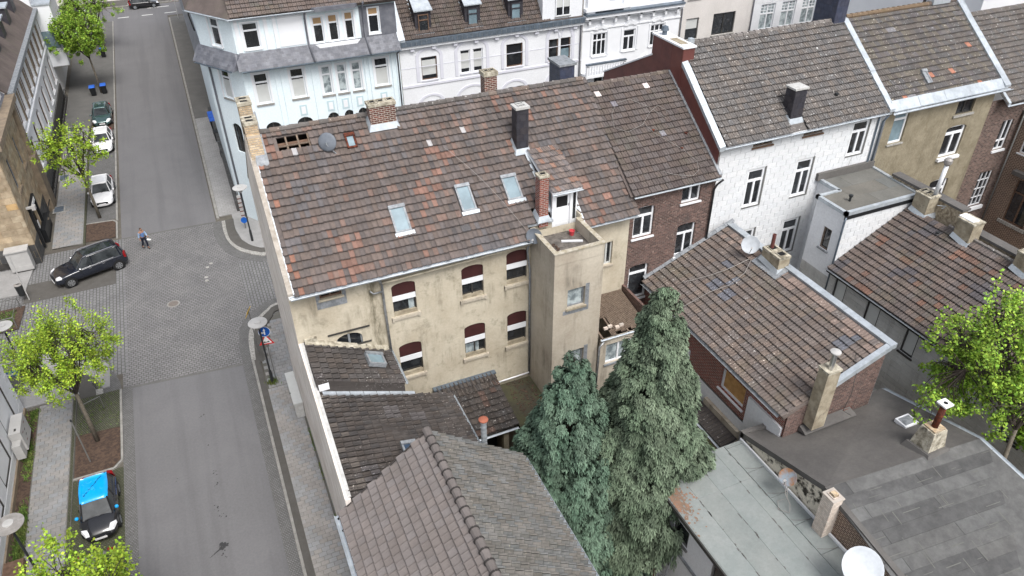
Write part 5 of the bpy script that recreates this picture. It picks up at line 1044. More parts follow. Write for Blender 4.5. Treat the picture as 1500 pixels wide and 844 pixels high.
band(yh, 'eave_flashing', 'zinc', [(32.3, 25.4, 15.14), (40.55, 25.4, 15.14), (40.55, 25.8, 15.42), (32.3, 25.8, 15.42)], [(32.3, 25.4, 15.2), (40.55, 25.4, 15.2), (40.55, 25.78, 15.62), (32.3, 25.78, 15.62)], 9, 0)
gutter(yh, (32.25, 25.3, 15.12), (40.75, 25.3, 15.12), .09)
band(yh, 'verge_trim', 'zinc', [(40.3, 25.4, 15.2), (40.72, 25.4, 15.2), (40.72, 30.0, 18.75), (40.3, 30.0, 18.75)], [(40.3, 25.4, 15.32), (40.72, 25.4, 15.32), (40.72, 30.0, 18.87), (40.3, 30.0, 18.87)], 5)
mb = MB(); k = 32.3
while k < 40.5: mb.tube([(k, 30.0, 18.76), (k+.4, 30.0, 18.74)], [.14, .12], 8, tone=(1.2, 1.05, .78) if k < 38 else (.9, .9, .9)); k += .37
mb.build('ridge_tiles', 'tile_lichen', rY, kind='stuff')
chimney(yh, (40.3, 30.9), 1.5, 1.0, 17.6, 20.3, 'slate_black', 'zinc_dark', .1, .05, 0, flash=None, panel='slate_black'); MB().box((38.4, 29.8, 18.7), (39.7, 30.3, 19.0)).build('flashing', 'zinc', rY)
rh = thing('rough_brick_house', 'brown purple rough brick house at the far right with white barred windows', 'house', (44, 30, 0))
Fr = Face((40.15, 25.95), (52, 25.95)); ro = [(42.15-40.15, 43.1-40.15, 10.9, 12.75), (41.9-40.15, 43.05-40.15, 7.15, 9.5), (44.9-40.15, 46.2-40.15, 11.6, 13.6)]
wall(Fr, 0, 14.2, ro, None, .18).build('wall', 'brick_rough', rh); window(Fr, ro[0], rh, 'TT', fw_=.08, trans=.3, sill='white_clean', sillh=.14); window(Fr, ro[1], rh, 'cell', fw_=.07, sill='white_clean', sillh=.22, sill_out=.14); window(Fr, ro[2], rh, 'plain', 'brown_wood', sill=None)
rR = MB().slab([(41.2, 25.4, 14.15), (60, 25.4, 14.15), (60, 30.2, 17.7), (41.2, 30.2, 17.7)], .12).slab([(40.7, 30.2, 17.7), (60, 30.2, 17.7), (60, 35, 14.1), (40.7, 35, 14.1)], .1).build('roof', 'tile_grey', rh)
tiles(rR, (40.95, 25.36, 14.18), (1, 0, 0), Vector((0, 1, 3.55/4.8)), 24, 18, .3, .335, 'roman', 'tile_grey', tone_set(.95, .08), limit=250, lip=.034)
MB().hexa([(41.0, 25.3, 14.05), (41.2, 25.3, 14.05), (41.2, 26.6, 15.0), (41.0, 26.6, 15.0)], [(41.0, 25.3, 14.25), (41.2, 25.3, 14.25), (41.2, 26.6, 15.2), (41.0, 26.6, 15.2)]).build('verge_trim', 'zinc', rh); gutter(rh, (41.0, 25.25, 14.1), (58, 25.25, 14.1), .07)
# wing at right edge (red brick with dark window) and rubble wall behind E
rw_ = thing('brick_wing', 'red brown brick rear wing with dark brown window at the right edge', 'wing', (46, 23, 0))
Fq = Face((43.6, 25.9), (43.6, 16)); qo = [(1.2, 2.6, 6.6, 9.4, .2), (.6, 1.8, 10.8, 12.2)]
wall(Fq, 0, 13.2, qo, None, .18).build('wall', 'brick_brown', rw_); window(Fq, qo[0], rw_, 'T', 'brown_wood', sill='kerb_light', sillh=.2, sillw=.2); window(Fq, qo[1], rw_, 'plain', 'white_clean', sill='white_clean')
g = MB(); Fq.box(g, .9, 3.0, 9.6, 9.85, 0, .35); g.build('canopy', 'felt_dark', rw_); MB().slab([(43.5, 16, 13.2), (50, 16, 13.2), (50, 25.9, 13.2), (43.5, 25.9, 13.2)], .2).build('roof', 'felt_dark', rw_)
pipe(rw_, [(43.5, 25.75, 13), (43.5, 25.75, 5)], .05, 'pole_grey'); cable('pale cable sagging along the brick wing by the right frame edge', [(43.5, 22.2, 6.6), (43.5, 21.8, 6.2), (43.5, 21.2, 6.05), (43.5, 20.4, 6.0)], .03)
rwl = thing('rubble_wall', 'stepped rubble stone yard wall with dark coping behind the right wing chimneys', 'wall', (33.2, 20, 0))
mb = MB().box((32.1, 20.0, 0), (32.5, 24.2, 12.2)); mb.box((32.1, 16.2, 0), (32.5, 20.0, 11.5)); mb.build('stonework', 'rubble', rwl)
mb = MB(); mb.box((32.03, 19.95, 12.2), (32.57, 24.25, 12.32)); mb.box((32.03, 16.2, 11.5), (32.57, 19.7, 11.62)); mb.build('coping', 'felt_dark', rwl)
# ================================================================ REAR WING C (brown monopitch)
cw = thing('brown_wing', 'long rear wing with brown lichen spotted tiled roof sloping left and bright metal ridge edge', 'wing', (20.5, 20, 0))
CX0, CX1, CZ0, CZ1, CY0, CY1 = 18.0, 22.8, 8.9, 10.9, 15.0, 25.35; kC = (CZ1-CZ0)/(CX1-CX0)
Fc = Face((18.3, CY1), (18.3, CY0+.1)); co_ = [(CY1-19.05, CY1-17.45, 7.05, 8.2)]
lo_ = [(CY1-16.0, CY1-15.4, 6.6, 8.0)]
wall(Fc, 6.55, CZ0+.02, co_+lo_, None, .15).build('wall', 'brick_red', cw); mb = wall(Face((18.24, CY1), (18.24, CY0+.1)), 0, 6.55, [])
mb.box((18.2, 15.15, 6.55), (18.3, 17.15, 8.1)); mb.box((18.24, 21.3, 6.55), (18.3, 23.5, 7.4)); mb.build('white_base', 'white_wall', cw)
w = window(Fc, co_[0], cw, 'plain', 'white_clean', 'ochre', fw_=.1, sill='white_clean'); window(Fc, lo_[0], cw, 'two', 'white_clean', sill='white_clean')
Fc2 = Face((CX0+.25, CY0+.02), (CX1-.05, CY0+.02)); wall(Fc2, 0, CZ0, [], None, top=[(0, CZ0), (Fc2.L, CZ0), (Fc2.L, CZ1-.05)]).build('gable_wall', 'brick_dark', cw)
wall(Face((CX1-.06, CY0), (CX1-.06, CY1)), 0, CZ1-.05, []).build('east_wall', 'siding_grey', cw)
rC = MB().slab([(CX0, CY0, CZ0), (CX1, CY0, CZ1), (CX1, CY1, CZ1), (CX0, CY1, CZ0)], .12).build('roof', 'tile_lichen', cw)
def cspec(i, j, p):
    for a, b, r in ((20.1, 21.9, .3), (21.6, 16.45, .3), (21.0, 23.3, .22), (19.9, 22.6, .3), (22.0, 16.2, .25), (20.6, 22.2, .2)):
        if abs(p.x-a) < r and abs(p.y-b) < r: return (.85, 1.05, 1.35)
    if p.x > 22.0 and rnd.random() < .5: return (1.5, 1.4, 1.35)
    return None
tiles(rC, (CX0-.05, CY1-.1, CZ0+.0), (0, -1, 0), Vector((1, 0, kC)), 34, 15, .3, .34, 'roman', 'tile_lichen', tone_set(1.0, .1), limit=300, special=cspec, lip=.034)
band(cw, 'ridge_flashing', 'zinc', [(CX1-.06, CY0-.12, CZ1-.1), (CX1+.22, CY0-.12, CZ1-.1), (CX1+.22, CY1, CZ1-.1), (CX1-.06, CY1, CZ1-.1)], [(CX1-.1, CY0-.12, CZ1+.1), (CX1+.22, CY0-.12, CZ1+.13), (CX1+.22, CY1, CZ1+.13), (CX1-.1, CY1, CZ1+.1)], 8)
mb = MB(); mb.hexa([(20.0, CY0-.12, CZ0+2*kC-.1), (CX1, CY0-.12, CZ1-.12), (CX1, CY0+.12, CZ1-.12), (20.0, CY0+.12, CZ0+2*kC-.1)], [(20.0, CY0-.12, CZ0+2*kC+.14), (CX1, CY0-.12, CZ1+.13), (CX1, CY0+.12, CZ1+.13), (20.0, CY0+.12, CZ0+2*kC+.14)]); mb.build('verge_trim', 'zinc', cw)
mb = MB(); x = CX0+.1
while x < CX1-.1: mb.hexa([(x, CY1-.02, CZ0+(x-CX0)*kC-.02), (x+.5, CY1-.02, CZ0+(x+.5-CX0)*kC-.02), (x+.5, CY1+.1, CZ0+(x+.5-CX0)*kC+.05), (x, CY1+.1, CZ0+(x-CX0)*kC+.05)], [(x, CY1-.12, CZ0+(x-CX0)*kC+.1), (x+.48, CY1-.12, CZ0+(x+.5-CX0)*kC+.1), (x+.48, CY1+.1, CZ0+(x+.5-CX0)*kC+.16), (x, CY1+.1, CZ0+(x-CX0)*kC+.16)]); x += .5
mb.build('flashing', 'lead', cw)
gutter(cw, (CX0-.1, CY1-.2, CZ0-.02), (CX0-.1, CY0+.2, CZ0-.02), .08, 'lead')
ch_ = chimney(cw, (22.6, 21.65), .62, 1.15, 10.4, 11.55, 'cement', 'cement_old', .12, .02, -2, zf=(10.75, 10.95)); MB().lathe((22.6, 22.0, 11.55), [(.09, 0), (.09, .7), (.07, .7), (.07, 0)], 12).build('flue_pipe', 'maroon', ch_)
MB().hexa([(22.0, 20.8, CZ0+4.0*kC+.09), (22.7, 20.8, CZ1+.04), (22.7, 22.5, CZ1+.04), (22.0, 22.5, CZ0+4.0*kC+.09)], [(22.0, 20.8, CZ0+4.0*kC+.12), (22.7, 20.8, CZ1+.08), (22.7, 22.5, CZ1+.08), (22.0, 22.5, CZ0+4.0*kC+.12)]).build('flashing', 'lead', rC)
c2 = chimney(cw, (19.45, 14.75), .62, .5, 8.2, 11.2, 'cement', 'cement_old', .1, .03, 0, flash=None); MB().lathe((19.4, 14.7, 11.2), [(.1, 0), (.1, .75)], 14).build('flue_pipe', 'steel', c2); MB().lathe((19.4, 14.7, 11.98), [(.0, 0), (.2, .0), (.2, .05), (.05, .1), (0, .1)], 16).build('flue_cap', 'lamp_white', c2)
for k in range(3): a = 2.1*k; MB().tube([(19.4+.1*math.cos(a), 14.7+.1*math.sin(a), 11.9), (19.4+.15*math.cos(a), 14.7+.15*math.sin(a), 12.0)], .01, 4).build('cap_strut', 'steel', c2)
dish('satellite_dish', 'white satellite dish beside the stained chimney on the brown rear wing', (22.1, 22.85, 11.35), .42, (-.45, -.75, .4), 'dish_white', (22.15, 22.9, 10.75))
cable('upper aerial cable lying across the brown rear wing roof', [(21.95, 22.6, 10.74), (21.0, 22.7, 10.42), (20.2, 23.0, 10.07), (19.4, 23.4, 9.74), (18.9, 23.7, 9.57)], .014)
cable('lower aerial cable lying across the brown rear wing roof', [(22.0, 22.5, 10.77), (21.3, 22.0, 10.52), (20.4, 21.9, 10.14), (19.6, 22.2, 9.80), (18.6, 22.3, 9.37), (18.1, 22.4, 9.12)], .014)
cable('thin dark cable hanging over the metal verge beside the steel flue', [(21.6, 15.5, 10.6), (21.2, 14.9, 10.2), (20.9, 14.6, 9.4), (20.6, 14.5, 8.7), (20.9, 14.3, 8.5)], .012, 'dark_frame')
# small buildings west of wing C
lb = thing('glazed_lean_to', 'narrow lower lean-to roof of dark ribbed sheets below the white base wall', 'lean-to', (17.8, 18, 0))
MB().slab([(17.25, 17.1, 5.5), (18.05, 17.1, 5.7), (18.05, 20.5, 5.7), (17.25, 20.5, 5.5)], .06).build('roof', 'slate_black', lb)
for k in range(17): MB().hexa([(17.25, 17.12+k*.2, 5.5), (18.03, 17.12+k*.2, 5.7), (18.03, 17.3+k*.2, 5.7), (17.25, 17.3+k*.2, 5.5)], [(17.25, 17.14+k*.2, 5.53), (18.03, 17.14+k*.2, 5.73), (18.03, 17.28+k*.2, 5.73), (17.25, 17.28+k*.2, 5.53)]).build('roof_sheet', 'tile_dark', lb)
MB().box((17.3, 17.2, 0), (18.0, 20.4, 5.4)).build('wall', 'stucco_tower', lb); gutter(lb, (17.18, 20.5, 5.46), (17.18, 17.1, 5.46), .05)
MB().box((18.06, 17.2, 0), (18.23, 19.6, 6.0)).build('planter_ledge', 'stucco_tower', label='stained cream ledge between the white base wall and ribbed lean-to', cat='ledge')
# ================================================================ REAR WING E (right, grey siding, windows below eave)
ew = thing('grey_sided_wing', 'rear wing with brown tiles above grey weatherboard wall and square blank windows', 'wing', (29.5, 17, 0))
EX0, EX1, EZ0, EZ1, EY0, EY1 = 27.0, 31.6, 9.0, 11.45, 5.0, 22.38; kE = (EZ1-EZ0)/(EX1-EX0)
Fe = Face((27.25, EY1), (27.25, EY0)); eo = [(EY1-y1, EY1-y0, z0, z1) for y0, y1, z0, z1 in ((21.15, 21.9, 7.35, 8.7), (19.0, 19.8, 7.25, 8.7), (16.75, 17.45, 7.3, 8.7), (13.4, 14.3, 6.9, 8.0), (11.2, 12.1, 6.9, 8.3))]
ewl = wall(Fe, 0, EZ0, eo, None, .14).build('wall', 'siding_bed', ew)
def eskip(x, z, w, h):
    z += 4.5; return any(o[0]-w/2+.001 < x < o[1]+w/2-.001 and o[2]-h/2+.001 < z < o[3]+h/2-.001 for o in eo)
panels(ewl, (27.246, EY1, 4.5), (0, -1, 0), (0, 0, 1), 13.5, 4.5, 1.35, .3, .018, .014, 'siding_grey', tone_set(1, .07, (), .008), holes=[(o[0], o[2]-4.5, o[1], o[3]-4.5) for o in eo], limit=200, name='weatherboard')
for o in eo: window(Fe, o, ew, 'plain', 'dark_frame', 'blind_grey', fw_=.07, sill='dark_frame', d=-.06)
wall(Face((27.25, EY0), (31.5, EY0)), 0, 9, []).build('end_wall', 'siding_grey', ew)
rE = MB().slab([(EX0, 12.4, EZ0), (EX1, 12.4, EZ1), (EX1, EY1, EZ1), (EX0, EY1, EZ0)], .12).build('roof', 'tile_brown', ew)
def espec(i, j, p):
    n = math.sin(p.x*2.2+p.y*.9)+math.sin(p.y*1.7-p.x)
    if n > 1.3 and rnd.random() < .3: return (1.5, 1.08, .9)
    if n < -1.3 and rnd.random() < .7: return (.85, .95, 1.1)
tiles(rE, (EX0-.04, EY1, EZ0), (0, -1, 0), Vector((1, 0, kE)), 33, 15, .3, .345, 'roman', 'tile_brown', tone_set(1.1, .12, ((.04, (1.35, 1.05, .92)),)), limit=300, special=espec, lip=.036)
MB().slab([(EX0, EY0, EZ0-.3), (EX1+.5, EY0, EZ0+.4), (EX1+.5, 12.35, EZ0+.4), (EX0, 12.35, EZ0-.3)], .2).build('lower_roof', 'felt_dark', ew)
MB().hexa([(EX0, 12.2, EZ0), (EX1, 12.2, EZ1), (EX1, 12.45, EZ1), (EX0, 12.45, EZ0)], [(EX0, 12.2, EZ0+.1), (EX1, 12.2, EZ1+.1), (EX1, 12.45, EZ1+.1), (EX0, 12.45, EZ0+.1)]).build('verge_trim', 'white_clean', ew)
gutter(ew, (EX0-.1, EY1, EZ0-.02), (EX0-.1, 12.3, EZ0-.02), .05, 'lead'); MB().box((EX0-.03, 12.3, EZ0-.22), (EX0+.0, EY1, EZ0-.06)).build('fascia', 'plastic_black', ew)
mb = MB(); y = EY1-2.3
while y > 13: mb.tube([(EX1+.03, y, EZ1+.06), (EX1+.03, y-.45, EZ1+.04)], [.1, .09], 6, tone=(1.3, 1.3, 1.3)); y -= .42
mb.build('ridge_tiles', 'tile_grey', rE, kind='stuff')
c3 = chimney(ew, (31.75, 21.75), .72, .85, 10.9, 12.45, 'cement', 'cement_old', .08, .02, -3, zf=(11.3, 11.5))
MB().tube([(31.9, 21.5, 12.45), (32.0, 21.5, 14.0)], .1, 12).build('flue_pipe', 'white_clean', c3, smooth=True); MB().lathe((32.0, 21.5, 14.0), [(.12, 0), (.19, .12), (.19, .28), (.12, .36), (0, .38)], 14).build('flue_cap', 'lamp_grey', c3)
c4 = chimney(ew, (31.55, 19.1), .7, .85, 10.9, 12.4, 'cement', 'cement_old', .08, .03, 0, zf=(11.2, 11.45)); MB().box((31.3, 18.85, 12.4), (31.75, 19.6, 12.44)).build('cover_plate', 'white_clean', c4)
c5 = chimney(ew, (31.6, 16.0), .7, .95, 10.9, 12.3, 'cement', 'cement_old', .08, .03, 0, zf=(11.2, 11.45))
MB().lathe((31.0, 20.1, 11.1), [(.05, 0), (.06, .2), (.09, .22), (0, .26)], 8).build('vent', 'pole_black', rE)
mb = MB(); mb.tube([(32.0, 21.0, 11.9), (32.5, 20.7, 12.2)], .02, 5); mb.tube([(31.9, 21.2, 12.0), (32.3, 20.6, 12.1)], .02, 5); mb.build('roof_bracket', 'zinc', c3)
# ================================================================ DARK FELT HOUSE F and GREEN FLAT ROOF G
fh = thing('felt_roof_building', 'building with low dark bitumen felt roof folded along a shallow ridge, lower right', 'building', (20.7, 11, 0))
FX0, FX1 = 17.2, 24.2; yr0, yr1 = 11.76, 11.2; zr = 8.73
NW, NE, SE, SW, RW, RE = (FX0, 16.0, 7.35), (FX1, 15.6, 7.6), (FX1, 2.0, 7.6), (FX0, 2.0, 7.2), (FX0, yr0, zr), (FX1, yr1, zr)
rn = MB().slab([RW, RE, NE, NW], .14).build('roof', 'felt_dark', fh); rsn = MB().slab([SW, SE, RE, RW], .14).build('roof', 'felt_grey', fh)
Un = (Vector(RE)-Vector(RW)).normalized(); Vs = (Vector(SW)-Vector(RW)); Vn_ = Vs-Un*Vs.dot(Un)
panels(rsn, Vector(RE)+Vector((0, 0, .004)), -Un, Vn_, 7.0, 7.6, 6.2, .5, .008, .008, 'felt_grey', tone_set(1.02, .08, ((.36, (.77, .77, .78)),), .01), limit=80, name='roofing_sheet', stag=.43, jit=.004)
Vq = (Vector(NW)-Vector(RW)); Vq = Vq-Un*Vq.dot(Un)
panels(rn, Vector(RW)+Vector((0, 0, .004)), Un, Vq, 6.95, 3.85, 7.0, 1.0, .008, .008, 'felt_dark', tone_set(1.0, .04, (), .01), limit=60, name='roofing_sheet', stag=.0, jit=.003)
mb = MB(); 
Fwf = Face((FX0+.03, 16.0), (FX0+.03, 2.0)); mb.poly([Fwf.P(0, 0), Fwf.P(14, 0), Fwf.P(14, 7.15), Fwf.P(4.24, 8.65), Fwf.P(0, 7.28)]); mb.poly([(FX0, 16.0, 0), (FX1, 15.6, 0), (FX1, 15.6, 7.5), (FX0, 16.0, 7.3)]); mb.poly([(FX1-.03, 15.6, 0), (FX1-.03, 2, 0), (FX1-.03, 2, 7.5), (FX1-.03, 11.2, 8.6), (FX1-.03, 15.6, 7.5)]); mb.build('wall', 'dirty_white', fh)
mb = MB(); mb.hexa([Fwf.P(4.9, 6.9, .01), Fwf.P(9.5, 6.9, .01), Fwf.P(9.5, 6.9, 0), Fwf.P(4.9, 6.9, 0)], [Fwf.P(4.9, 8.5, .01), Fwf.P(9.5, 7.82, .01), Fwf.P(9.5, 7.82, 0), Fwf.P(4.9, 8.5, 0)]); mb.build('brick_patch', 'brick_brown', fh)
mb = MB(); mb.hexa([(FX0-.06, 16.1, 7.2), (FX0+.16, 16.1, 7.2), (FX0+.16, yr0, 8.6), (FX0-.06, yr0, 8.6)], [(FX0-.06, 16.1, 7.46), (FX0+.16, 16.1, 7.46), (FX0+.16, yr0, 8.84), (FX0-.06, yr0, 8.84)]); mb.hexa([(FX0-.06, yr0, 8.6), (FX0+.16, yr0, 8.6), (FX0+.16, 2, 7.1), (FX0-.06, 2, 7.1)], [(FX0-.06, yr0, 8.8), (FX0+.16, yr0, 8.8), (FX0+.16, 2, 7.3), (FX0-.06, 2, 7.3)]); mb.hexa([(FX0-.06, 15.95, 7.2), (20, 15.72, 7.3), (20, 15.95, 7.3), (FX0-.06, 16.15, 7.2)], [(FX0-.06, 15.95, 7.5), (20, 15.72, 7.6), (20, 15.95, 7.6), (FX0-.06, 16.15, 7.5)]); mb.build('edge_upstand', 'felt_dark', fh)
gutter(fh, (FX1+.08, 15.6, 7.6), (FX1+.08, 11.2, 8.72), .08); gutter(fh, (FX1+.08, 11.2, 8.72), (FX1+.08, 2.0, 7.6), .08)
c6 = MB().hexa([(21.65, 11.35, 8.4), (22.6, 11.35, 8.4), (22.6, 12.25, 8.4), (21.65, 12.25, 8.4)], [(21.8, 11.5, 9.65), (22.45, 11.5, 9.65), (22.45, 12.1, 9.65), (21.8, 12.1, 9.65)]).build('chimney', 'cement_old', fh)
MB().box((21.85, 11.55, 9.65), (22.4, 12.05, 9.72)).build('cap', 'brick_buff', c6); MB().tube([(22.1, 11.8, 9.7), (22.15, 11.8, 10.8)], .12, 14).build('flue_pipe', 'rust', c6, smooth=True); g = MB().box((21.93, 11.6, 10.82), (22.35, 12.0, 10.88)); g.build('flue_cap', 'white_clean', c6); MB().lathe((22.15, 11.8, 10.885), [(.08, 0), (0, .001)], 12).build('flue_opening', 'black', c6)
MB().hexa([(21.35, 11.0, 8.35), (22.85, 11.0, 8.35), (22.8, 12.4, 8.45), (21.4, 12.4, 8.35)], [(21.6, 11.3, 8.85), (22.62, 11.3, 8.85), (22.62, 12.3, 8.75), (21.6, 12.3, 8.75)]).build('flashing', 'felt_dark', c6)
sk = MB(); c = Vector((22.8, 13.3, 8.3)); sk.box((c.x-.3, c.y-.3, 8.2), (c.x+.4, c.y+.25, 8.36)); s_ = sk.build('skylight', 'white_clean', rn); MB().box((c.x-.22, c.y-.22, 8.36), (c.x+.32, c.y+.17, 8.38)).build('pane', 'lead', s_)
MB().box((21.2, 14.9, 7.7), (21.65, 15.3, 8.1)).build('vent_box', 'rust', fh)
MB().hexa([(19.0, 14.6, 7.9), (21.6, 14.55, 8.0), (21.6, 15.0, 7.9), (19.0, 15.0, 7.8)], [(19.0, 14.7, 7.98), (21.6, 14.7, 8.05), (21.6, 14.98, 8.12), (19.0, 14.98, 8.08)]).build('flashing', 'felt_dark', rn)
gh = thing('green_flat_roof_building', 'white building with pale green felt flat roof, bottom right of the conifers', 'building', (15, 12, 0))
GX0, GX1, GY1, GZ = 12.78, 17.12, 16.05, 7.05
rG = MB().prism([(GX0, 2), (GX1, 2), (GX1, GY1), (GX0, GY1)], GZ-.15, GZ-.01).build('roof', 'felt_green', gh)
panels(rG, (GX0+.03, GY1-11.0, GZ-.01), (1, 0, 0), (0, 1, 0), 3.42, 11.0-.03, .98, 4.6, .014, .01, 'felt_green', tone_set(1.0, .04, (), .01), limit=60, name='roofing_sheet', stag=.0)
panels(rG, (GX0+3.5, GY1-11.0, GZ-.01), (1, 0, 0), (0, 1, 0), .82, 11.0-.03, .82, 1.35, .014, .03, 'felt_green', tone_set(.93, .05, (), .01), limit=60, name='roofing_sheet', stag=.0)
MB().box((GX1-.02, 5, GZ), (GX1+.05, GY1, GZ+.12)).build('edge_trim', 'white_clean', gh)
Fg = Face((13.0, GY1-.1), (13.0, 2)); go = [(GY1-.1-14.4, GY1-.1-13.5, 5.35, 6.3), (GY1-.1-12.1, GY1-.1-11.0, 5.35, 6.4), (GY1-.1-13.2, GY1-.1-12.2, 2.2, 3.9)]
wall(Fg, 0, GZ-.15, go, None, .15).build('wall', 'white_wall', gh)
for o in go[:2]: window(Fg, o, gh, 'plain', 'pole_grey', 'glass_dark', fw_=.08, sill='pole_grey', d=-.06)
window(Fg, go[2], gh, 'two', 'lead', sill='lead', d=-.06)
MB().box((12.72, 5, GZ-.2), (12.8, GY1, GZ-.02)).build('fascia', 'dark_frame', gh); MB().box((12.93, 5, 4.6), (12.99, GY1-.2, 4.75)).build('band', 'lead', gh)
mb = MB(); rr = random.Random(2)
for k in range(700):
    x = GX0+.03+abs(rr.gauss(0, .3)); y = 14.7+rr.gauss(0, .6); s = rr.uniform(.012, .05); mb.poly([(x+s*rr.uniform(.6, 1.3)*math.cos(2*math.pi*q/5), y+s*rr.uniform(.6, 1.8)*math.sin(2*math.pi*q/5), GZ+.006+.00002*k) for q in range(5)])
mb.build('needle_litter', 'rust_stain', rG, kind='stuff')
mb = MB(); rr = random.Random(23)
for k in range(70):
    i_ = rr.choice((.98, 1.96, 2.94, 3.47)); x = GX0+.03+i_+rr.gauss(0, .02); y = GY1-rr.uniform(.4, 9); l = rr.uniform(.02, .16); w = rr.uniform(.01, .03); mb.poly([(x-w, y-l, GZ+.006), (x+w, y-l*.6, GZ+.006), (x+w*1.3, y+l*.5, GZ+.006), (x-w*.6, y+l, GZ+.006)])
for k in range(5):
    y = GY1-1.3-k*1.35; n = 8; q = [(GX0+3.55+.75*t/n, y-.25*math.sin(math.pi*t/n*.5)) for t in range(n+1)]
    for (x0_, y0_), (x1_, y1_) in zip(q, q[1:]): mb.poly([(x0_, y0_-.012, GZ+.026), (x1_, y1_-.012, GZ+.026), (x1_, y1_+.012, GZ+.026), (x0_, y0_+.012, GZ+.026)])
mb.build('tar_marks', 'felt_dark', rG, kind='stuff')
mb = MB(); Rn = (Vector(SW)-Vector(RW)).normalized(); O_ = Vector(RW)
for k in range(90):
    u = rr.uniform(.3, 6.6); v = rr.uniform(.3, 7.4); l = rr.uniform(.15, .8); w = rr.uniform(.008, .02); a = O_+Un*u+Vn_.normalized()*v+Vector((0, 0, .024)); b = a+(Vn_.normalized() if rr.random() < .6 else Un)*l; s_ = (b-a).normalized().cross(Vector((0, 0, 1)))*w; mb.poly([a-s_, b-s_, b+s_, a+s_])
mb.build('chalky_seams', 'felt_brown', rsn, kind='stuff')
wc = chimney(gh, (17.0, 11.25), .45, .5, 7.0, 9.0, 'brick_white', 'brick_white', .06, .03, 1, flash=None)
MB().box((16.9, 11.15, 9.0), (17.1, 11.35, 9.13)).build('pot', 'brick_buff', wc)
dish('satellite_dish', 'rust stained blue grey satellite dish on the wall above the green flat roof', (16.75, 13.05, 8.15), .33, (-.7, -.35, .5), 'rust_bright', (17.15, 13.1, 7.8))
dish('satellite_dish', 'large plain white satellite dish at the bottom edge, the biggest on the roofs', (16.25, 8.95, 8.35), .66, (-.3, -.5, .78), 'dish_white', (16.9, 9.3, 7.1), arm=False)
cable('tangle of white cable hanging below the rust stained dish', [(16.7, 13.0, 7.9), (16.55, 12.8, 7.6), (16.6, 12.5, 7.3), (16.45, 12.3, 7.12), (16.2, 12.6, 7.1), (16.4, 12.9, 7.15), (16.6, 12.7, 7.4), (16.7, 12.9, 7.8)], .014)
# corrugated broken canopy by the tower
cc = thing('broken_canopy', 'rotten corrugated canopy with missing sheets between stair tower and brick house', 'canopy', (15.5, 23.8, 0))
zc = lambda y: 8.95-(24.9-y)*.18
for k in range(9):
    x = 14.2+k*.27
    if k in (0, 1): segs = ((23.9, 25.05),)
    elif k in (2,): segs = ((23.7, 25.05), (22.6, 22.9))
    else: segs = ((22.65+.1*(k % 2), 25.05),)
    for a, b in segs:
        m_ = MB(); n = 4
        for q in range(n):
            x0_ = x+q*.066; m_.hexa([(x0_, a, zc(a)), (x0_+.066, a, zc(a)+.0), (x0_+.066, b, zc(b)), (x0_, b, zc(b))], [(x0_+.01, a, zc(a)+.03), (x0_+.035, a, zc(a)+.035), (x0_+.035, b, zc(b)+.035), (x0_+.01, b, zc(b)+.03)])
        m_.build('corrugated_sheet', 'old_wood', cc)
for x in (14.25, 14.9, 15.6, 16.3): MB().hexa([(x, 22.6, zc(22.6)-.14), (x+.08, 22.6, zc(22.6)-.14), (x+.08, 25.05, zc(25.05)-.14), (x, 25.05, zc(25.05)-.14)], [(x, 22.6, zc(22.6)-.03), (x+.08, 22.6, zc(22.6)-.03), (x+.08, 25.05, zc(25.05)-.03), (x, 25.05, zc(25.05)-.03)]).build('rafter', 'old_wood', cc)
Fcc = Face((14.15, 22.6), (16.75, 22.6)); ccop = [(.35, 1.75, 6.9, 8.05)]; wall(Fcc, 0, 8.5, ccop, None, .12).build('wall', 'stucco_tower', cc); window(Fcc, ccop[0], cc, 'two', 'white_clean', 'curtain', sill='lead')
gutter(cc, (14.15, 22.5, 8.5), (16.8, 22.5, 8.5), .05); pipe(cc, [(14.3, 22.5, 8.4), (14.05, 22.45, 8.2), (14.0, 22.45, 5.5)], .05, 'zinc_pipe')
MB().box((16.7, 22.6, 0), (16.82, 25.35, 9.2)).build('side_wall', 'brick_dark', cc)
for k, (x, y) in enumerate(((14.55, 22.95), (14.8, 23.0), (15.1, 22.85), (15.35, 22.9))): MB().box((x, y, zc(y)+.03), (x+.2, y+.12, zc(y)+.14)).build('loose_brick', 'brick_white', cc)
# ================================================================ YARDS
sheet('yard', [(1.5, 2), (60, 2), (60, 25), (1.5, 25)], .05, 'soil')
MB().box((8.3, 6, .05), (12.98, 17.5, 1.95)).build('raised_yard', 'ground_earth', kind='structure')
yw = thing('white_yard_wall', 'white painted low yard wall below the conifers', 'wall', (12, 15.5, 1.95)); MB().box((11.0, 15.5, 1.95), (12.99, 15.7, 3.9)).build('masonry', 'white_wall', yw); MB().box((12.75, 15.0, 1.95), (12.99, 15.49, 3.9)).build('pier', 'white_wall', yw)
MB().hexa([(11.3, 14.2, 1.95), (12.3, 14.2, 1.95), (12.35, 15.3, 1.95), (11.4, 15.3, 1.95)], [(11.5, 14.4, 2.75), (12.1, 14.35, 2.85), (12.15, 15.1, 2.8), (11.55, 15.1, 2.75)]).build('covered_heap', 'plastic_black', label='dark covered heap in front of the white yard wall', cat='covered heap')
ld = thing('ladder', 'grey ladder leaning beside the white building near the bottom edge', 'ladder', (12.85, 14.1, 1.95))
for s in (0, .4): MB().tube([(12.4, 14.0+s, 1.95), (12.9, 14.0+s, 4.6)], .03, 6).build('rail', 'lead', ld)
for k in range(8): t = (k+.5)/8; MB().tube([(12.4+.5*t, 14.0, 1.95+2.65*t), (12.4+.5*t, 14.4, 1.95+2.65*t)], .018, 6).build('rung', 'lead', ld)
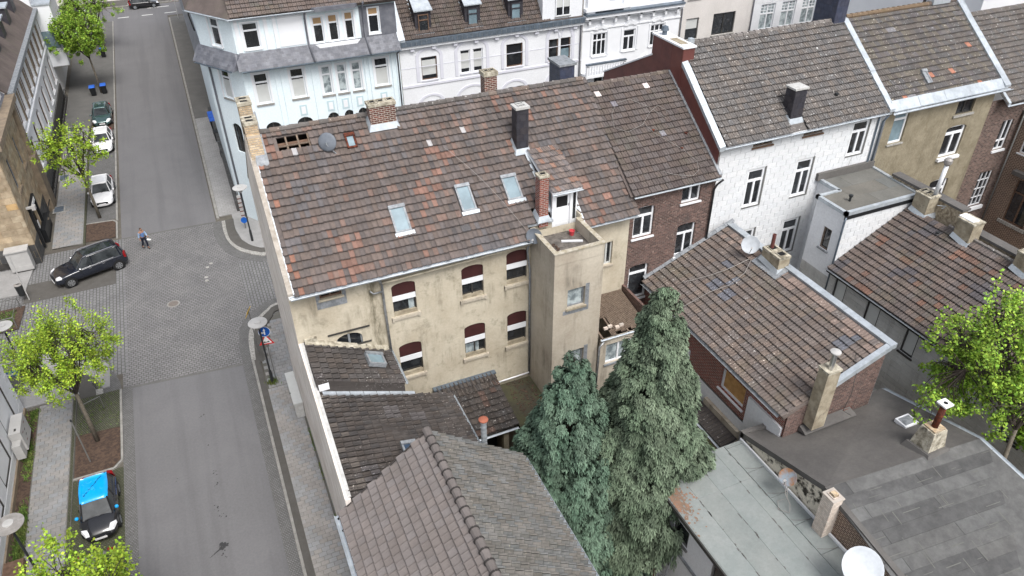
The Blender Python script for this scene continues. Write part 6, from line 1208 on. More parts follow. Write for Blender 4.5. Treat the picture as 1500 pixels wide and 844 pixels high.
MB().box((12.6, 14.7, 1.95), (12.7, 14.95, 4.3)).build('board', 'maroon', label='narrow dark red board standing beside the ladder', cat='board')
MB().box((9.2, 14.0, 1.95), (11.2, 15.4, 2.1)).build('brown_tarpaulin', 'rust', label='rust brown covered patch beside the gabled house gutter', cat='tarpaulin')
# ================================================================ FAR ROW ACROSS THE SIDE STREET
def trim_box(F, parent, name, m, *bx):
    o = None
    for b in bx: g = MB(); F.box(g, *b); o = g.build(name, m, parent)
    return o
lbh = thing('light_blue_house', 'pale blue corner building with slate skirt roof and chamfered corner', 'house', (8, 60, 0))
c0, c1, c2 = (1.25, 57.4), (3.35, 54.0), (14.55, 54.0)
Fch = Face(c0, c1); Fsf = Face(c1, c2); Fwf2 = Face((1.25, 80), c0)
def sx(x): return x-3.35
lo = [(4.0, 5.0, 10.05, 12.25), (6.5, 7.5, 10.1, 12.25), (12.6, 13.65, 10.05, 12.15)]; lo = [(sx(a), sx(b), c, d) for a, b, c, d in lo]
bay = [(8.68, 9.4), (9.8, 10.5), (10.9, 11.6)]
lo += [(sx(a), sx(b), 10.0, 12.1) for a, b in bay]
arch = [(6.45, 7.6), (8.7, 9.55), (9.95, 10.7), (11.0, 11.75), (4.2, 5.3)]; la = [(sx(a), sx(b), 6.0, 8.62, .45) for a, b in arch]
up = [(3.95, 5.0, 13.95, 15.7), (8.62, 9.35, 13.75, 15.55), (9.7, 10.4, 13.75, 15.6), (10.85, 11.5, 13.75, 15.65), (12.55, 13.35, 13.95, 15.75)]; up = [(sx(a), sx(b), c, d) for a, b, c, d in up]
L_ = Fch.L; chl = [(L_/2-.55, L_/2+.45, 10.2, 12.45), (L_/2-.5, L_/2+.5, 6.0, 8.3, .4)]; chu = [(L_/2-.5, L_/2+.5, 13.95, 15.85)]
mb = wall(Fsf, 0, 16.2, lo+la+up, None, .18); wall(Fch, 0, 16.2, chl+chu, mb, .18); wall(Fwf2, 0, 16.2, [], mb, .18); mb.build('wall', 'blue_wall', lbh)
for k, o in enumerate(lo): window(Fsf, o, lbh, 'top', fw_=.1, sill='kerb', sillh=.12, sillw=.12, trans=.7, glass='glass_dark' if k < 3 else 'curtain', blind=('blind_grey', .05, .62) if k in (0, 1, 2) else None)
for o in la: window(Fsf, o, lbh, 'two', 'dark_frame', sill=None, d=-.12)
for k, o in enumerate(up): window(Fsf, o, lbh, 'top', fw_=.09, sill='white_clean', trans=.7, blind=('blind_tan', .72, .95) if k > 0 else None)
window(Fch, chl[0], lbh, 'top', fw_=.1, sill='kerb', sillh=.12, blind=('blind_grey', .05, .6)); window(Fch, chl[1], lbh, 'two', 'dark_frame', sill=None); window(Fch, chu[0], lbh, 'top', fw_=.1, sill='white_clean')
for x in (5.55, 5.95, 8.1, 9.6, 10.7, 11.95, 12.3, 14.0, 14.35, 3.5): trim_box(Fsf, lbh, 'pilaster', 'blue_wall', (sx(x)-.09, sx(x)+.09, 6, 12.55, 0, .08))
for x in (3.6, 5.5, 6.1, 8.2): trim_box(Fsf, lbh, 'pilaster', 'white_clean', (sx(x)-.12, sx(x)+.12, 13.8, 16.0, 0, .08))
trim_box(Fsf, lbh, 'white_panel', 'white_clean', (sx(6.3), sx(8.0), 13.85, 15.9, 0, .04)); trim_box(Fsf, lbh, 'frieze', 'blue_trim', (0, Fsf.L, 15.95, 16.3, 0, .12)); trim_box(Fch, lbh, 'frieze', 'blue_trim', (0, Fch.L, 15.95, 16.3, 0, .12))
for x in (7.05, 9.05, 10.15, 11.25, 13.1): g = MB(); Fsf.box(g, sx(x)-.26, sx(x)+.26, 8.75, 9.55, 0, .03); o = g.build('panel_frame', 'blue_trim', lbh); g = MB(); Fsf.box(g, sx(x)-.15, sx(x)+.15, 8.88, 9.42, .031, .045); g.build('panel', 'white_clean', o)
for o in lo+up: trim_box(Fsf, lbh, 'window_surround', 'white_clean', (o[0]-.13, o[0]-.01, o[2]-.02, o[3]+.12, 0, .05), (o[1]+.01, o[1]+.13, o[2]-.02, o[3]+.12, 0, .05), (o[0]-.01, o[1]+.01, o[3]+.01, o[3]+.12, 0, .05))
for o in (chl[0], chu[0]): trim_box(Fch, lbh, 'window_surround', 'white_clean', (o[0]-.13, o[0]-.01, o[2]-.02, o[3]+.12, 0, .05), (o[1]+.01, o[1]+.13, o[2]-.02, o[3]+.12, 0, .05), (o[0]-.01, o[1]+.01, o[3]+.01, o[3]+.12, 0, .05))
trim_box(Fsf, lbh, 'frieze', 'blue_trim', (0, Fsf.L, 12.4, 12.7, 0, .1)); trim_box(Fch, lbh, 'frieze', 'blue_trim', (0, Fch.L, 12.52, 12.7, 0, .1))
# slate skirt and upper slate wall to the right
mb = MB()
def skirt(F, a, b, z0, z1, d0, d1): mb.hexa([F.P(a, z0, 0), F.P(b, z0, 0), F.P(b, z0, d1), F.P(a, z0, d1)], [F.P(a, z1, 0), F.P(b, z1, 0), F.P(b, z1, d0), F.P(a, z1, d0)])
skirt(Fsf, -.2, Fsf.L, 12.75, 13.75, .08, .75); skirt(Fch, -.25, Fch.L+.2, 12.75, 13.75, .08, .75); skirt(Fwf2, 0, Fwf2.L, 12.75, 13.75, .05, .5); Fsf.box(mb, sx(11.95), sx(12.5), 13.75, 16.2, 0, .06); Fsf.box(mb, sx(13.4), Fsf.L, 13.75, 16.2, 0, .06); Fsf.box(mb, sx(12.5), sx(13.4), 15.8, 16.2, 0, .06); Fsf.box(mb, sx(12.5), sx(13.4), 13.75, 13.9, 0, .06)
skb = mb.build('slate_skirt', 'slate', lbh)
for F, a0_, a1_ in ((Fsf, 0, Fsf.L), (Fch, 0, Fch.L)):
    for r_ in range(6):
        u = a0_-(r_ % 2)*.15
        while u < a1_:
            t = r_/6; z0_ = 12.75+t*1.0; d = .75-t*.67; a = max(u, a0_); b = min(u+.3, a1_)
            if b-a > .05: g = MB(); k_ = rnd.uniform(.8, 1.2); g.hexa([F.P(a, z0_, d+.0), F.P(b-.01, z0_, d), F.P(b-.01, z0_, d+.02), F.P(a, z0_, d+.02)], [F.P(a, z0_+.19, d-.11), F.P(b-.01, z0_+.19, d-.11), F.P(b-.01, z0_+.19, d-.09), F.P(a, z0_+.19, d-.09)], (k_, k_, k_)); g.build('slate', 'slate', skb)
            u += .3
gutter(lbh, Fsf.P(0, 12.72, .8), Fsf.P(Fsf.L, 12.72, .8), .07, 'zinc_dark'); gutter(lbh, Fch.P(0, 12.72, .8), Fch.P(Fch.L, 12.72, .8), .07, 'zinc_dark')
mb = MB(); bp = [(8.2, 0), (8.7, -.6), (11.5, -.6), (12.1, 0)]
mb.slab([(3.2, 53.6, 16.15), (14.55, 53.6, 16.15), (14.55, 58.5, 20), (4, 60, 20)], .12); mb.slab([(.8, 57.4, 16.15), (3.2, 53.6, 16.15), (4, 60, 20), (3.5, 62, 20)], .12); mb.slab([(.8, 80, 16.15), (.8, 57.4, 16.15), (3.5, 62, 20), (3.5, 80, 20)], .12); lr = mb.build('roof', 'tile_brown', lbh)
tiles(lr, (3.3, 53.55, 16.2), (1, 0, 0), Vector((0, 4.9, 3.85)), 38, 8, .3, .34, 'roman', 'tile_brown', tone_set(1.2, .1), limit=200)
gutter(lbh, (3.2, 53.45, 16.15), (9.0, 53.45, 16.15), .09); gutter(lbh, (.7, 57.3, 16.15), (3.15, 53.5, 16.15), .09)
MB().prism([(8.3, 54.0), (8.8, 53.3), (11.6, 53.3), (12.1, 54.0)], 16.05, 16.3).build('bay_cornice', 'slate', lbh); MB().prism([(8.35, 54.0), (8.85, 53.72), (11.55, 53.72), (12.05, 54.0)], 13.2, 13.72).build('bay_foot', 'white_clean', lbh)
pipe(lbh, [(8.15, 53.5, 16.1), (8.15, 53.88, 15.6), (8.15, 53.88, 13.8), (8.3, 53.1, 12.8)], .07, 'slate'); pipe(lbh, [(12.2, 53.5, 16.3), (12.2, 53.88, 15.8), (12.2, 53.88, 13.8), (12.3, 53.1, 12.8)], .07, 'slate'); pipe(lbh, [(14.45, 53.3, 12.7), (14.4, 53.9, 12.3), (14.4, 53.9, 4)], .06, 'slate'); pipe(lbh, [(1.3, 56.9, 12.7), (1.45, 56.9, 12.2), (1.5, 56.9, 0)], .07, 'slate')
pipe(lbh, [(-.05+1.2, 60.5, 15.9), (1.0, 60.5, 15), (1.15, 60.4, 13.9)], .05, 'dark_frame')
MB().box((.95, 58, 0), (1.25, 80, 1.0)).build('plinth', 'darkstone', lbh)
# second building along the left street
nb = thing('stone_faced_house', 'narrow pale stone faced building behind the pale blue corner house', 'house', (5, 98, 0)); wall(Face((1.6, 118), (1.6, 80.1)), 0, 15, [(4, 5, 9, 11), (9, 10, 9, 11), (14, 15, 9, 11), (30, 31, 9, 11), (4, 5, 3, 6), (14, 15, 3, 6)], None, .2).build('wall', 'rubble', nb); MB().slab([(1.3, 80.1, 15), (8, 80.1, 19), (8, 118, 19), (1.3, 118, 15)], .2).build('roof', 'tile_brown', nb)
g = MB(); Face((1.6, 118), (1.6, 80.1)).box(g, 20, 20.3, 2, 13, 0, .12); g.build('downpipe', 'slate', nb)
# white house with roof dormers
w2 = thing('white_arched_house', 'white house with lilac arched window surrounds and three roof dormers', 'house', (22, 58, 0))
F2 = Face((14.6, 54.0), (29.85, 54.0)); X2 = 14.6
def x2(o): return (o[0]-X2, o[1]-X2, o[2], o[3], *o[4:])
o2 = [x2(o) for o in ((16.2, 17.45, 9.95, 11.7), (19.35, 20.15, 10.0, 11.8), (20.4, 21.2, 10.0, 11.8), (23.2, 24.6, 9.95, 11.75), (26.9, 27.75, 9.85, 11.65), (27.95, 28.85, 9.85, 11.65), (16.45, 17.5, 6.5, 7.95), (19.6, 20.4, 6.5, 8.0), (20.6, 21.4, 6.5, 8.0), (23.3, 24.7, 6.5, 8.3), (27.0, 28.8, 6.5, 8.3))]
wall(F2, 0, 12.75, o2, None, .2).build('wall', 'white_wall', w2)
for k, o in enumerate(o2): window(F2, o, w2, 'plain', 'brown_wood' if k in (0, 3, 4, 5) else 'white_clean', sill='lilac_trim', fw_=.07, blind=('blind_grey', .2, .85) if k in (0, 1, 2) else ('glass_sky', .1, .5) if k == 5 else None)
for m_, r_ in ((16.85, .85), (20.3, 1.2), (23.9, .95)):
    g = MB(); arc_ring(F2, g, m_-X2, 11.75, r_-.02, r_+.22, 0, .05, sy=.62); F2.box(g, m_-X2-r_-.22, m_-X2-r_+.02, 9.9, 11.75, 0, .05); F2.box(g, m_-X2+r_-.02, m_-X2+r_+.22, 9.9, 11.75, 0, .05); g.build('window_surround', 'lilac_trim', w2)
    g = MB(); arc_ring(F2, g, m_-X2, 8.1, r_-.02, r_+.22, 0, .05, sy=.7); arc_ring(F2, g, m_-X2, 8.1, .16, .22, 0, .03, 0, 2*math.pi); g.build('window_surround', 'lilac_trim', w2)
g = MB(); arc_ring(F2, g, 27.9-X2, 11.7, 1.05, 1.28, 0, .05, sy=.95); F2.box(g, 26.62-X2, 26.85-X2, 9.9, 11.7, 0, .05); F2.box(g, 28.95-X2, 29.18-X2, 9.9, 11.7, 0, .05)
for mm in (27.35, 28.45): arc_ring(F2, g, mm-X2, 11.75, .42, .5, .0, .04, sy=1.5)
g.build('window_surround', 'lilac_trim', w2); g = MB(); arc_ring(F2, g, 27.9-X2, 8.1, 1.05, 1.28, 0, .05, sy=.8); g.build('window_surround', 'lilac_trim', w2)
trim_box(F2, w2, 'string_course', 'lilac_trim', (0, F2.L, 9.55, 9.72, 0, .07)); trim_box(F2, w2, 'string_course', 'lilac_trim', (0, F2.L, 11.0, 11.05, 0, .02)); trim_box(F2, w2, 'cornice', 'white_clean', (0, F2.L, 12.55, 12.75, 0, .3))
for k in range(9): trim_box(F2, w2, 'corbel', 'lilac_trim', (.8+k*1.7, 1.1+k*1.7, 12.3, 12.55, 0, .2))
mb = MB(); F2.box(mb, 0, F2.L, 12.76, 13.12, .1, .42); mb.build('box_gutter', 'zinc_dark', w2)
g_ = MB()
for k in range(38): F2.box(g_, k*.4+.02, k*.4+.04, 12.78, 13.1, .42, .44)
g_.build('gutter_seam', 'zinc_pipe', w2)
rf2 = MB().slab([(14.9, 54.0, 13.1), (29.85, 54.0, 13.1), (29.85, 57.8, 18), (14.9, 57.8, 18)], .12).build('roof', 'tile_brown', w2)
tiles(rf2, (15.0, 53.95, 13.12), (1, 0, 0), Vector((0, 3.8, 4.9)), 41, 14, .3, .34, 'roman', 'tile_brown', tone_set(.85, .12), limit=300, skip=lambda x, y, p: 27.0 < p.x < 30)
MB().hexa([(14.5, 53.6, 13.0), (15.0, 53.6, 13.0), (15.0, 57.8, 18), (14.5, 57.8, 18)], [(14.5, 53.5, 13.3), (15.0, 53.6, 13.3), (15.0, 57.6, 18.3), (14.5, 57.6, 18.3)]).build('verge_trim', 'zinc', w2)
for k, x in enumerate((16.7, 20.6, 24.15)):
    d_ = MB(); d_.box((x-.62, 54.35, 13.35), (x+.62, 55.9, 15.0)); d_ = d_.build('dormer', 'slate_black', w2); Fdd = Face((x-.62, 54.34), (x+.62, 54.34)); window(Fdd, (.22, 1.02, 13.5, 14.75), w2, 'top', 'brown_wood' if k == 0 else 'slate_black', 'glass_dark' if k == 0 else 'glass_sky', d=.08, sill='lead')
    MB().hexa([(x-.72, 54.15, 14.98), (x+.72, 54.15, 14.98), (x+.6, 56.4, 16.2), (x-.6, 56.4, 16.2)], [(x-.72, 54.15, 15.06), (x+.72, 54.15, 15.06), (x+.6, 56.4, 16.3), (x-.6, 56.4, 16.3)]).build('dormer_roof', 'zinc', d_)
    MB().hexa([(x-.75, 54.2, 13.3), (x-.62, 54.2, 13.3), (x-.62, 56.3, 16.1), (x-.75, 56.3, 16.1)], [(x-.75, 54.2, 13.42), (x-.62, 54.2, 13.42), (x-.62, 56.3, 16.25), (x-.75, 56.3, 16.25)]).build('flashing', 'zinc', d_); MB().hexa([(x+.62, 54.2, 13.3), (x+.75, 54.2, 13.3), (x+.75, 56.3, 16.1), (x+.62, 56.3, 16.1)], [(x+.62, 54.2, 13.42), (x+.75, 54.2, 13.42), (x+.75, 56.3, 16.25), (x+.62, 56.3, 16.25)]).build('flashing', 'zinc', d_)
    MB().box((x-.8, 54.12, 13.3), (x+.8, 54.34, 13.4)).build('apron', 'zinc', d_)
gb = MB().box((26.3, 54.02, 13.2), (29.8, 57, 17.5)).build('gable_bay', 'white_wall', w2); window(Face((26.3, 54.01), (29.8, 54.01)), (1.1, 2.4, 13.4, 14.9), w2, 'two', 'white_clean', d=.06, blind=('blind_grey', .45, .95))
pipe(w2, [(29.75, 53.7, 12.8), (29.7, 53.9, 12.4), (29.7, 53.9, 4)], .06, 'slate')
w3 = thing('ornate_white_house', 'ornate white stucco house with balcony and decorated windows', 'house', (34.5, 58, 0))
F3 = Face((29.9, 54.0), (39.25, 54.0)); X3 = 29.9; o3 = [(a-X3, b-X3, c, d) for a, b, c, d in ((30.9, 32.2, 9.75, 11.6), (33.8, 34.95, 9.8, 11.55), (36.4, 37.75, 9.85, 11.65), (31.2, 33.0, 6.2, 8.0), (32.3, 33.1, 14.2, 15.5), (36.2, 37.1, 13.9, 15.5))]
wall(F3, 0, 18, o3, None, .2).build('wall', 'white_clean', w3)
window(F3, o3[0], w3, 'three', fw_=.1, sill='white_clean'); window(F3, o3[1], w3, 'T', fw_=.1, sill='white_clean'); window(F3, o3[2], w3, 'three', fw_=.1, sill='white_clean'); window(F3, o3[3], w3, 'two', sill=None); window(F3, o3[4], w3, 'two', 'dark_frame', sill='white_clean'); window(F3, o3[5], w3, 'two', 'white_clean', sill='white_clean')
g = MB(); F3.box(g, 0, F3.L, 12.95, 13.2, 0, .5); F3.box(g, 0, F3.L, 12.75, 12.95, 0, .3); F3.box(g, 0, F3.L, 11.95, 12.05, 0, .08); g.build('cornice', 'white_clean', w3); g = MB(); F3.box(g, 0, F3.L, 13.2, 13.32, 0, .6); g.build('cornice_cover', 'zinc_dark', w3)
for k in range(8): trim_box(F3, w3, 'bracket', 'white_clean', (.4+k*1.2, .6+k*1.2, 12.45, 12.95, 0, .3))
for m_ in (31.55, 34.4, 37.1): g = MB(); arc_ring(F3, g, m_-X3, 11.9, .25, .6, 0, .1, sy=.6); F3.box(g, m_-X3-.85, m_-X3-.7, 9.8, 11.75, 0, .07); F3.box(g, m_-X3+.7, m_-X3+.85, 9.8, 11.75, 0, .07); g.build('window_ornament', 'white_clean', w3)
bl = MB(); F3.box(bl, .0, 3.7, 8.3, 8.5, 0, 1.0); F3.box(bl, .0, 3.7, 9.25, 9.4, .85, 1.0); 
for k in range(14): F3.box(bl, .25+k*.25, .35+k*.25, 8.5, 9.25, .88, .97)
F3.box(bl, .0, .2, 8.5, 9.3, .85, 1.0); F3.box(bl, 3.5, 3.7, 8.5, 9.3, .85, 1.0); bl.build('balcony', 'white_clean', w3); trim_box(F3, w3, 'balcony_rail', 'zinc_dark', (-.02, 3.75, 9.4, 9.5, .8, 1.05))
g = MB(); a, b = 5.2, 7.0; g.hexa([F3.P(a, 8.4, 0), F3.P(b, 8.4, 0), F3.P(b, 8.4, .15), F3.P(a, 8.4, .15)], [F3.P(6.1, 9.35, 0), F3.P(6.12, 9.35, 0), F3.P(6.12, 9.35, .15), F3.P(6.1, 9.35, .15)]); g.build('pediment', 'white_clean', w3); g = MB(); a, b = 5.5, 6.7; g.hexa([F3.P(a, 8.5, .15), F3.P(b, 8.5, .15), F3.P(b, 8.5, .17), F3.P(a, 8.5, .17)], [F3.P(6.1, 9.1, .15), F3.P(6.12, 9.1, .15), F3.P(6.12, 9.1, .17), F3.P(6.1, 9.1, .17)]); g.build('pediment_field', 'lilac_trim', w3)
g = MB(); F3.box(g, 0, 4.2, 13.5, 13.75, .05, .5); F3.box(g, .2, .9, 13.3, 16, 0, .35); F3.box(g, 3.5, 4.2, 13.3, 16, 0, .35); g.build('attic_ornament', 'white_clean', w3)
g4 = thing('plain_grey_house', 'plain pale grey rendered house with two frameless dark windows', 'house', (43, 58, 0)); F4 = Face((39.3, 54), (46.9, 54)); o4 = [(a-39.3, b-39.3, c, d) for a, b, c, d in ((39.95, 41.25, 9.9, 11.7), (42.75, 45.1, 9.95, 11.8), (39.9, 41.2, 13.3, 15.1), (42.75, 45.1, 13.3, 15.1))]
wall(F4, 0, 18, o4, None, .12).build('wall', 'grey_wall', g4); window(F4, o4[0], g4, 'plain', 'dark_frame', sill='kerb', blind=('blind_grey', .5, .98)); window(F4, o4[1], g4, 'two', 'dark_frame', sill='kerb'); window(F4, o4[2], g4, 'plain', 'dark_frame', sill='kerb'); window(F4, o4[3], g4, 'two', 'dark_frame', sill='kerb')
pipe(g4, [(46.85, 53.9, 18), (46.85, 53.9, 4)], .06, 'slate'); pipe(g4, [(39.35, 53.9, 18), (39.35, 53.9, 4)], .05, 'slate')
w5 = thing('white_tiled_house', 'white tiled facade with lattice topped windows, second from the peach house', 'house', (52, 58, 0)); F5 = Face((46.95, 54), (58.3, 54)); o5 = [(a-46.95, b-46.95, c, d) for a, b, c, d in ((47.85, 49.45, 9.75, 12.0), (50.2, 51.8, 9.75, 12.0), (52.55, 54.15, 9.75, 12.0), (54.9, 56.5, 9.75, 12.0), (56.8, 58.1, 9.75, 12.0))]
ww5 = wall(F5, 0, 18, o5, None, .15).build('wall', 'white_wall', w5)
panels(ww5, (46.95, 53.997, 8.5), (1, 0, 0), (0, 0, 1), F5.L, 4.4, .9, .45, .02, .008, 'siding', tone_set(1.02, .02, (), .004), skip=lambda x, z, w, h: any(o[0]-w/2 < x < o[1]+w/2 and o[2]-h/2 < z+8.5 < o[3]+h/2 for o in o5), limit=120, name='facade_panel', stag=0)
for o in o5: window(F5, o, w5, 'grid', fw_=.1, sill='lead', glass='curtain', sillh=.14, trans=.62)
pk = thing('peach_house', 'peach coloured house with white window frames and a dark red pier, top edge', 'house', (64, 58, 0)); F6 = Face((58.35, 54), (80, 54)); o6 = [(a-58.35, b-58.35, c, d) for a, b, c, d in ((58.9, 60.3, 9.9, 12.2), (61.6, 63.0, 9.9, 12.2), (64.1, 65.4, 9.9, 12.2), (67.3, 68.7, 9.9, 12.2), (71, 72.4, 9.9, 12.2))]
wall(F6, 0, 20, o6, None, .15).build('wall', 'peach_wall', pk)
for o in o6: window(F6, o, pk, 'T', fw_=.12, sill='white_clean', sillw=.15); trim_box(F6, pk, 'window_surround', 'white_clean', (o[0]-.25, o[0]-.02, o[2]-.1, o[3]+.2, 0, .05), (o[1]+.02, o[1]+.25, o[2]-.1, o[3]+.2, 0, .05))
trim_box(F6, pk, 'pier', 'maroon', (7.5, 8.6, 0, 20, 0, .15)); trim_box(F6, pk, 'string_course', 'white_clean', (0, F6.L, 9.2, 9.4, 0, .08)); trim_box(F6, pk, 'string_course', 'lattice', (0, 7.4, 8.5, 8.6, 0, .1))
wb_ = thing('low_white_block', 'long low white block with dark roof edge in the top right corner', 'building', (80, 50, 0)); MB().box((47, 33, 0), (100, 47, 19.3)).build('wall', 'white_clean', wb_); MB().box((46.8, 32.8, 17.6), (100, 32.98, 17.9)).build('roof_edge', 'dark_frame', wb_)
# street-side backs of the cream row are closed blocks
# ================================================================ LEFT SIDE BUILDINGS
sb = thing('sandstone_house', 'sandstone block corner building with dark stone base at the left edge', 'house', (-20, 60, 0))
SX, SY0, SY1, SZ = -13.12, 56.2, 66.2, 9.0
Fa = Face((-30, SY0), (SX, SY0)); Fb2 = Face((SX, SY0), (SX, SY1))
La = Fa.L
oa = [(La-9.5, La-8.3, 4.2, 6.2)]; ob = [(2.2, 4.6, .3, 3.0), (2.0, 3.3, 4.8, 7.3), (6.2, 7.5, 4.8, 7.3)]
wall(Fa, 0, 12, oa, None, .25).build('wall', 'sandstone', sb); eb = wall(Fb2, 0, SZ, ob, None, .3).build('wall', 'sandstone', sb)
def skipo(ops_, z0_): return lambda x, z, w, h: any(o[0]-w/2+.01 < x < o[1]+w/2-.01 and o[2]-h/2+.01 < z+z0_ < o[3]+h/2-.01 for o in ops_)
panels(eb, Fb2.P(0, 1.6, .002), (0, 1, 0), (0, 0, 1), Fb2.L, 7.3, .95, .48, .02, .02, 'sandstone', tone_set(1.0, .14), skip=skipo(ob, 1.6), limit=140, name='stone_block')
panels(eb, Fb2.P(0, .0, .002), (0, 1, 0), (0, 0, 1), Fb2.L, 1.6, 1.1, .53, .02, .03, 'darkstone', tone_set(1.0, .2), skip=skipo(ob, 0), limit=40, name='stone_block')
panels(eb, Fa.P(La-14, 1.6, .002), (1, 0, 0), (0, 0, 1), 14, 9, .95, .48, .02, .02, 'sandstone', tone_set(1.05, .14, ((.06, (1.2, 1.0, .7)),)), skip=lambda x, z, w, h: False, limit=150, name='stone_block')
panels(eb, Fa.P(La-14, .0, .002), (1, 0, 0), (0, 0, 1), 14, 1.6, 1.1, .53, .02, .03, 'darkstone', tone_set(1.0, .25), limit=30, name='stone_block')
window(Fb2, ob[1], sb, 'two', 'lead', sill='stone_band', d=-.2, sillh=.2, sillw=.15); window(Fb2, ob[2], sb, 'two', 'lead', sill='stone_band', d=-.2, sillh=.2, sillw=.15)
dd = MB(); Fb2.box(dd, 2.2, 4.6, .3, 3.0, -.28, -.2); dd = dd.build('entrance', 'plastic_black', sb); g = MB(); Fb2.box(g, 2.0, 2.2, .2, 3.4, 0, .2); Fb2.box(g, 4.6, 4.8, .2, 3.4, 0, .2); Fb2.box(g, 2.2, 4.6, 3.0, 3.4, 0, .2); g.build('entrance_surround', 'plastic_black', dd); g = MB(); Fb2.box(g, 2.5, 4.3, 3.05, 3.35, .2, .23); g.build('sign_plate', 'sign_white', dd); g = MB(); Fb2.box(g, 4.7, 5.2, 1.0, 1.04, .05, .5); g.build('handrail', 'chrome', dd)
g = MB(); Fb2.box(g, 8.4, 10.2, 0, 4.6, .0, .45); g.build('pier', 'stone_band', sb)
g = MB(); Fb2.box(g, -.3, 10.2, SZ-.1, SZ+.35, -.3, .55); g.build('cornice', 'stone_band', sb); g = MB(); Fb2.box(g, 9.3, 10.0, 3.6, SZ-.1, 0, .3); g.build('corner_pier', 'stone_band', sb)
MB().slab([(-13.2, SY0, SZ+.36), (-13.2, SY1, SZ+.36), (-17, SY1, 14.5), (-17, SY0, 14.5)][::-1], .15).build('roof', 'slate', sb)
dm = MB().box((-15.2, 61.5, SZ+.4), (-13.3, 65.4, SZ+3.4)).build('dormer', 'white_clean', sb); Fdx = Face((-13.28, 61.5), (-13.28, 65.4)); [window(Fdx, (a, a+.8, SZ+1.0, SZ+2.9), sb, 'two', 'white_clean', d=.05, sill='stone_band') for a in (.4, 1.55, 2.7)]
MB().box((-15.4, 61.3, SZ+3.4), (-13.1, 65.6, SZ+3.6)).build('dormer_roof', 'stone_band', dm)
for y, lbx in ((58.3, 0), (59.4, 0)): 
    g = MB(); Fb2.box(g, y-SY0, y-SY0+.35, 1.2, 1.8, .03, .06); g.build('notice_plate', 'sign_white', sb)
sbx = thing('wall_lamp', 'small white floodlight on the sandstone wall above the entrance', 'floodlight', (-12.9, 58.0, 3.6)); MB().box((-13.1, 57.9, 3.55), (-12.7, 58.1, 3.7)).build('arm', 'lamp_white', sbx); MB().box((-12.75, 57.8, 3.45), (-12.5, 58.2, 3.75)).build('head', 'lamp_white', sbx)
gw = thing('white_grey_townhouse', 'long white and pale grey townhouse with brown framed windows on the left street', 'house', (-18, 80, 0))
Fg2 = Face((SX, SY1), (SX, 92.5)); n5 = [(1.5+k*2.9, 2.9+k*2.9, 6.1, 8.5) for k in range(9)]; n6 = [(1.7+k*3.2, 3.3+k*3.2, 2.2, 4.9, .5) for k in range(8)]
wall(Fg2, 0, 9.4, n5+n6, None, .25).build('wall', 'white_wall', gw)
for o in n5: window(Fg2, o, gw, 'two', 'brown_wood', 'blind_grey', sill='white_clean', d=-.18, sillh=.15)
for o in n6: window(Fg2, o, gw, 'two', 'brown_wood', 'glass_dark', sill='white_clean', d=-.18)
for k in range(10): trim_box(Fg2, gw, 'pilaster', 'stone_band', (.5+k*2.9, 1.1+k*2.9, 5.9, 9.0, 0, .06))
trim_box(Fg2, gw, 'cornice', 'lead', (0, Fg2.L, 9.1, 9.45, 0, .5)); trim_box(Fg2, gw, 'string_course', 'white_clean', (0, Fg2.L, 5.45, 5.65, 0, .12)); trim_box(Fg2, gw, 'plinth', 'darkstone', (0, Fg2.L, 0, 1.6, 0, .12))
gwr = MB().slab([(-13.0, SY1, 9.45), (-13.0, 92.5, 9.45), (-16.5, 92.5, 13), (-16.5, SY1, 13)][::-1], .15).build('roof', 'tile_brown', gw)
for y in (70, 74.5, 79, 83.5, 88): d_ = MB().box((-15.8, y-.8, 9.8), (-13.9, y+.8, 11.9)).build('dormer', 'slate_black', gw); MB().box((-15.9, y-.95, 11.9), (-13.7, y+.95, 12.05)).build('dormer_roof', 'zinc', d_)
rl_ = thing('basement_railing', 'dark metal railing and area wall in front of the left townhouse', 'railing', (-12.8, 75, 0))
MB().box((-12.85, 66.5, .08), (-12.72, 92, .35)).build('kerb', 'darkstone', rl_); g = MB(); g.tube([(-12.78, 59.8, 1.0), (-12.78, 65.8, 1.05), (-12.78, 92, 1.05)], .03, 6); g.build('rail', 'plastic_black', rl_)
for k in range(27): MB().tube([(-12.78, 66.2+k, .3), (-12.78, 66.2+k, 1.05)], .02, 5).build('post', 'plastic_black', rl_)
MB().box((-13.1, 59.2, 0), (-12.75, 62.2, 1.1)).build('area_wall', 'plastic_black', rl_)
ob_ = thing('white_oriel_house', 'white house with square projecting oriel and flat zinc roof on the left street', 'house', (-16, 100, 0))
Fo = Face((-30, 92.6), (SX, 92.6)); wall(Face((SX, 92.6), (SX, 112)), 0, 11, [(14, 16, 3, 5), (14, 16, 7, 9)], None, .2).build('wall', 'white_clean', ob_); wall(Fo, 0, 11, [], None).build('wall', 'white_clean', ob_)
bb = MB().box((SX, 92.8, 3.3), (SX+1.6, 99.5, 9.6)).build('oriel', 'white_clean', ob_); MB().box((SX-.1, 92.7, 9.6), (SX+1.7, 99.6, 9.75)).build('oriel_roof', 'zinc', bb); MB().box((SX+.02, 92.75, 5.2), (SX+1.45, 92.79, 7.0)).build('oriel_window', 'glass_sky', bb); MB().box((SX, 92.76, 3.2), (SX+1.62, 99.55, 3.29)).build('oriel_base', 'pole_grey', bb)
MB().box((SX+1.6, 98, 5), (SX+1.7, 98.6, 7)).build('banner', 'yellow', ob_); MB().slab([(-13.0, 92.5, 11.01), (-13.0, 112, 11.01), (-30, 112, 11.01), (-30, 92.5, 11.01)][::-1], .15).build('roof', 'zinc_dark', ob_)
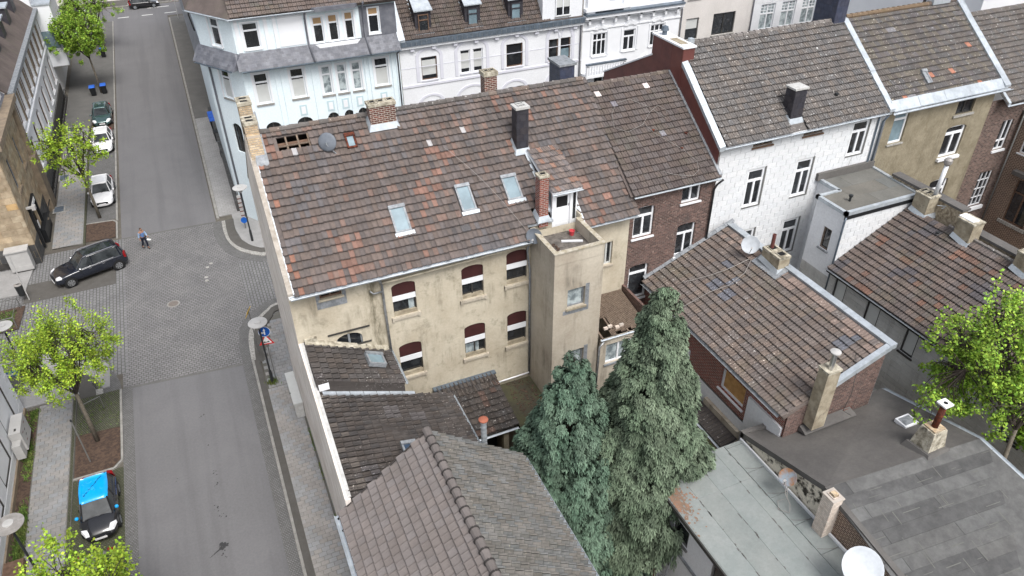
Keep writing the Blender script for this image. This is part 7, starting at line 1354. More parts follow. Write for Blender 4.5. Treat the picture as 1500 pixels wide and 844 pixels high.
fl = thing('far_corner_block', 'dark windowed block beyond the oriel house at the top left corner', 'building', (-20, 150, 0)); Ff = Face((-30, 134.5), (-6, 134.5)); fo = [(2+k*3, 4+k*3, 3, 5) for k in range(7)]; wall(Ff, 0, 12, fo, None, .2).build('wall', 'grey_wall', fl); [window(Ff, o, fl, 'plain', 'dark_frame') for o in fo]
hd = MB(); rr = random.Random(4)
for k in range(900): x = rr.uniform(-6, 14); y = rr.uniform(134.2, 136); z = rr.uniform(0, 1.0); s = .12; a = rr.uniform(0, 3); hd.add([(x-s, y, z), (x+s, y+s*math.sin(a), z+s*.3), (x, y+s, z+s)], [(0, 1, 2)], (rr.uniform(1.2, 3), rr.uniform(.5, 1), .4))
hd.build('copper_hedge', 'leaf', label='low reddish brown hedge along the far cross street', cat='hedge', kind='stuff')
sw = thing('white_commercial_building', 'white boarded building with dark frames at the lower left edge', 'building', (-16, 30, 0))
Fsw = Face((-13.0, -2), (-13.0, 39.3)); so_ = [(a+2-1.1, a+2+1.1, .9, 3.3) for a in (26.5, 30.2, 33.5, 36.7)]
wsw = wall(Fsw, 0, 9, so_, None, .1).build('wall', 'white_wall', sw); wall(Face((-13.0, 39.3), (-30, 39.3)), 0, 9, []).build('wall', 'white_wall', sw)
panels(wsw, Fsw.P(20, 0.05, .001), (0, 1, 0), (0, 0, 1), 21.3, 8.9, 2.6, .42, .01, .01, 'siding', tone_set(1.0, .02, (), .004), skip=lambda x, z, w, h: any(o[0]-w/2 < x+20 < o[1]+w/2 and o[2]-h/2 < z < o[3]+h/2 for o in so_), limit=120, name='weatherboard')
for o in so_: window(Fsw, o, sw, 'plain', 'dark_frame', 'white_clean', fw_=.09, sill=None, d=-.03)
mb = MB(); Fsw.box(mb, 27, 41.2, -.0, .35, 0, .1); mb.build('plinth', 'stone_band', sw)
MB().box((-30, -2, 9.0), (-12.9, 39.4, 9.3)).build('roof', 'felt_dark', sw)
ps = thing('parcel_box', 'white wall mounted parcel box with small dark lettering on the white building', 'parcel box', (-12.7, 36, 0)); MB().box((-12.95, 35.4, .5), (-12.4, 37.0, 1.75)).build('case', 'lamp_white', ps); MB().box((-12.9, 34.9, .4), (-12.5, 35.38, 1.3)).build('side_case', 'lamp_white', ps)
for k, (a, z) in enumerate(((35.7, 1.4), (36.1, 1.25), (36.4, 1.5), (36.0, 1.0), (35.8, .8))): MB().box((-12.398, a, z), (-12.39, a+.18, z+.05)).build('lettering_mark', 'dark_frame' if k % 2 else 'maroon', ps)
MB().box((-12.7, 35.6, 1.752), (-12.6, 35.8, 1.76)).build('lettering_mark', 'dark_frame', ps)
MB().box((-12.9, 26.8, 0), (-12.1, 28.1, .5)).build('entrance_step', 'brown_wood', label='brown entrance step beside the lower left street lamp', cat='step')
# ================================================================ STREET FURNITURE
def lamp(label, x, y, h=4.7, m='lamp_white', pole='pole_black', r=.52):
    t = thing('street_lamp', label, 'street lamp', (x, y, .1), 'street lamps with round discs')
    MB().lathe((x, y, .1), [(.09, 0), (.09, .9), (.055, 1.0), (.05, h-.55), (.05, h-.5)], 12).build('pole', pole, t, smooth=False)
    MB().lathe((x, y, h-.5), [(.06, 0), (.16, .12), (.17, .2), (.07, .36), (.05, .42)], 14).build('lantern', 'lamp_white', t, smooth=True)
    mb = MB().lathe((x, y, h-.1), [(.05, -.02), (r, 0), (r, .03), (.2, .07), (0, .07)], 32); mb.build('disc', m, t)
    MB().lathe((x, y, h-.03), [(r*.36, 0), (r*.36, .04), (0, .06)], 24).build('centre_cap', 'lamp_white', t)
    return t
lamp('white disc street lamp on the corner beside the blue and triangular traffic signs', .2, 35.85, 4.65)
lamp('white disc street lamp on the far corner in front of the pale blue house', 1.42, 52.8, 4.7)
lamp('white disc street lamp at the left frame edge behind the near maple', -12.75, 41.3, 4.7)
lamp('weathered grey disc street lamp above the lower left tree', -11.2, 26.4, 4.5, 'lamp_grey', r=.58)
def arrow(mb, P, pts, d): mb.hexa([P(u, v, d) for u, v in pts], [P(u, v, d+.004) for u, v in pts])
def plate(c, n, r, sides, rot=0):   # helpers for signs: returns local frame
    n = Vector(n).normalized(); u = Vector((0, 0, 1)).cross(n).normalized(); v = n.cross(u)
    return lambda a, b, d=0: Vector(c)+u*a+v*b+n*d
sx_, sy_ = .42, 36.05
sp = thing('traffic_sign_post', 'grey post carrying a round blue arrow sign above a red triangle sign', 'sign post', (sx_, sy_, .1))
MB().tube([(sx_, sy_, .1), (sx_, sy_, 4.1)], .03, 8).build('post', 'pole_grey', sp)
P = plate((sx_, sy_-.05, 3.75), (-.15, -1, .12), .3, 24); ring = lambda r, d: [P(r*math.cos(2*math.pi*k/28), r*math.sin(2*math.pi*k/28), d) for k in range(28)]
s1 = MB().hexa(ring(.33, 0), ring(.33, .015)).build('round_sign', 'sign_white', sp); MB().hexa(ring(.305, .016), ring(.305, .02)).build('sign_face', 'sign_blue', s1)
g = MB()
arrow(g, P, [(-.03, -.2), (.04, -.2), (.04, .08), (-.03, .08)], .021); arrow(g, P, [(-.07, .07), (.08, .07), (.005, .22)], .021); arrow(g, P, [(-.12, -.09), (-.03, -.09), (-.03, -.03), (-.12, -.03)], .021); arrow(g, P, [(-.12, -.13), (-.12, .01), (-.22, -.06)], .021)
g.build('arrows', 'sign_white', s1)
P2 = plate((sx_, sy_-.05, 3.1), (-.15, -1, .12), .3, 3); tri = lambda s, d: [P2(-s, -s*.56, d), P2(s, -s*.56, d), P2(0, s*1.1, d)]
s2 = MB().hexa(tri(.42, 0), tri(.42, .015)).build('triangle_sign', 'sign_red', sp); MB().hexa(tri(.29, .016), tri(.29, .02)).build('sign_face', 'sign_white', s2); g = MB()
bump_ = [(-.17, -.11), (.17, -.11), (.15, -.06), (.1, -.01), (.04, -.06), (-.04, -.06), (-.1, -.01), (-.15, -.06)]
g.hexa([P2(a, b, .021) for a, b in bump_], [P2(a, b, .024) for a, b in bump_]); g.build('road_hump_symbol', 'plastic_black', s2)
p = Vector((-.15, 38.9, 3.3)); P3 = plate(p, (-.75, .35, .35), .3, 4)
s3 = MB().hexa([P3(a, b, 0) for a, b in ((-.28, -.28), (.28, -.28), (.28, .28), (-.28, .28))], [P3(a, b, .015) for a, b in ((-.28, -.28), (.28, -.28), (.28, .28), (-.28, .28))])
hs_ = thing('priority_sign', 'small yellow edged square sign seen edge on behind the corner street lamp', 'traffic sign', (-.15, 38.9, .1)); s3.build('plate', 'yellow', hs_); MB().hexa([P3(a, b, .016) for a, b in ((-.23, -.23), (.23, -.23), (.23, .23), (-.23, .23))], [P3(a, b, .02) for a, b in ((-.23, -.23), (.23, -.23), (.23, .23), (-.23, .23))]).build('face', 'sign_white', hs_); MB().hexa([P3(a, b, .021) for a, b in ((-.15, -.15), (-.02, -.15), (.05, .15), (-.05, .15))], [P3(a, b, .023) for a, b in ((-.15, -.15), (-.02, -.15), (.05, .15), (-.05, .15))]).build('symbol', 'sign_blue', hs_); MB().tube([(-.12, 38.95, .1), (-.12, 38.95, 3.6)], .03, 8).build('post', 'pole_grey', hs_)
wbd = thing('striped_warning_board', 'red and white banded board with round blue sign beside the far corner lamp', 'warning board', (1.2, 54.9, .1))
MB().box((1.1, 54.85, 1.0), (1.36, 54.9, 3.0)).build('board', 'lamp_white', wbd)
for k in range(5): MB().box((1.09, 54.84, 1.25+k*.36), (1.37, 54.91, 1.33+k*.36)).build('red_band', 'maroon', wbd)
MB().tube([(1.22, 54.95, .1), (1.22, 54.95, 3.8)], .035, 8).build('post', 'pole_grey', wbd); MB().lathe((1.22, 54.7, .95), [(.0, 0), (.24, 0), (.24, .03), (0, .03)], 20, (-.2, -1, .2)).build('blue_disc', 'sign_blue', wbd)
pl = thing('leaning_pole', 'bare grey post standing in the soil beside the near maple trunk', 'post', (-9.55, 33.6, .1)); MB().tube([(-9.55, 33.6, .08), (-9.6, 33.8, 2.9)], .035, 8).build('shaft', 'pole_grey', pl); MB().lathe((-9.6, 33.8, 2.85), [(.045, 0), (.045, .12), (0, .13)], 8).build('top', 'pole_black', pl)
hp = thing('bollard_frame', 'low tubular steel frame guard at the cobbled corner by the near maple', 'guard rail', (-9.3, 37.6, .1)); MB().tube([(-9.9, 37.3, .1), (-9.9, 37.3, .95), (-8.9, 37.7, .95), (-8.9, 37.7, .1)], .03, 8).build('tube', 'pole_grey', hp)
fg = thing('steel_frame_fence', 'low galvanised tube fence round the grassy bed at the left edge', 'fence', (-15.5, 49, .1)); MB().tube([(-20, 47.9, .9), (-14.1, 48.1, .9), (-14.05, 50.4, .9), (-20, 50.3, .9)], .035, 8).build('rail', 'pole_grey', fg)
for q in ((-14.1, 48.1), (-14.05, 50.4), (-17, 48.0), (-17, 50.35)): MB().tube([(*q, .1), (*q, .9)], .035, 8).build('post', 'pole_grey', fg)
rr = random.Random(6); g = MB()
for k in range(2600):
    x = rr.uniform(-19.5, -14.3); y = rr.uniform(48.0, 50.2); s = rr.uniform(.02, .05); h = rr.uniform(.06, .22); a = rr.uniform(0, 3.1); dx, dy = math.cos(a)*s, math.sin(a)*s; c = rr.uniform(.6, 1.7); g.add([(x-dx, y-dy, .1), (x+dx, y+dy, .1), (x+rr.uniform(-.08, .08), y+rr.uniform(-.08, .08), .1+h)], [(0, 1, 2)], (c, c, c))
g.build('grass', 'grass', kind='stuff')
g = MB()
for k in range(7000):
    y = rr.uniform(26, 39); n = math.sin(y*1.3)+math.sin(y*.47+1); 
    if n < rr.uniform(-1.4, 1.0): continue
    x = -12.75+rr.gauss(.25, .14); s = rr.uniform(.015, .05); h = rr.uniform(.05, .3)*(.5+.5*(n > 0)); a = rr.uniform(0, 3.1); dx, dy = math.cos(a)*s, math.sin(a)*s; c = rr.uniform(.6, 1.9); g.add([(x-dx, y-dy, .05), (x+dx, y+dy, .05), (x+rr.uniform(-.1, .1), y+rr.uniform(-.1, .1), .05+h)], [(0, 1, 2)], (c, c, c*.8))
for k in range(2200):   # weeds at wall foot, in the cobbles and round the sign post
    w_ = rr.random()
    if w_ < .45: y = rr.uniform(18.5, 33); x = 1.38+rr.gauss(0, .03)
    elif w_ < .6: x, y = rr.uniform(-10.2, -8.1), rr.uniform(35.9, 38.9)
    elif w_ < .85: continue
    else: x, y = .2+rr.gauss(0, .14), 35.9+rr.gauss(0, .14)
    if w_ < .45 and math.sin(y*2.1)+math.sin(y*.9) < .2: continue
    s = rr.uniform(.01, .03); h = rr.uniform(.03, .12)*(2.4 if w_ >= .85 else 1); a = rr.uniform(0, 3.1); dx, dy = math.cos(a)*s, math.sin(a)*s; c = rr.uniform(.6, 1.6); g.add([(x-dx, y-dy, .09), (x+dx, y+dy, .09), (x+rr.uniform(-.05, .05), y+rr.uniform(-.05, .05), .1+h)], [(0, 1, 2)], (c, c, c*.7))
g.build('weeds', 'grass', kind='stuff')
cb = thing('utility_cabinet', 'long pale grey utility cabinet against the cream street wall', 'cabinet', (1.2, 33.6, .1)); MB().box((.98, 32.3, .1), (1.42, 35.0, 1.15)).build('body', 'lattice', cb); MB().box((.93, 32.25, 1.15), (1.43, 35.05, 1.22)).build('lid', 'blind_grey', cb)
for k in range(3): MB().box((.965, 32.4+k*.88, .2), (.98, 33.18+k*.88, 1.08)).build('door', 'lattice', cb)
MB().box((.9, 33.2, 1.221), (.96, 33.26, 1.23)).build('lock', 'dark_frame', cb)
wc_ = thing('white_cabinet', 'white sheet metal cabinet in front of the sandstone corner', 'cabinet', (-14.2, 55.5, .1)); MB().box((-14.9, 55.2, .2), (-13.5, 55.95, 1.75)).build('body', 'lamp_white', wc_); MB().box((-14.95, 55.12, 1.75), (-13.45, 56.0, 1.85)).build('lid', 'lamp_white', wc_); MB().box((-14.8, 55.25, .1), (-13.6, 55.9, .2)).build('base', 'dark_frame', wc_); MB().box((-14.88, 55.18, .25), (-13.52, 55.2, .6)).build('panel', 'lamp_white', wc_)
lbn = thing('litter_bin', 'dark litter bin on a post at the left edge above the grass bed', 'litter bin', (-13.9, 51.6, .1)); MB().tube([(-13.9, 51.6, .1), (-13.9, 51.6, 1.0)], .04, 8).build('post', 'pole_grey', lbn); MB().lathe((-13.9, 51.35, .5), [(.0, 0), (.2, .0), (.24, .75), (.2, .85), (0, .88)], 14).build('bin', 'pole_black', lbn); MB().lathe((-13.9, 51.35, 1.3), [(.22, 0), (.25, .04), (.12, .1), (.1, .05)], 14).build('lid', 'lamp_grey', lbn)
lp = thing('sloping_post', 'tall thin white post near the litter bin at the left edge', 'post', (-13.6, 51.2, .1)); MB().tube([(-13.6, 51.2, .1), (-13.6, 51.2, 3.6)], .035, 8).build('shaft', 'lamp_white', lp)
bx_ = thing('blue_sign_board', 'grey box with a blue and white arrow plate behind the near maple', 'sign', (-13.6, 41.8, .1)); MB().box((-14.3, 41.3, .1), (-13.2, 42.0, 1.6)).build('box', 'pole_grey', bx_); MB().box((-14.0, 41.24, 1.2), (-13.0, 41.29, 1.55)).build('plate', 'sign_blue', bx_); MB().box((-13.85, 41.22, 1.32), (-13.3, 41.239, 1.42)).build('arrow', 'sign_white', bx_)
def bin_(label, x, y, body='plastic_black', lid='plastic_blue', r=0.0):
    t = thing('wheeled_bin', label, 'wheelie bin', (x, y, .1), 'blue lidded wheelie bins')
    MB().hexa([(x-.22, y-.26, .1), (x+.22, y-.26, .1), (x+.22, y+.24, .1), (x-.22, y+.24, .1)], [(x-.29, y-.36, 1.0), (x+.29, y-.36, 1.0), (x+.29, y+.34, 1.0), (x-.29, y+.34, 1.0)]).build('body', body, t)
    MB().hexa([(x-.31, y-.4, 1.0), (x+.31, y-.4, 1.0), (x+.31, y+.36, 1.0), (x-.31, y+.36, 1.0)], [(x-.28, y-.36, 1.09), (x+.28, y-.36, 1.09), (x+.28, y+.32, 1.12), (x-.28, y+.32, 1.12)]).build('lid', lid, t)
    MB().tube([(x-.28, y+.38, 1.02), (x+.28, y+.38, 1.02)], .02, 6).build('handle', body, t)
    for s in (-.22, .22): MB().lathe((x+s-.02, y+.28, .19), [(0, 0), (.09, 0), (.09, .04), (0, .04)], 12, (1, 0, 0)).build('wheel', 'tyre', t)
    return t
bin_('left one of the two blue lidded bins at the second far tree trunk', -10.05, 91.6); bin_('right one of the two blue lidded bins at the second far tree trunk', -8.95, 91.8); bin_('single blue lidded bin half hidden under the farthest tree crown', -9.1, 105.5)
bin_('farthest of three blue lidded bins lined up by the pale blue house wall', 1.05, 78.2); bin_('middle one of three blue lidded bins lined up by the pale blue house wall', 1.05, 77.3); bin_('nearest of three blue lidded bins lined up by the pale blue house wall', 1.08, 76.4)
bin_('plain black bin below the three blue lidded bins', 1.1, 73.2, 'plastic_black', 'plastic_black')
def bike(x, y, label):
    t = thing('bicycle', label, 'bicycle', (x, y, .1), rotz=math.pi/2+.1); 
    for s in (-.52, .52):
        mb = MB(); n = 20
        mb.tube([(s+.33*math.cos(2*math.pi*k/n), 0, .34+.33*math.sin(2*math.pi*k/n)) for k in range(n+1)], .022, 6); w = mb.build('wheel', 'tyre', t)
        m2 = MB(); [m2.tube([(s, 0, .34), (s+.32*math.cos(2*math.pi*k/10), 0, .34+.32*math.sin(2*math.pi*k/10))], .004, 3) for k in range(10)]; m2.build('spokes', 'chrome', w)
    mb = MB(); [mb.tube(q, .018, 6) for q in ([(-.52, 0, .34), (-.15, 0, .32)], [(-.15, 0, .32), (-.28, 0, .85)], [(-.52, 0, .34), (-.25, 0, .75)], [(-.15, 0, .32), (.35, 0, .8)], [(-.26, 0, .76), (.33, 0, .86)], [(.52, 0, .34), (.33, 0, .95)])]; mb.build('frame', 'plastic_black', t)
    MB().tube([(.35, -.28, 1.0), (.33, 0, .96), (.35, .28, 1.0)], .015, 6).build('handlebar', 'chrome', t); MB().box((-.4, -.07, .86), (-.16, .07, .92)).build('saddle', 'plastic_black', t)
bike(1.0, 68.5, 'dark bicycle leaning by the pale blue house below the black bin'); bike(1.12, 70.2, 'second dark bicycle parked just behind the first by the pale blue house')
sgn = thing('no_parking_sign', 'small red and blue round sign on a pole at the far road corner', 'traffic sign', (.55, 119.5, .1)); MB().tube([(.55, 119.5, .1), (.55, 119.5, 3.2)], .04, 6).build('post', 'lamp_white', sgn); MB().lathe((.55, 119.4, 3.0), [(0, 0), (.35, 0), (.35, .03), (0, .03)], 18, (0, -1, .1)).build('plate', 'sign_red', sgn); MB().lathe((.55, 119.36, 3.0), [(0, 0), (.25, 0), (.25, .03), (0, .03)], 18, (0, -1, .1)).build('face', 'sign_blue', sgn)
# ================================================================ CARS
def car(label, loc, rotz, L_=4.3, Wd=1.8, H=1.48, paint='car_white', kind='hatch', roof_m=None, wide=0, rails=False, mirror=None, plate_=True, cat='car'):
    t = thing('parked_car', label, cat, loc, 'parked cars', rotz)
    hw = Wd/2; belt = H*.62; suv = kind == 'suv'; gz = .22 if not suv else .3
    # stations: x, half width, z top centre, z shoulder
    xf, xr_ = L_/2, -L_/2
    if kind == 'suv': st = [(xr_, .62, belt*.75, belt*.7), (xr_+.06, .86, belt*.98, belt*.93), (xr_+.35, .98, belt+.03, belt), (-.9, 1, belt+.02, belt), (.3, 1, belt+.02, belt-.01), (1.0, .99, belt+.04, belt-.04), (xf-.75, .965, belt-.06, belt-.12), (xf-.25, .88, belt-.17, belt-.25), (xf-.05, .72, belt-.32, belt-.38), (xf, .55, belt-.5, belt-.52)]
    else: st = [(xr_, .66, belt*.72, belt*.68), (xr_+.07, .88, belt*.95, belt*.9), (xr_+.35, .97, belt+.02, belt), (-.6, 1, belt+.02, belt), (.35, .995, belt+.02, belt-.02), (.95, .98, belt+.03, belt-.05), (xf-.6, .94, belt-.07, belt-.15), (xf-.2, .83, belt-.2, belt-.3), (xf-.04, .66, belt-.36, belt-.42), (xf, .5, belt-.5, belt-.52)]
    mb = MB(); rings = []
    for x, w, zc_, zs_ in st:
        w *= hw; rings.append([(x, -w*.9, gz), (x, -w, gz+.12), (x, -w*1.0, (gz+zs_)/2), (x, -w*.985, zs_-.07), (x, -w*.93, zs_), (x, -w*.6, zc_-.01), (x, 0, zc_), (x, w*.6, zc_-.01), (x, w*.93, zs_), (x, w*.985, zs_-.07), (x, w, (gz+zs_)/2), (x, w, gz+.12), (x, w*.9, gz)])
    n = len(rings[0]); vs = [p for r_ in rings for p in r_]; fs = []
    for i in range(len(rings)-1):
        for k in range(n): fs.append((i*n+k, i*n+(k+1) % n, (i+1)*n+(k+1) % n, (i+1)*n+k))
    fs.append(tuple(range(n-1, -1, -1))); fs.append(tuple((len(rings)-1)*n+k for k in range(n))); mb.add(vs, fs)
    body = mb.build('body', paint, t, smooth=True); bm_ = body.modifiers.new('sub', 'SUBSURF'); bm_.levels = 1; bm_.render_levels = 2
    # greenhouse
    cow = .98 if not suv else 1.0; rf_ = .25 if not suv else .35; rr__ = -L_/2+.75 if kind != 'suv' else -L_/2+.55; tail = -L_/2+.22 if kind != 'sedan' else -L_/2+.8
    b0 = belt-.04; wb = hw*.91; wt = hw*(.68+wide); rf_ += wide*1.5; tz = H-.04
    lo = [(cow, -wb*.86), (.45, -wb), (tail+.25, -wb*.97), (tail, -wb*.78), (tail, wb*.78), (tail+.25, wb*.97), (.45, wb), (cow, wb*.86)]
    hi = [(rf_, -wt*.88), (.0, -wt), (rr__, -wt*.98), (rr__-.1, -wt*.8), (rr__-.1, wt*.8), (rr__, wt*.98), (.0, wt), (rf_, wt*.88)]
    g = MB(); g.hexa([(x, y, b0) for x, y in lo], [(x, y, tz) for x, y in hi]); g.build('windows', 'car_glass', t)
    # pillars and roof
    pmat = paint if not suv else 'car_navy'
    for k in range(8):
        if k in (1, 6): MB().tube([Vector((-.1, lo[k][1]*1.0, b0)), Vector((-.15, hi[k][1]*1.0, tz))], .03, 5).build('pillar', pmat, t)
        else: MB().tube([Vector((*lo[k], b0)), Vector((*hi[k], tz))], .035 if k in (0, 7) else .05, 5).build('pillar', pmat, t)
    rm = MB(); N_ = 6; grid = []
    for i in range(N_+1):
        s = i/N_; x = (rf_+.03)*(1-s)+(rr__-.13)*s; w = wt*(.93+.07*math.sin(math.pi*s)); grid.append([(x, -w+2*w*j/6, tz+.035*math.sin(math.pi*s)**.5*1.0+.035*(1-(2*j/6-1)**2)-.01) for j in range(7)])
    vs = [p for r_ in grid for p in r_]+[(p[0], p[1], p[2]-.04) for r_ in grid for p in r_]; fs = [(i*7+j, (i+1)*7+j, (i+1)*7+j+1, i*7+j+1) for i in range(N_) for j in range(6)]; m_ = 7*(N_+1)
    for i in range(N_): fs += [(i*7, (i+1)*7, m_+(i+1)*7, m_+i*7), (i*7+6, (i+1)*7+6, m_+(i+1)*7+6, m_+i*7+6)]
    for j in range(6): fs += [(j, j+1, m_+j+1, m_+j), (N_*7+j, N_*7+j+1, m_+N_*7+j+1, m_+N_*7+j)]
    rm.add(vs, fs); ro_ = rm.build('roof', roof_m or paint, t, smooth=True)
    if suv: g = MB(); g.hexa([(rf_-.12, -wt*.7, tz+.045), (rr__+.5, -wt*.7, tz+.05), (rr__+.5, wt*.7, tz+.05), (rf_-.12, wt*.7, tz+.045)], [(rf_-.12, -wt*.7, tz+.062), (rr__+.5, -wt*.7, tz+.07), (rr__+.5, wt*.7, tz+.07), (rf_-.12, wt*.7, tz+.062)]); g.build('glass_roof', 'car_glass', ro_)
    if rails:
        for s in (-1, 1): MB().tube([(rf_-.05, s*wt*.93, tz+.03), (rf_-.25, s*wt*.95, tz+.09), (rr__+.2, s*wt*.95, tz+.09), (rr__, s*wt*.93, tz+.03)], .025, 6).build('roof_rail', 'chrome', ro_)
    # wheels
    wr = .36 if suv else .31; ax_ = (xf-.88, xr_+.82)
    for x in ax_:
        for s in (-1, 1):
            MB().lathe((x, s*(hw-.235), wr), [(0, 0), (wr+.07, 0), (wr+.07, .238), (0, .238)], 22, (0, s, 0)).build('wheel_arch', 'plastic_black', t)
            w = MB().lathe((x, s*(hw-.2), wr), [(wr*.5, 0), (wr*.97, .0), (wr, .05), (wr, .17), (wr*.95, .215), (wr*.66, .22), (wr*.66, .18)], 26, (0, s, 0)).build('wheel', 'tyre', t, smooth=True)
            r_ = MB(); 
            for k in range(7 if suv else 6):
                a = 2*math.pi*k/(7 if suv else 6); d = Vector((math.cos(a), 0, math.sin(a))); q = Vector((-math.sin(a), 0, math.cos(a))); c = Vector((x, s*(hw+.012), wr)); r_.hexa([c-q*.03, c-q*.05+d*wr*.66, c+q*.05+d*wr*.66, c+q*.03], [v+Vector((0, s*.012, 0)) for v in (c-q*.03, c-q*.05+d*wr*.66, c+q*.05+d*wr*.66, c+q*.03)])
            r_.lathe((x, s*(hw+.005), wr), [(wr*.6, 0), (wr*.68, .005), (wr*.68, .02), (wr*.6, .02)], 20, (0, s, 0)); r_.build('rim', 'lead' if not suv else 'zinc_pipe', w); MB().lathe((x, s*(hw-.02), wr), [(0, 0), (wr*.62, 0), (0, .01)], 16, (0, s, 0)).build('brake_disc', 'plastic_black', w)
    # lights, plates, mirrors, grille, handles
    zl_ = belt-.26
    for s in (-1, 1):
        MB().hexa([(xf-.42, s*hw*.93, zl_-.02), (xf-.12, s*hw*.74, zl_-.08), (xf-.1, s*hw*.52, zl_-.06), (xf-.3, s*hw*.6, zl_+.02)], [(xf-.48, s*hw*.91, zl_+.1), (xf-.2, s*hw*.72, zl_+.05), (xf-.19, s*hw*.52, zl_+.05), (xf-.4, s*hw*.6, zl_+.11)]).build('headlight', 'headlight', t)
        MB().hexa([(xr_+.02, s*hw*.6, belt-.28), (xr_+.16, s*hw*.97, belt-.28), (xr_+.3, s*hw*.98, belt-.25), (xr_+.1, s*hw*.6, belt-.28)], [(xr_+.07, s*hw*.62, belt+.1), (xr_+.18, s*hw*.9, belt+.12), (xr_+.34, s*hw*.93, belt), (xr_+.2, s*hw*.6, belt+.1)]).build('taillight', 'taillight', t)
        MB().lathe((.78, s*(hw+.03), belt+.06), [(.0, -.08), (.07, -.06), (.095, 0), (.07, .07), (0, .09)], 10, (-.3, s, 0)).build('mirror', mirror or paint, t, smooth=True)
        MB().tube([(.78, s*(hw*.9), belt+.0), (.78, s*(hw+.05), belt+.05)], .02, 5).build('mirror_arm', 'plastic_black', t)
        for x in (.15, -.75): MB().box((x-.1, s*hw*1.0-.01, belt-.14), (x+.08, s*hw*1.0+.015, belt-.11)).build('door_handle', 'chrome' if suv else paint, t)
        if suv: MB().tube([(.8, s*wb*1.0, b0+.02), (-.1, s*wb*1.03, b0+.03), (-1.5, s*wb*1.0, b0+.05)], .014, 5).build('trim_strip', 'chrome', t)
        for x in (.75, -.12, -1.0): MB().box((x-.006, s*(hw*1.0)-.004, gz+.2), (x+.006, s*(hw*1.0)+.004, belt-.09)).build('door_seam', 'plastic_black', t)
    MB().box((xf-.06, -.42, belt-.5), (xf+.01, .42, belt-.34)).build('grille', 'plastic_black', t)
    if plate_: MB().box((xf-.0, -.26, .36), (xf+.025, .26, .47)).build('number_plate', 'sign_white', t); MB().box((xr_-.02, -.26, .6), (xr_+.01, .26, .71)).build('number_plate', 'sign_white', t)
    MB().tube([(cow+.02, -.55, b0+.06), (cow-.12, .1, b0+.13)], .012, 4).build('wiper', 'plastic_black', t); MB().tube([(cow+.02, .0, b0+.06), (cow-.12, .55, b0+.13)], .012, 4).build('wiper', 'plastic_black', t)
    return t
car('black estate suv with glass roof parked diagonally on the corner by the sandstone house', (-9.75, 53.2, .02), math.radians(180+19), 4.95, 1.95, 1.74, 'car_navy', 'suv', rails=True, mirror='chrome')
car('white hatchback parked nearest the junction behind the thin leafed maple', (-8.98, 65.3, .03), -math.pi/2, 4.3, 1.8, 1.46, 'car_white')
car('white hatchback parked second in the left row, under the maple crown', (-8.98, 76.5, .03), -math.pi/2, 4.25, 1.8, 1.46, 'car_white')
car('dark teal hatchback at the far end of the parked left row', (-9.1, 83.6, .03), -math.pi/2, 4.4, 1.82, 1.44, 'car_teal')
bc = car('small black car with bright blue roof and blue mirrors in the near parking bay', (-8.95, 29.75, .03), -math.pi/2+.03, 3.75, 1.66, 1.47, 'car_black', 'hatch', roof_m='car_blue', mirror='car_blue', wide=.09)
g = MB(); rr = random.Random(9); tz = 1.47-.04
for k in range(9):
    x = rr.uniform(-1.0, .1); y = rr.uniform(-.42, .42); r = rr.uniform(.05, .16); a0 = rr.uniform(0, 6); pts = [(x+r*math.cos(a0+q*.5)*rr.uniform(.8, 1.2), y+r*math.sin(a0+q*.5), tz+.068) for q in range(8)]; g.tube(pts, .008, 3)
g.build('pale_decal', 'car_blue_light', bc); g = MB()
for k in range(16): t_ = k/15; x = -1.0+1.0*t_; y = .35-.75*t_; g.box((x-.02, y-.035*rr.uniform(.5, 1.2), tz+.066), (x+.015, y+.035*rr.uniform(.5, 1.2), tz+.074))
g.build('dark_decal', 'car_navy', bc); g = MB()
for k in range(10): x = -1.35+k*.12; g.hexa([(x, .835, .75), (x+.07, .835, .75), (x+.07, .835, .84), (x, .835, .82)], [(x, .842, .75), (x+.07, .842, .75), (x+.07, .842, .84), (x, .842, .82)])
g.build('side_decal', 'sign_blue', bc)
car('grey car mostly hidden under the lower left tree crown', (-9.0, 24.6, .03), -math.pi/2, 4.2, 1.78, 1.46, 'pole_grey')
car('black car passing on the far cross street at the top edge', (-3.6, 128.4, .03), 0.03, 4.3, 1.8, 1.45, 'car_black')
car('dark parked car glimpsed behind the farthest tree crown', (-13.5, 127.8, .03), 0.03, 4.3, 1.8, 1.45, 'car_black')
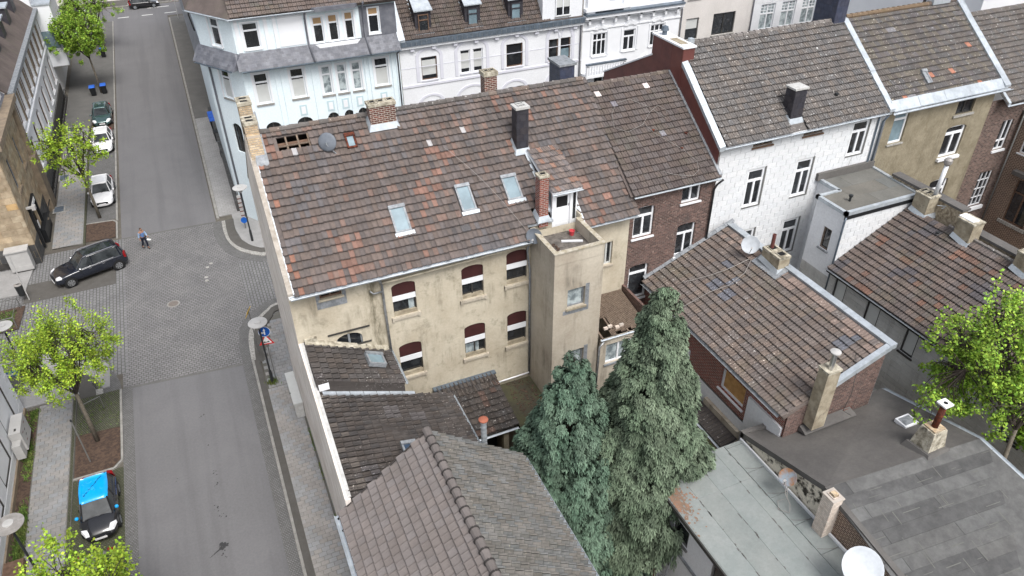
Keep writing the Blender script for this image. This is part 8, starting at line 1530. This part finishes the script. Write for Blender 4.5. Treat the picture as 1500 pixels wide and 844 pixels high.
# ================================================================ PERSON
def person(loc, rotz):
    t = thing('person', 'person in blue vest and pale sleeves walking across the paved junction holding papers', 'person', loc, rotz=rotz)
    def skin(name, m, joints, edges, par, rad, lv=2, root=0):
        me = bpy.data.meshes.new(name); me.from_pydata(joints, edges, []); me.materials.append(M[m]); o = bpy.data.objects.new(name, me); S.collection.objects.link(o); o.parent = par; OFF[o.name] = Vector((0, 0, 0))
        md = o.modifiers.new('skin', 'SKIN'); sv = me.skin_vertices[0].data if me.skin_vertices else None
        if sv is None:
            bpy.context.view_layer.objects.active = o; 
            me.update()
        for i, r in enumerate(rad): me.skin_vertices[0].data[i].radius = (r, r)
        me.skin_vertices[0].data[root].use_root = True
        sb_ = o.modifiers.new('sub', 'SUBSURF'); sb_.levels = lv; sb_.render_levels = lv; return o
    # x forward, y left; mid stride
    J = [(0, 0, .95), (0, 0, 1.12), (.0, 0, 1.32), (.01, 0, 1.45), (.03, 0, 1.53), (.05, 0, 1.6), (.055, 0, 1.7),
         (.0, .19, 1.4), (.05, .25, 1.16), (.22, .24, 1.0), (.29, .23, .98), (.0, -.19, 1.4), (-.08, -.25, 1.14), (-.02, -.27, .92), (.02, -.27, .84),
         (0, .1, .9), (.16, .1, .5), (.12, .1, .1), (.28, .1, .04), (0, -.1, .9), (-.02, -.1, .5), (-.28, -.1, .14), (-.2, -.1, .04)]
    E_ = [(0, 1), (1, 2), (2, 3), (3, 4), (4, 5), (5, 6), (3, 7), (7, 8), (8, 9), (9, 10), (3, 11), (11, 12), (12, 13), (13, 14), (0, 15), (15, 16), (16, 17), (17, 18), (0, 19), (19, 20), (20, 21), (21, 22)]
    R_ = [.13, .12, .14, .09, .055, .085, .09, .06, .045, .035, .028, .06, .045, .035, .028, .085, .06, .045, .035, .085, .06, .045, .035]
    try: b = skin('body', 'skin', J, E_, t, R_)
    except Exception as ex: print('skin failed', ex); return t
    skin('vest', 'cloth_blue', [(0, 0, .95), (0, 0, 1.12), (0, 0, 1.32), (.01, 0, 1.42)], [(0, 1), (1, 2), (2, 3)], b, [.155, .145, .165, .11])
    for s, q in ((1, [(.0, .17, 1.41), (.05, .25, 1.16), (.2, .24, 1.02)]), (-1, [(.0, -.17, 1.41), (-.08, -.25, 1.14), (-.03, -.27, .97)])): skin('sleeve', 'cloth_pale', q, [(0, 1), (1, 2)], b, [.08, .06, .048])
    skin('trousers', 'cloth_navy', [(0, 0, .95), (0, .1, .88), (.16, .1, .5), (.12, .1, .12), (0, -.1, .88), (-.02, -.1, .5), (-.27, -.1, .17)], [(0, 1), (1, 2), (2, 3), (0, 4), (4, 5), (5, 6)], b, [.145, .1, .078, .06, .1, .078, .06])
    skin('hair', 'hair', [(.03, 0, 1.72), (.0, 0, 1.66), (-.02, 0, 1.6)], [(0, 1), (1, 2)], b, [.09, .095, .07])
    MB().lathe((.14, 0, 1.63), [(0, .02), (.012, 0), (0, -.03)], 6, (1, 0, 0)).build('nose', 'skin', b)
    for s in (-1, 1):
        MB().lathe((.125, s*.035, 1.665), [(0, .012), (.012, 0), (0, -.01)], 8, (1, 0, 0)).build('eye', 'plastic_black', b); MB().lathe((.05, s*.09, 1.64), [(0, .015), (.025, 0), (0, -.01)], 8, (0, s, 0)).build('ear', 'skin', b)
        c = Vector((.29, .23, .98)) if s > 0 else Vector((.02, -.27, .84)); d = Vector((.9, 0, -.3)) if s > 0 else Vector((.25, 0, -1)); d.normalize()
        for k, l in enumerate((.07, .08, .085, .075)): q = c+Vector((0, (k-1.5)*.018, 0)); MB().tube([q, q+d*l*.6, q+d*l+Vector((.0, 0, -.01))], [.009, .008, .006], 6).build('finger', 'skin', b)
        MB().tube([c, c+d*.03+Vector((.0, -s*.04, .01)), c+d*.06+Vector((0, -s*.045, 0))], [.011, .009, .007], 6).build('thumb', 'skin', b)
    for x, y in ((.15, .1), (-.25, -.1)): MB().hexa([(x-.08, y-.05, 0), (x+.2, y-.05, 0), (x+.2, y+.05, 0), (x-.08, y+.05, 0)], [(x-.07, y-.04, .1), (x+.17, y-.035, .05), (x+.17, y+.035, .05), (x-.07, y+.04, .1)]).build('shoe', 'plastic_black', b)
    return t
person((-6.05, 55.2, .02), math.radians(-60))
MB().hexa([(-5.83, 54.82, .88), (-5.58, 54.62, .88), (-5.5, 54.75, .9), (-5.75, 54.95, .9)], [(-5.83, 54.82, .9), (-5.58, 54.62, .9), (-5.5, 54.75, .92), (-5.75, 54.95, .92)]).build('papers', 'paint_white', label='white sheets held in the hand of the walking person', cat='papers')
# ================================================================ TREES
def leafcloud(pts, size, rng, m, name, parent, tone=(0.7, 1.4), flat=.5, grp=None, yel=.0):
    n = len(pts); P_ = np.array(pts); s = rng.uniform(size*.6, size*1.35, n)
    a = rng.normal(size=(n, 3)); a[:, 2] += flat*2; a /= np.linalg.norm(a, axis=1)[:, None]; b = rng.normal(size=(n, 3)); u = np.cross(a, b); u /= np.linalg.norm(u, axis=1)[:, None]; v = np.cross(a, u)
    V_ = np.empty((n, 4, 3)); V_[:, 0] = P_-u*s[:, None]*.5; V_[:, 1] = P_-v*s[:, None]*.55; V_[:, 2] = P_+u*s[:, None]*.5+a*s[:, None]*.15; V_[:, 3] = P_+v*s[:, None]*.55
    off = OFF[parent.name]; V_ = V_.reshape(-1, 3)-np.array([off.x, off.y, off.z])
    me = bpy.data.meshes.new(name); me.vertices.add(4*n); me.vertices.foreach_set('co', V_.ravel()); me.loops.add(4*n); me.loops.foreach_set('vertex_index', np.arange(4*n)); me.polygons.add(n); me.polygons.foreach_set('loop_start', np.arange(0, 4*n, 4)); me.polygons.foreach_set('loop_total', np.full(n, 4)); me.update()
    t = rng.uniform(tone[0], tone[1], n)*(1 if grp is None else grp); c = np.ones((n, 4)); c[:, 0] = t*(1+rng.uniform(-.1, .25+yel, n)); c[:, 1] = t; c[:, 2] = t
    ca = me.color_attributes.new('tone', 'FLOAT_COLOR', 'POINT'); ca.data.foreach_set('color', np.repeat(c, 4, axis=0).ravel()); me.materials.append(M[m])
    o = bpy.data.objects.new(name, me); S.collection.objects.link(o); o.parent = parent; OFF[o.name] = off; return o
def maple(label, base, h, crown_c, crown_r, seed, dens=1.0, m='leaf', lean=(0, 0), trunk_r=.13, tufts=230, leafsz=.082, group='street maples in spring leaf', extra=()):
    rng = np.random.default_rng(seed); rr = random.Random(seed); bx, by, bz = base; t = thing('maple_tree', label, 'tree', base, group)
    c = Vector(crown_c); R3 = Vector(crown_r); fork = Vector((bx+lean[0]*.5, by+lean[1]*.5, c.z-R3.z*.85))
    MB().tube([(bx, by, bz-.1), (bx+lean[0]*.2, by+lean[1]*.2, (bz+fork.z)/2), fork], [trunk_r, trunk_r*.8, trunk_r*.65], 9).build('trunk', 'bark', t, smooth=True)
    limbs = MB(); tips = []
    for k in range(9):
        a = 2*math.pi*k/9+rr.uniform(-.3, .3); el = rr.uniform(.15, 1.0); e = c+Vector((math.cos(a)*R3.x*.75*math.cos(el), math.sin(a)*R3.y*.75*math.cos(el), R3.z*(math.sin(el)*1.1-.3)))
        mid = fork.lerp(e, .5)+Vector((0, 0, -.15*R3.z+.3)); limbs.tube([fork, fork.lerp(mid, .5), mid, e], [trunk_r*.5, trunk_r*.36, trunk_r*.25, .015], 6); tips.append((mid, e))
    cent = []
    for k in range(tufts):
        while True:
            d = Vector((rr.gauss(0, 1), rr.gauss(0, 1), rr.gauss(0, 1)))
            if d.length > .1: break
        d.normalize(); rad = rr.uniform(.45, 1.0)**.5
        lump = .78+.22*math.sin(3.1*d.x+seed)*math.sin(2.7*d.y+1.3*seed)+.12*math.sin(5*d.z+d.x*4+seed)
        lump *= 1+.22*math.sin(6*math.atan2(d.y, d.x)+seed*2+3*d.z); p = c+Vector((d.x*R3.x, d.y*R3.y, d.z*R3.z))*rad*lump
        if d.z < -.55 and rr.random() < .4: continue
        cent.append(p)
        mid, e = min(tips, key=lambda q: (q[0]-p).length); q = mid.lerp(e, rr.uniform(0, 1)); limbs.tube([q, q.lerp(p, .5)+Vector((0, 0, .06)), p], [.02, .013, .005], 4)
    for (ex, ey, ez, er) in extra:
        for k in range(34): p = Vector((ex+rr.gauss(0, er*.55), ey+rr.gauss(0, er*.55), ez+rr.gauss(0, er*.3))); cent.append(p); mid, e = min(tips, key=lambda q: (q[1]-p).length); limbs.tube([e.lerp(mid, .4), e.lerp(p, .6), p], [.03, .016, .005], 4)
    limbs.build('branches', 'bark_dark', t, kind='stuff')
    pts = []; gt = []
    for p in cent:
        hi = p.z > c.z+R3.z*.15; up = .3+.5*rr.random() if hi else .2; w = rr.uniform(.12, .2) if hi else rr.uniform(.15, .26); n = int(rr.uniform(45, 85)*dens)
        q = rng.normal(size=(n, 3))*np.array([w*.62, w*.62, up*.55]); pts.append(q+np.array([p.x, p.y, p.z])); gt.append(np.full(n, rr.uniform(.68, 1.2)))
    leafcloud(np.concatenate(pts), leafsz, rng, m, 'crown', t, (.45, 1.35), grp=np.concatenate(gt)); return t
maple('bright green maple in the near left soil bed beside the cobbled corner', (-9.22, 35.1, .05), 8, (-9.35, 35.6, 5.6), (2.75, 2.3, 2.6), 3, 1.15, tufts=300, lean=(-.05, .3))
maple('loose leafed maple beside the white cars north of the junction', (-9.3, 61.7, .05), 8, (-9.75, 61.9, 5.9), (2.6, 2.3, 2.7), 5, .55, tufts=170, m='leaf', lean=(-.2, .2), leafsz=.12)
maple('full round maple in front of the white oriel house, with two bins at its trunk', (-9.3, 92.2, .05), 8, (-9.9, 92.6, 6.4), (3.1, 2.6, 3.0), 8, 1.2, tufts=300, m='leaf_green', lean=(-.2, .2), leafsz=.14)
maple('farthest maple at the top edge beyond the oriel house', (-8.9, 108.0, .05), 8, (-9.5, 108.2, 6.0), (3.6, 2.8, 3.0), 12, 1.0, tufts=260, m='leaf_green', leafsz=.1)
maple('yellow green treetop rising at the bottom left edge over the parked cars', (-9.4, 20.0, .05), 8, (-8.7, 20.9, 4.35), (3.5, 2.5, 2.6), 17, 1.0, tufts=380, leafsz=.1)
maple('green tree standing between the felt roof and the grey sided wing', (25.6, 10.2, .05), 12, (26.3, 12.7, 11.0), (3.0, 3.1, 2.7), 21, .8, tufts=300, extra=((24.6, 12.7, 9.4, 1.2), (25.4, 14.0, 9.6, 1.0), (28, 11, 9.5, 1.2)), m='leaf_green', leafsz=.1, trunk_r=.12, lean=(.6, 1.6), group=None)
# climbing shrub on the right edge, reaching over the lower grey wing
def shrub(label, c, R3, seed, n, m='leaf_green', name='shrub', sz=.12, cat='shrub', tone=(.5, 1.4)):
    rng = np.random.default_rng(seed); t = thing(name, label, cat, (c[0], c[1], c[2]-R3[2])); q = rng.normal(size=(n, 3)); q /= np.linalg.norm(q, axis=1)[:, None]; q *= rng.uniform(.5, 1, n)[:, None]**.4; lump = 1+.2*np.sin(q[:, 0]*7+seed)*np.sin(q[:, 2]*6); pts = q*lump[:, None]*np.array(R3)+np.array(c)
    mb = MB(); rr = random.Random(seed)
    for k in range(14): i = rr.randrange(n); mb.tube([(c[0], c[1], c[2]-R3[2]), tuple((np.array(c)+pts[i])/2-np.array([0, 0, .1])), tuple(pts[i])], [.03, .018, .006], 5)
    mb.build('stems', 'bark_dark', t); leafcloud(pts, sz, rng, m, 'leaves', t, tone); return t
shrub('yellow green bush squeezed between the big conifer and the ribbed lean-to', (17.35, 18.3, 4.2), (.45, 1.3, .9), 31, 2600, 'leaf', sz=.08, tone=(.35, .95)); shrub('leafy climber hanging down the grey sided wing at the right edge', (27.0, 9.6, 8.0), (.5, 2.2, .9), 33, 2400, sz=.14, name='climber', cat='climber'); shrub('loose climber branches with pale buds beside the right frame edge', (28.2, 11.6, 9.3), (1.3, 1.6, .8), 35, 1500, sz=.15, name='climber', cat='climber')
def conifer(label, x, y, zb, za, rb, seed, n, m, lean=(0, 0), asym=1.0, name='cypress_tree'):
    rng = np.random.default_rng(seed); t = thing(name, label, 'tree', (x, y, 0)); MB().tube([(x, y, 0), (x, y, zb+1), (x+lean[0], y+lean[1], za-.4)], [.26, .2, .02], 9).build('trunk', 'bark_dark', t)
    # drooping sprays: each a small fan of narrow tongues hanging from a twig tip on lumpy boughs
    per = 110; nb = n//75; nfl = nb*3//4; nb += nfl; f = 1-np.sqrt(np.linspace(.0015, 1, nb)); rng.shuffle(f); bz = zb+(za-zb)*f; ang = np.arange(nb)*2.399+rng.uniform(-.5, .5, nb)
    prof = rb*np.clip((1-f)**.8, .0, 1)+.06; lumpy = 1+.12*np.sin(ang*3+bz*1.7+seed)+rng.uniform(-.16, .12, nb); R_ = prof*lumpy
    bs = .13+.3*(1-f)**.7; fil = np.arange(nb) < nfl; bs = np.where(fil, bs*1.5, bs); Rc = np.maximum(R_*np.where(fil, .84, 1.0)-bs*.55, 0)
    cx_ = x+lean[0]*f+Rc*np.cos(ang); cy_ = y+lean[1]*f+Rc*np.sin(ang); allV = []; allT = []
    for i in range(nb):
        k = per if not fil[i] else per//2; d = rng.normal(size=(k, 3)); o_ = np.array([np.cos(ang[i]), np.sin(ang[i]), .25]); d += o_*.8; d /= np.linalg.norm(d, axis=1)[:, None]; pos = np.array([cx_[i], cy_[i], bz[i]])+d*bs[i]*np.array([.85, .85, 1.15])*rng.uniform(.35, 1.15, k)[:, None]
        out = d*.8+o_*.4+np.array([0, 0, -1.15]); out /= np.linalg.norm(out, axis=1)[:, None]; side = np.cross(out, d+1e-3); side /= np.linalg.norm(side, axis=1)[:, None]
        L2 = rng.uniform(.15, .3, k)[:, None]*(.6+.45*(1-f[i])); w = rng.uniform(.016, .03, k)[:, None]; bt = rng.uniform(.68, 1.3); dry = np.where(rng.uniform(size=k) < .06, 1.0, .0)
        for s_, l_ in ((0, 1.0), (-1, .72), (1, .72)):
            dd = out+side*s_*.7; dd /= np.linalg.norm(dd, axis=1)[:, None]; q = np.cross(dd, d+1e-3); q /= np.linalg.norm(q, axis=1)[:, None]
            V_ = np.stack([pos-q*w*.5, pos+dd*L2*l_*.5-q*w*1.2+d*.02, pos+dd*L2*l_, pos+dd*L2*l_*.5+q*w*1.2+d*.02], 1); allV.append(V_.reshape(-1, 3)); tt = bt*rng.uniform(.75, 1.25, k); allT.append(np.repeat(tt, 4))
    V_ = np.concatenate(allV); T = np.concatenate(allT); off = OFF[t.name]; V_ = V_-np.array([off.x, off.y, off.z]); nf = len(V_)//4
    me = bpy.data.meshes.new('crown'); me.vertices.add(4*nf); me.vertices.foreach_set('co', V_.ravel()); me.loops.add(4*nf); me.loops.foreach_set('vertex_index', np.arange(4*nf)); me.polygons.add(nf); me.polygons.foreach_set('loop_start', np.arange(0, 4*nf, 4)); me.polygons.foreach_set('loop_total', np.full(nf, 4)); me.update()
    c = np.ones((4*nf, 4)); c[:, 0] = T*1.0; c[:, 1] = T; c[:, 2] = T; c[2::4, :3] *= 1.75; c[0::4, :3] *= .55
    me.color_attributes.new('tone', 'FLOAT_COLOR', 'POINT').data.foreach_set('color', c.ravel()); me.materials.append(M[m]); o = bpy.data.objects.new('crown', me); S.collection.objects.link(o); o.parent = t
    # inner dark core of dead twigs so that the sky side does not shine through
    mb = MB(); rr = random.Random(seed)
    for k in range(160): z = zb+(za-zb)*rr.random()**1.3*.92; r = rb*(1-(z-zb)/(za-zb))**.8*.8; a = rr.uniform(0, 6.28); mb.tube([(x, y, z), (x+math.cos(a)*r, y+math.sin(a)*r, z+.1)], [.04, .01], 4)
    mb.build('branches', 'bark_dark', t, kind='stuff'); return t
conifer('tall grey green cypress, larger and right one of the two yard conifers', 13.05, 16.9, 3.6, 15.75, 2.75, 41, 66000, 'needle')
conifer('smaller blue green cypress left of the tall one, at the tower foot', 10.25, 18.0, 2.2, 12.75, 3.2, 43, 50000, 'needle_blue')
# bare blossoming twigs in front of the blue house
bt_ = thing('budding_tree', 'sparse budding street tree before the pale blue corner house, behind the roof ridge', 'tree', (5.0, 44.0, 0)); rr = random.Random(12); mb = MB(); mb.tube([(5, 43.3, 0), (5, 43.3, 6.5)], [.12, .07], 7); mb.build('trunk', 'bark', bt_, smooth=True); mb = MB(); bp_ = []
for k in range(70):
    a = rr.uniform(0, 6.28); r = rr.uniform(.2, 1.6); z = rr.uniform(8.0, 11.2); e = Vector((5+math.cos(a)*r, 43.3+math.sin(a)*r, z)); m_ = Vector((5+math.cos(a)*r*.35, 43.3+math.sin(a)*r*.35, 6.3+(z-6.3)*.5)); mb.tube([(5, 43.3, 6.2), m_, e], [.02, .012, .004], 4)
    for q in range(7): t_ = rr.uniform(.3, 1); p_ = m_.lerp(e, t_); bp_.append((p_.x+rr.uniform(-.08, .08), p_.y+rr.uniform(-.08, .08), p_.z+rr.uniform(-.05, .1)))
mb.build('twigs', 'bark', bt_); leafcloud(np.array(bp_), .07, np.random.default_rng(1), 'grass', 'buds', bt_, (1.2, 2.4))
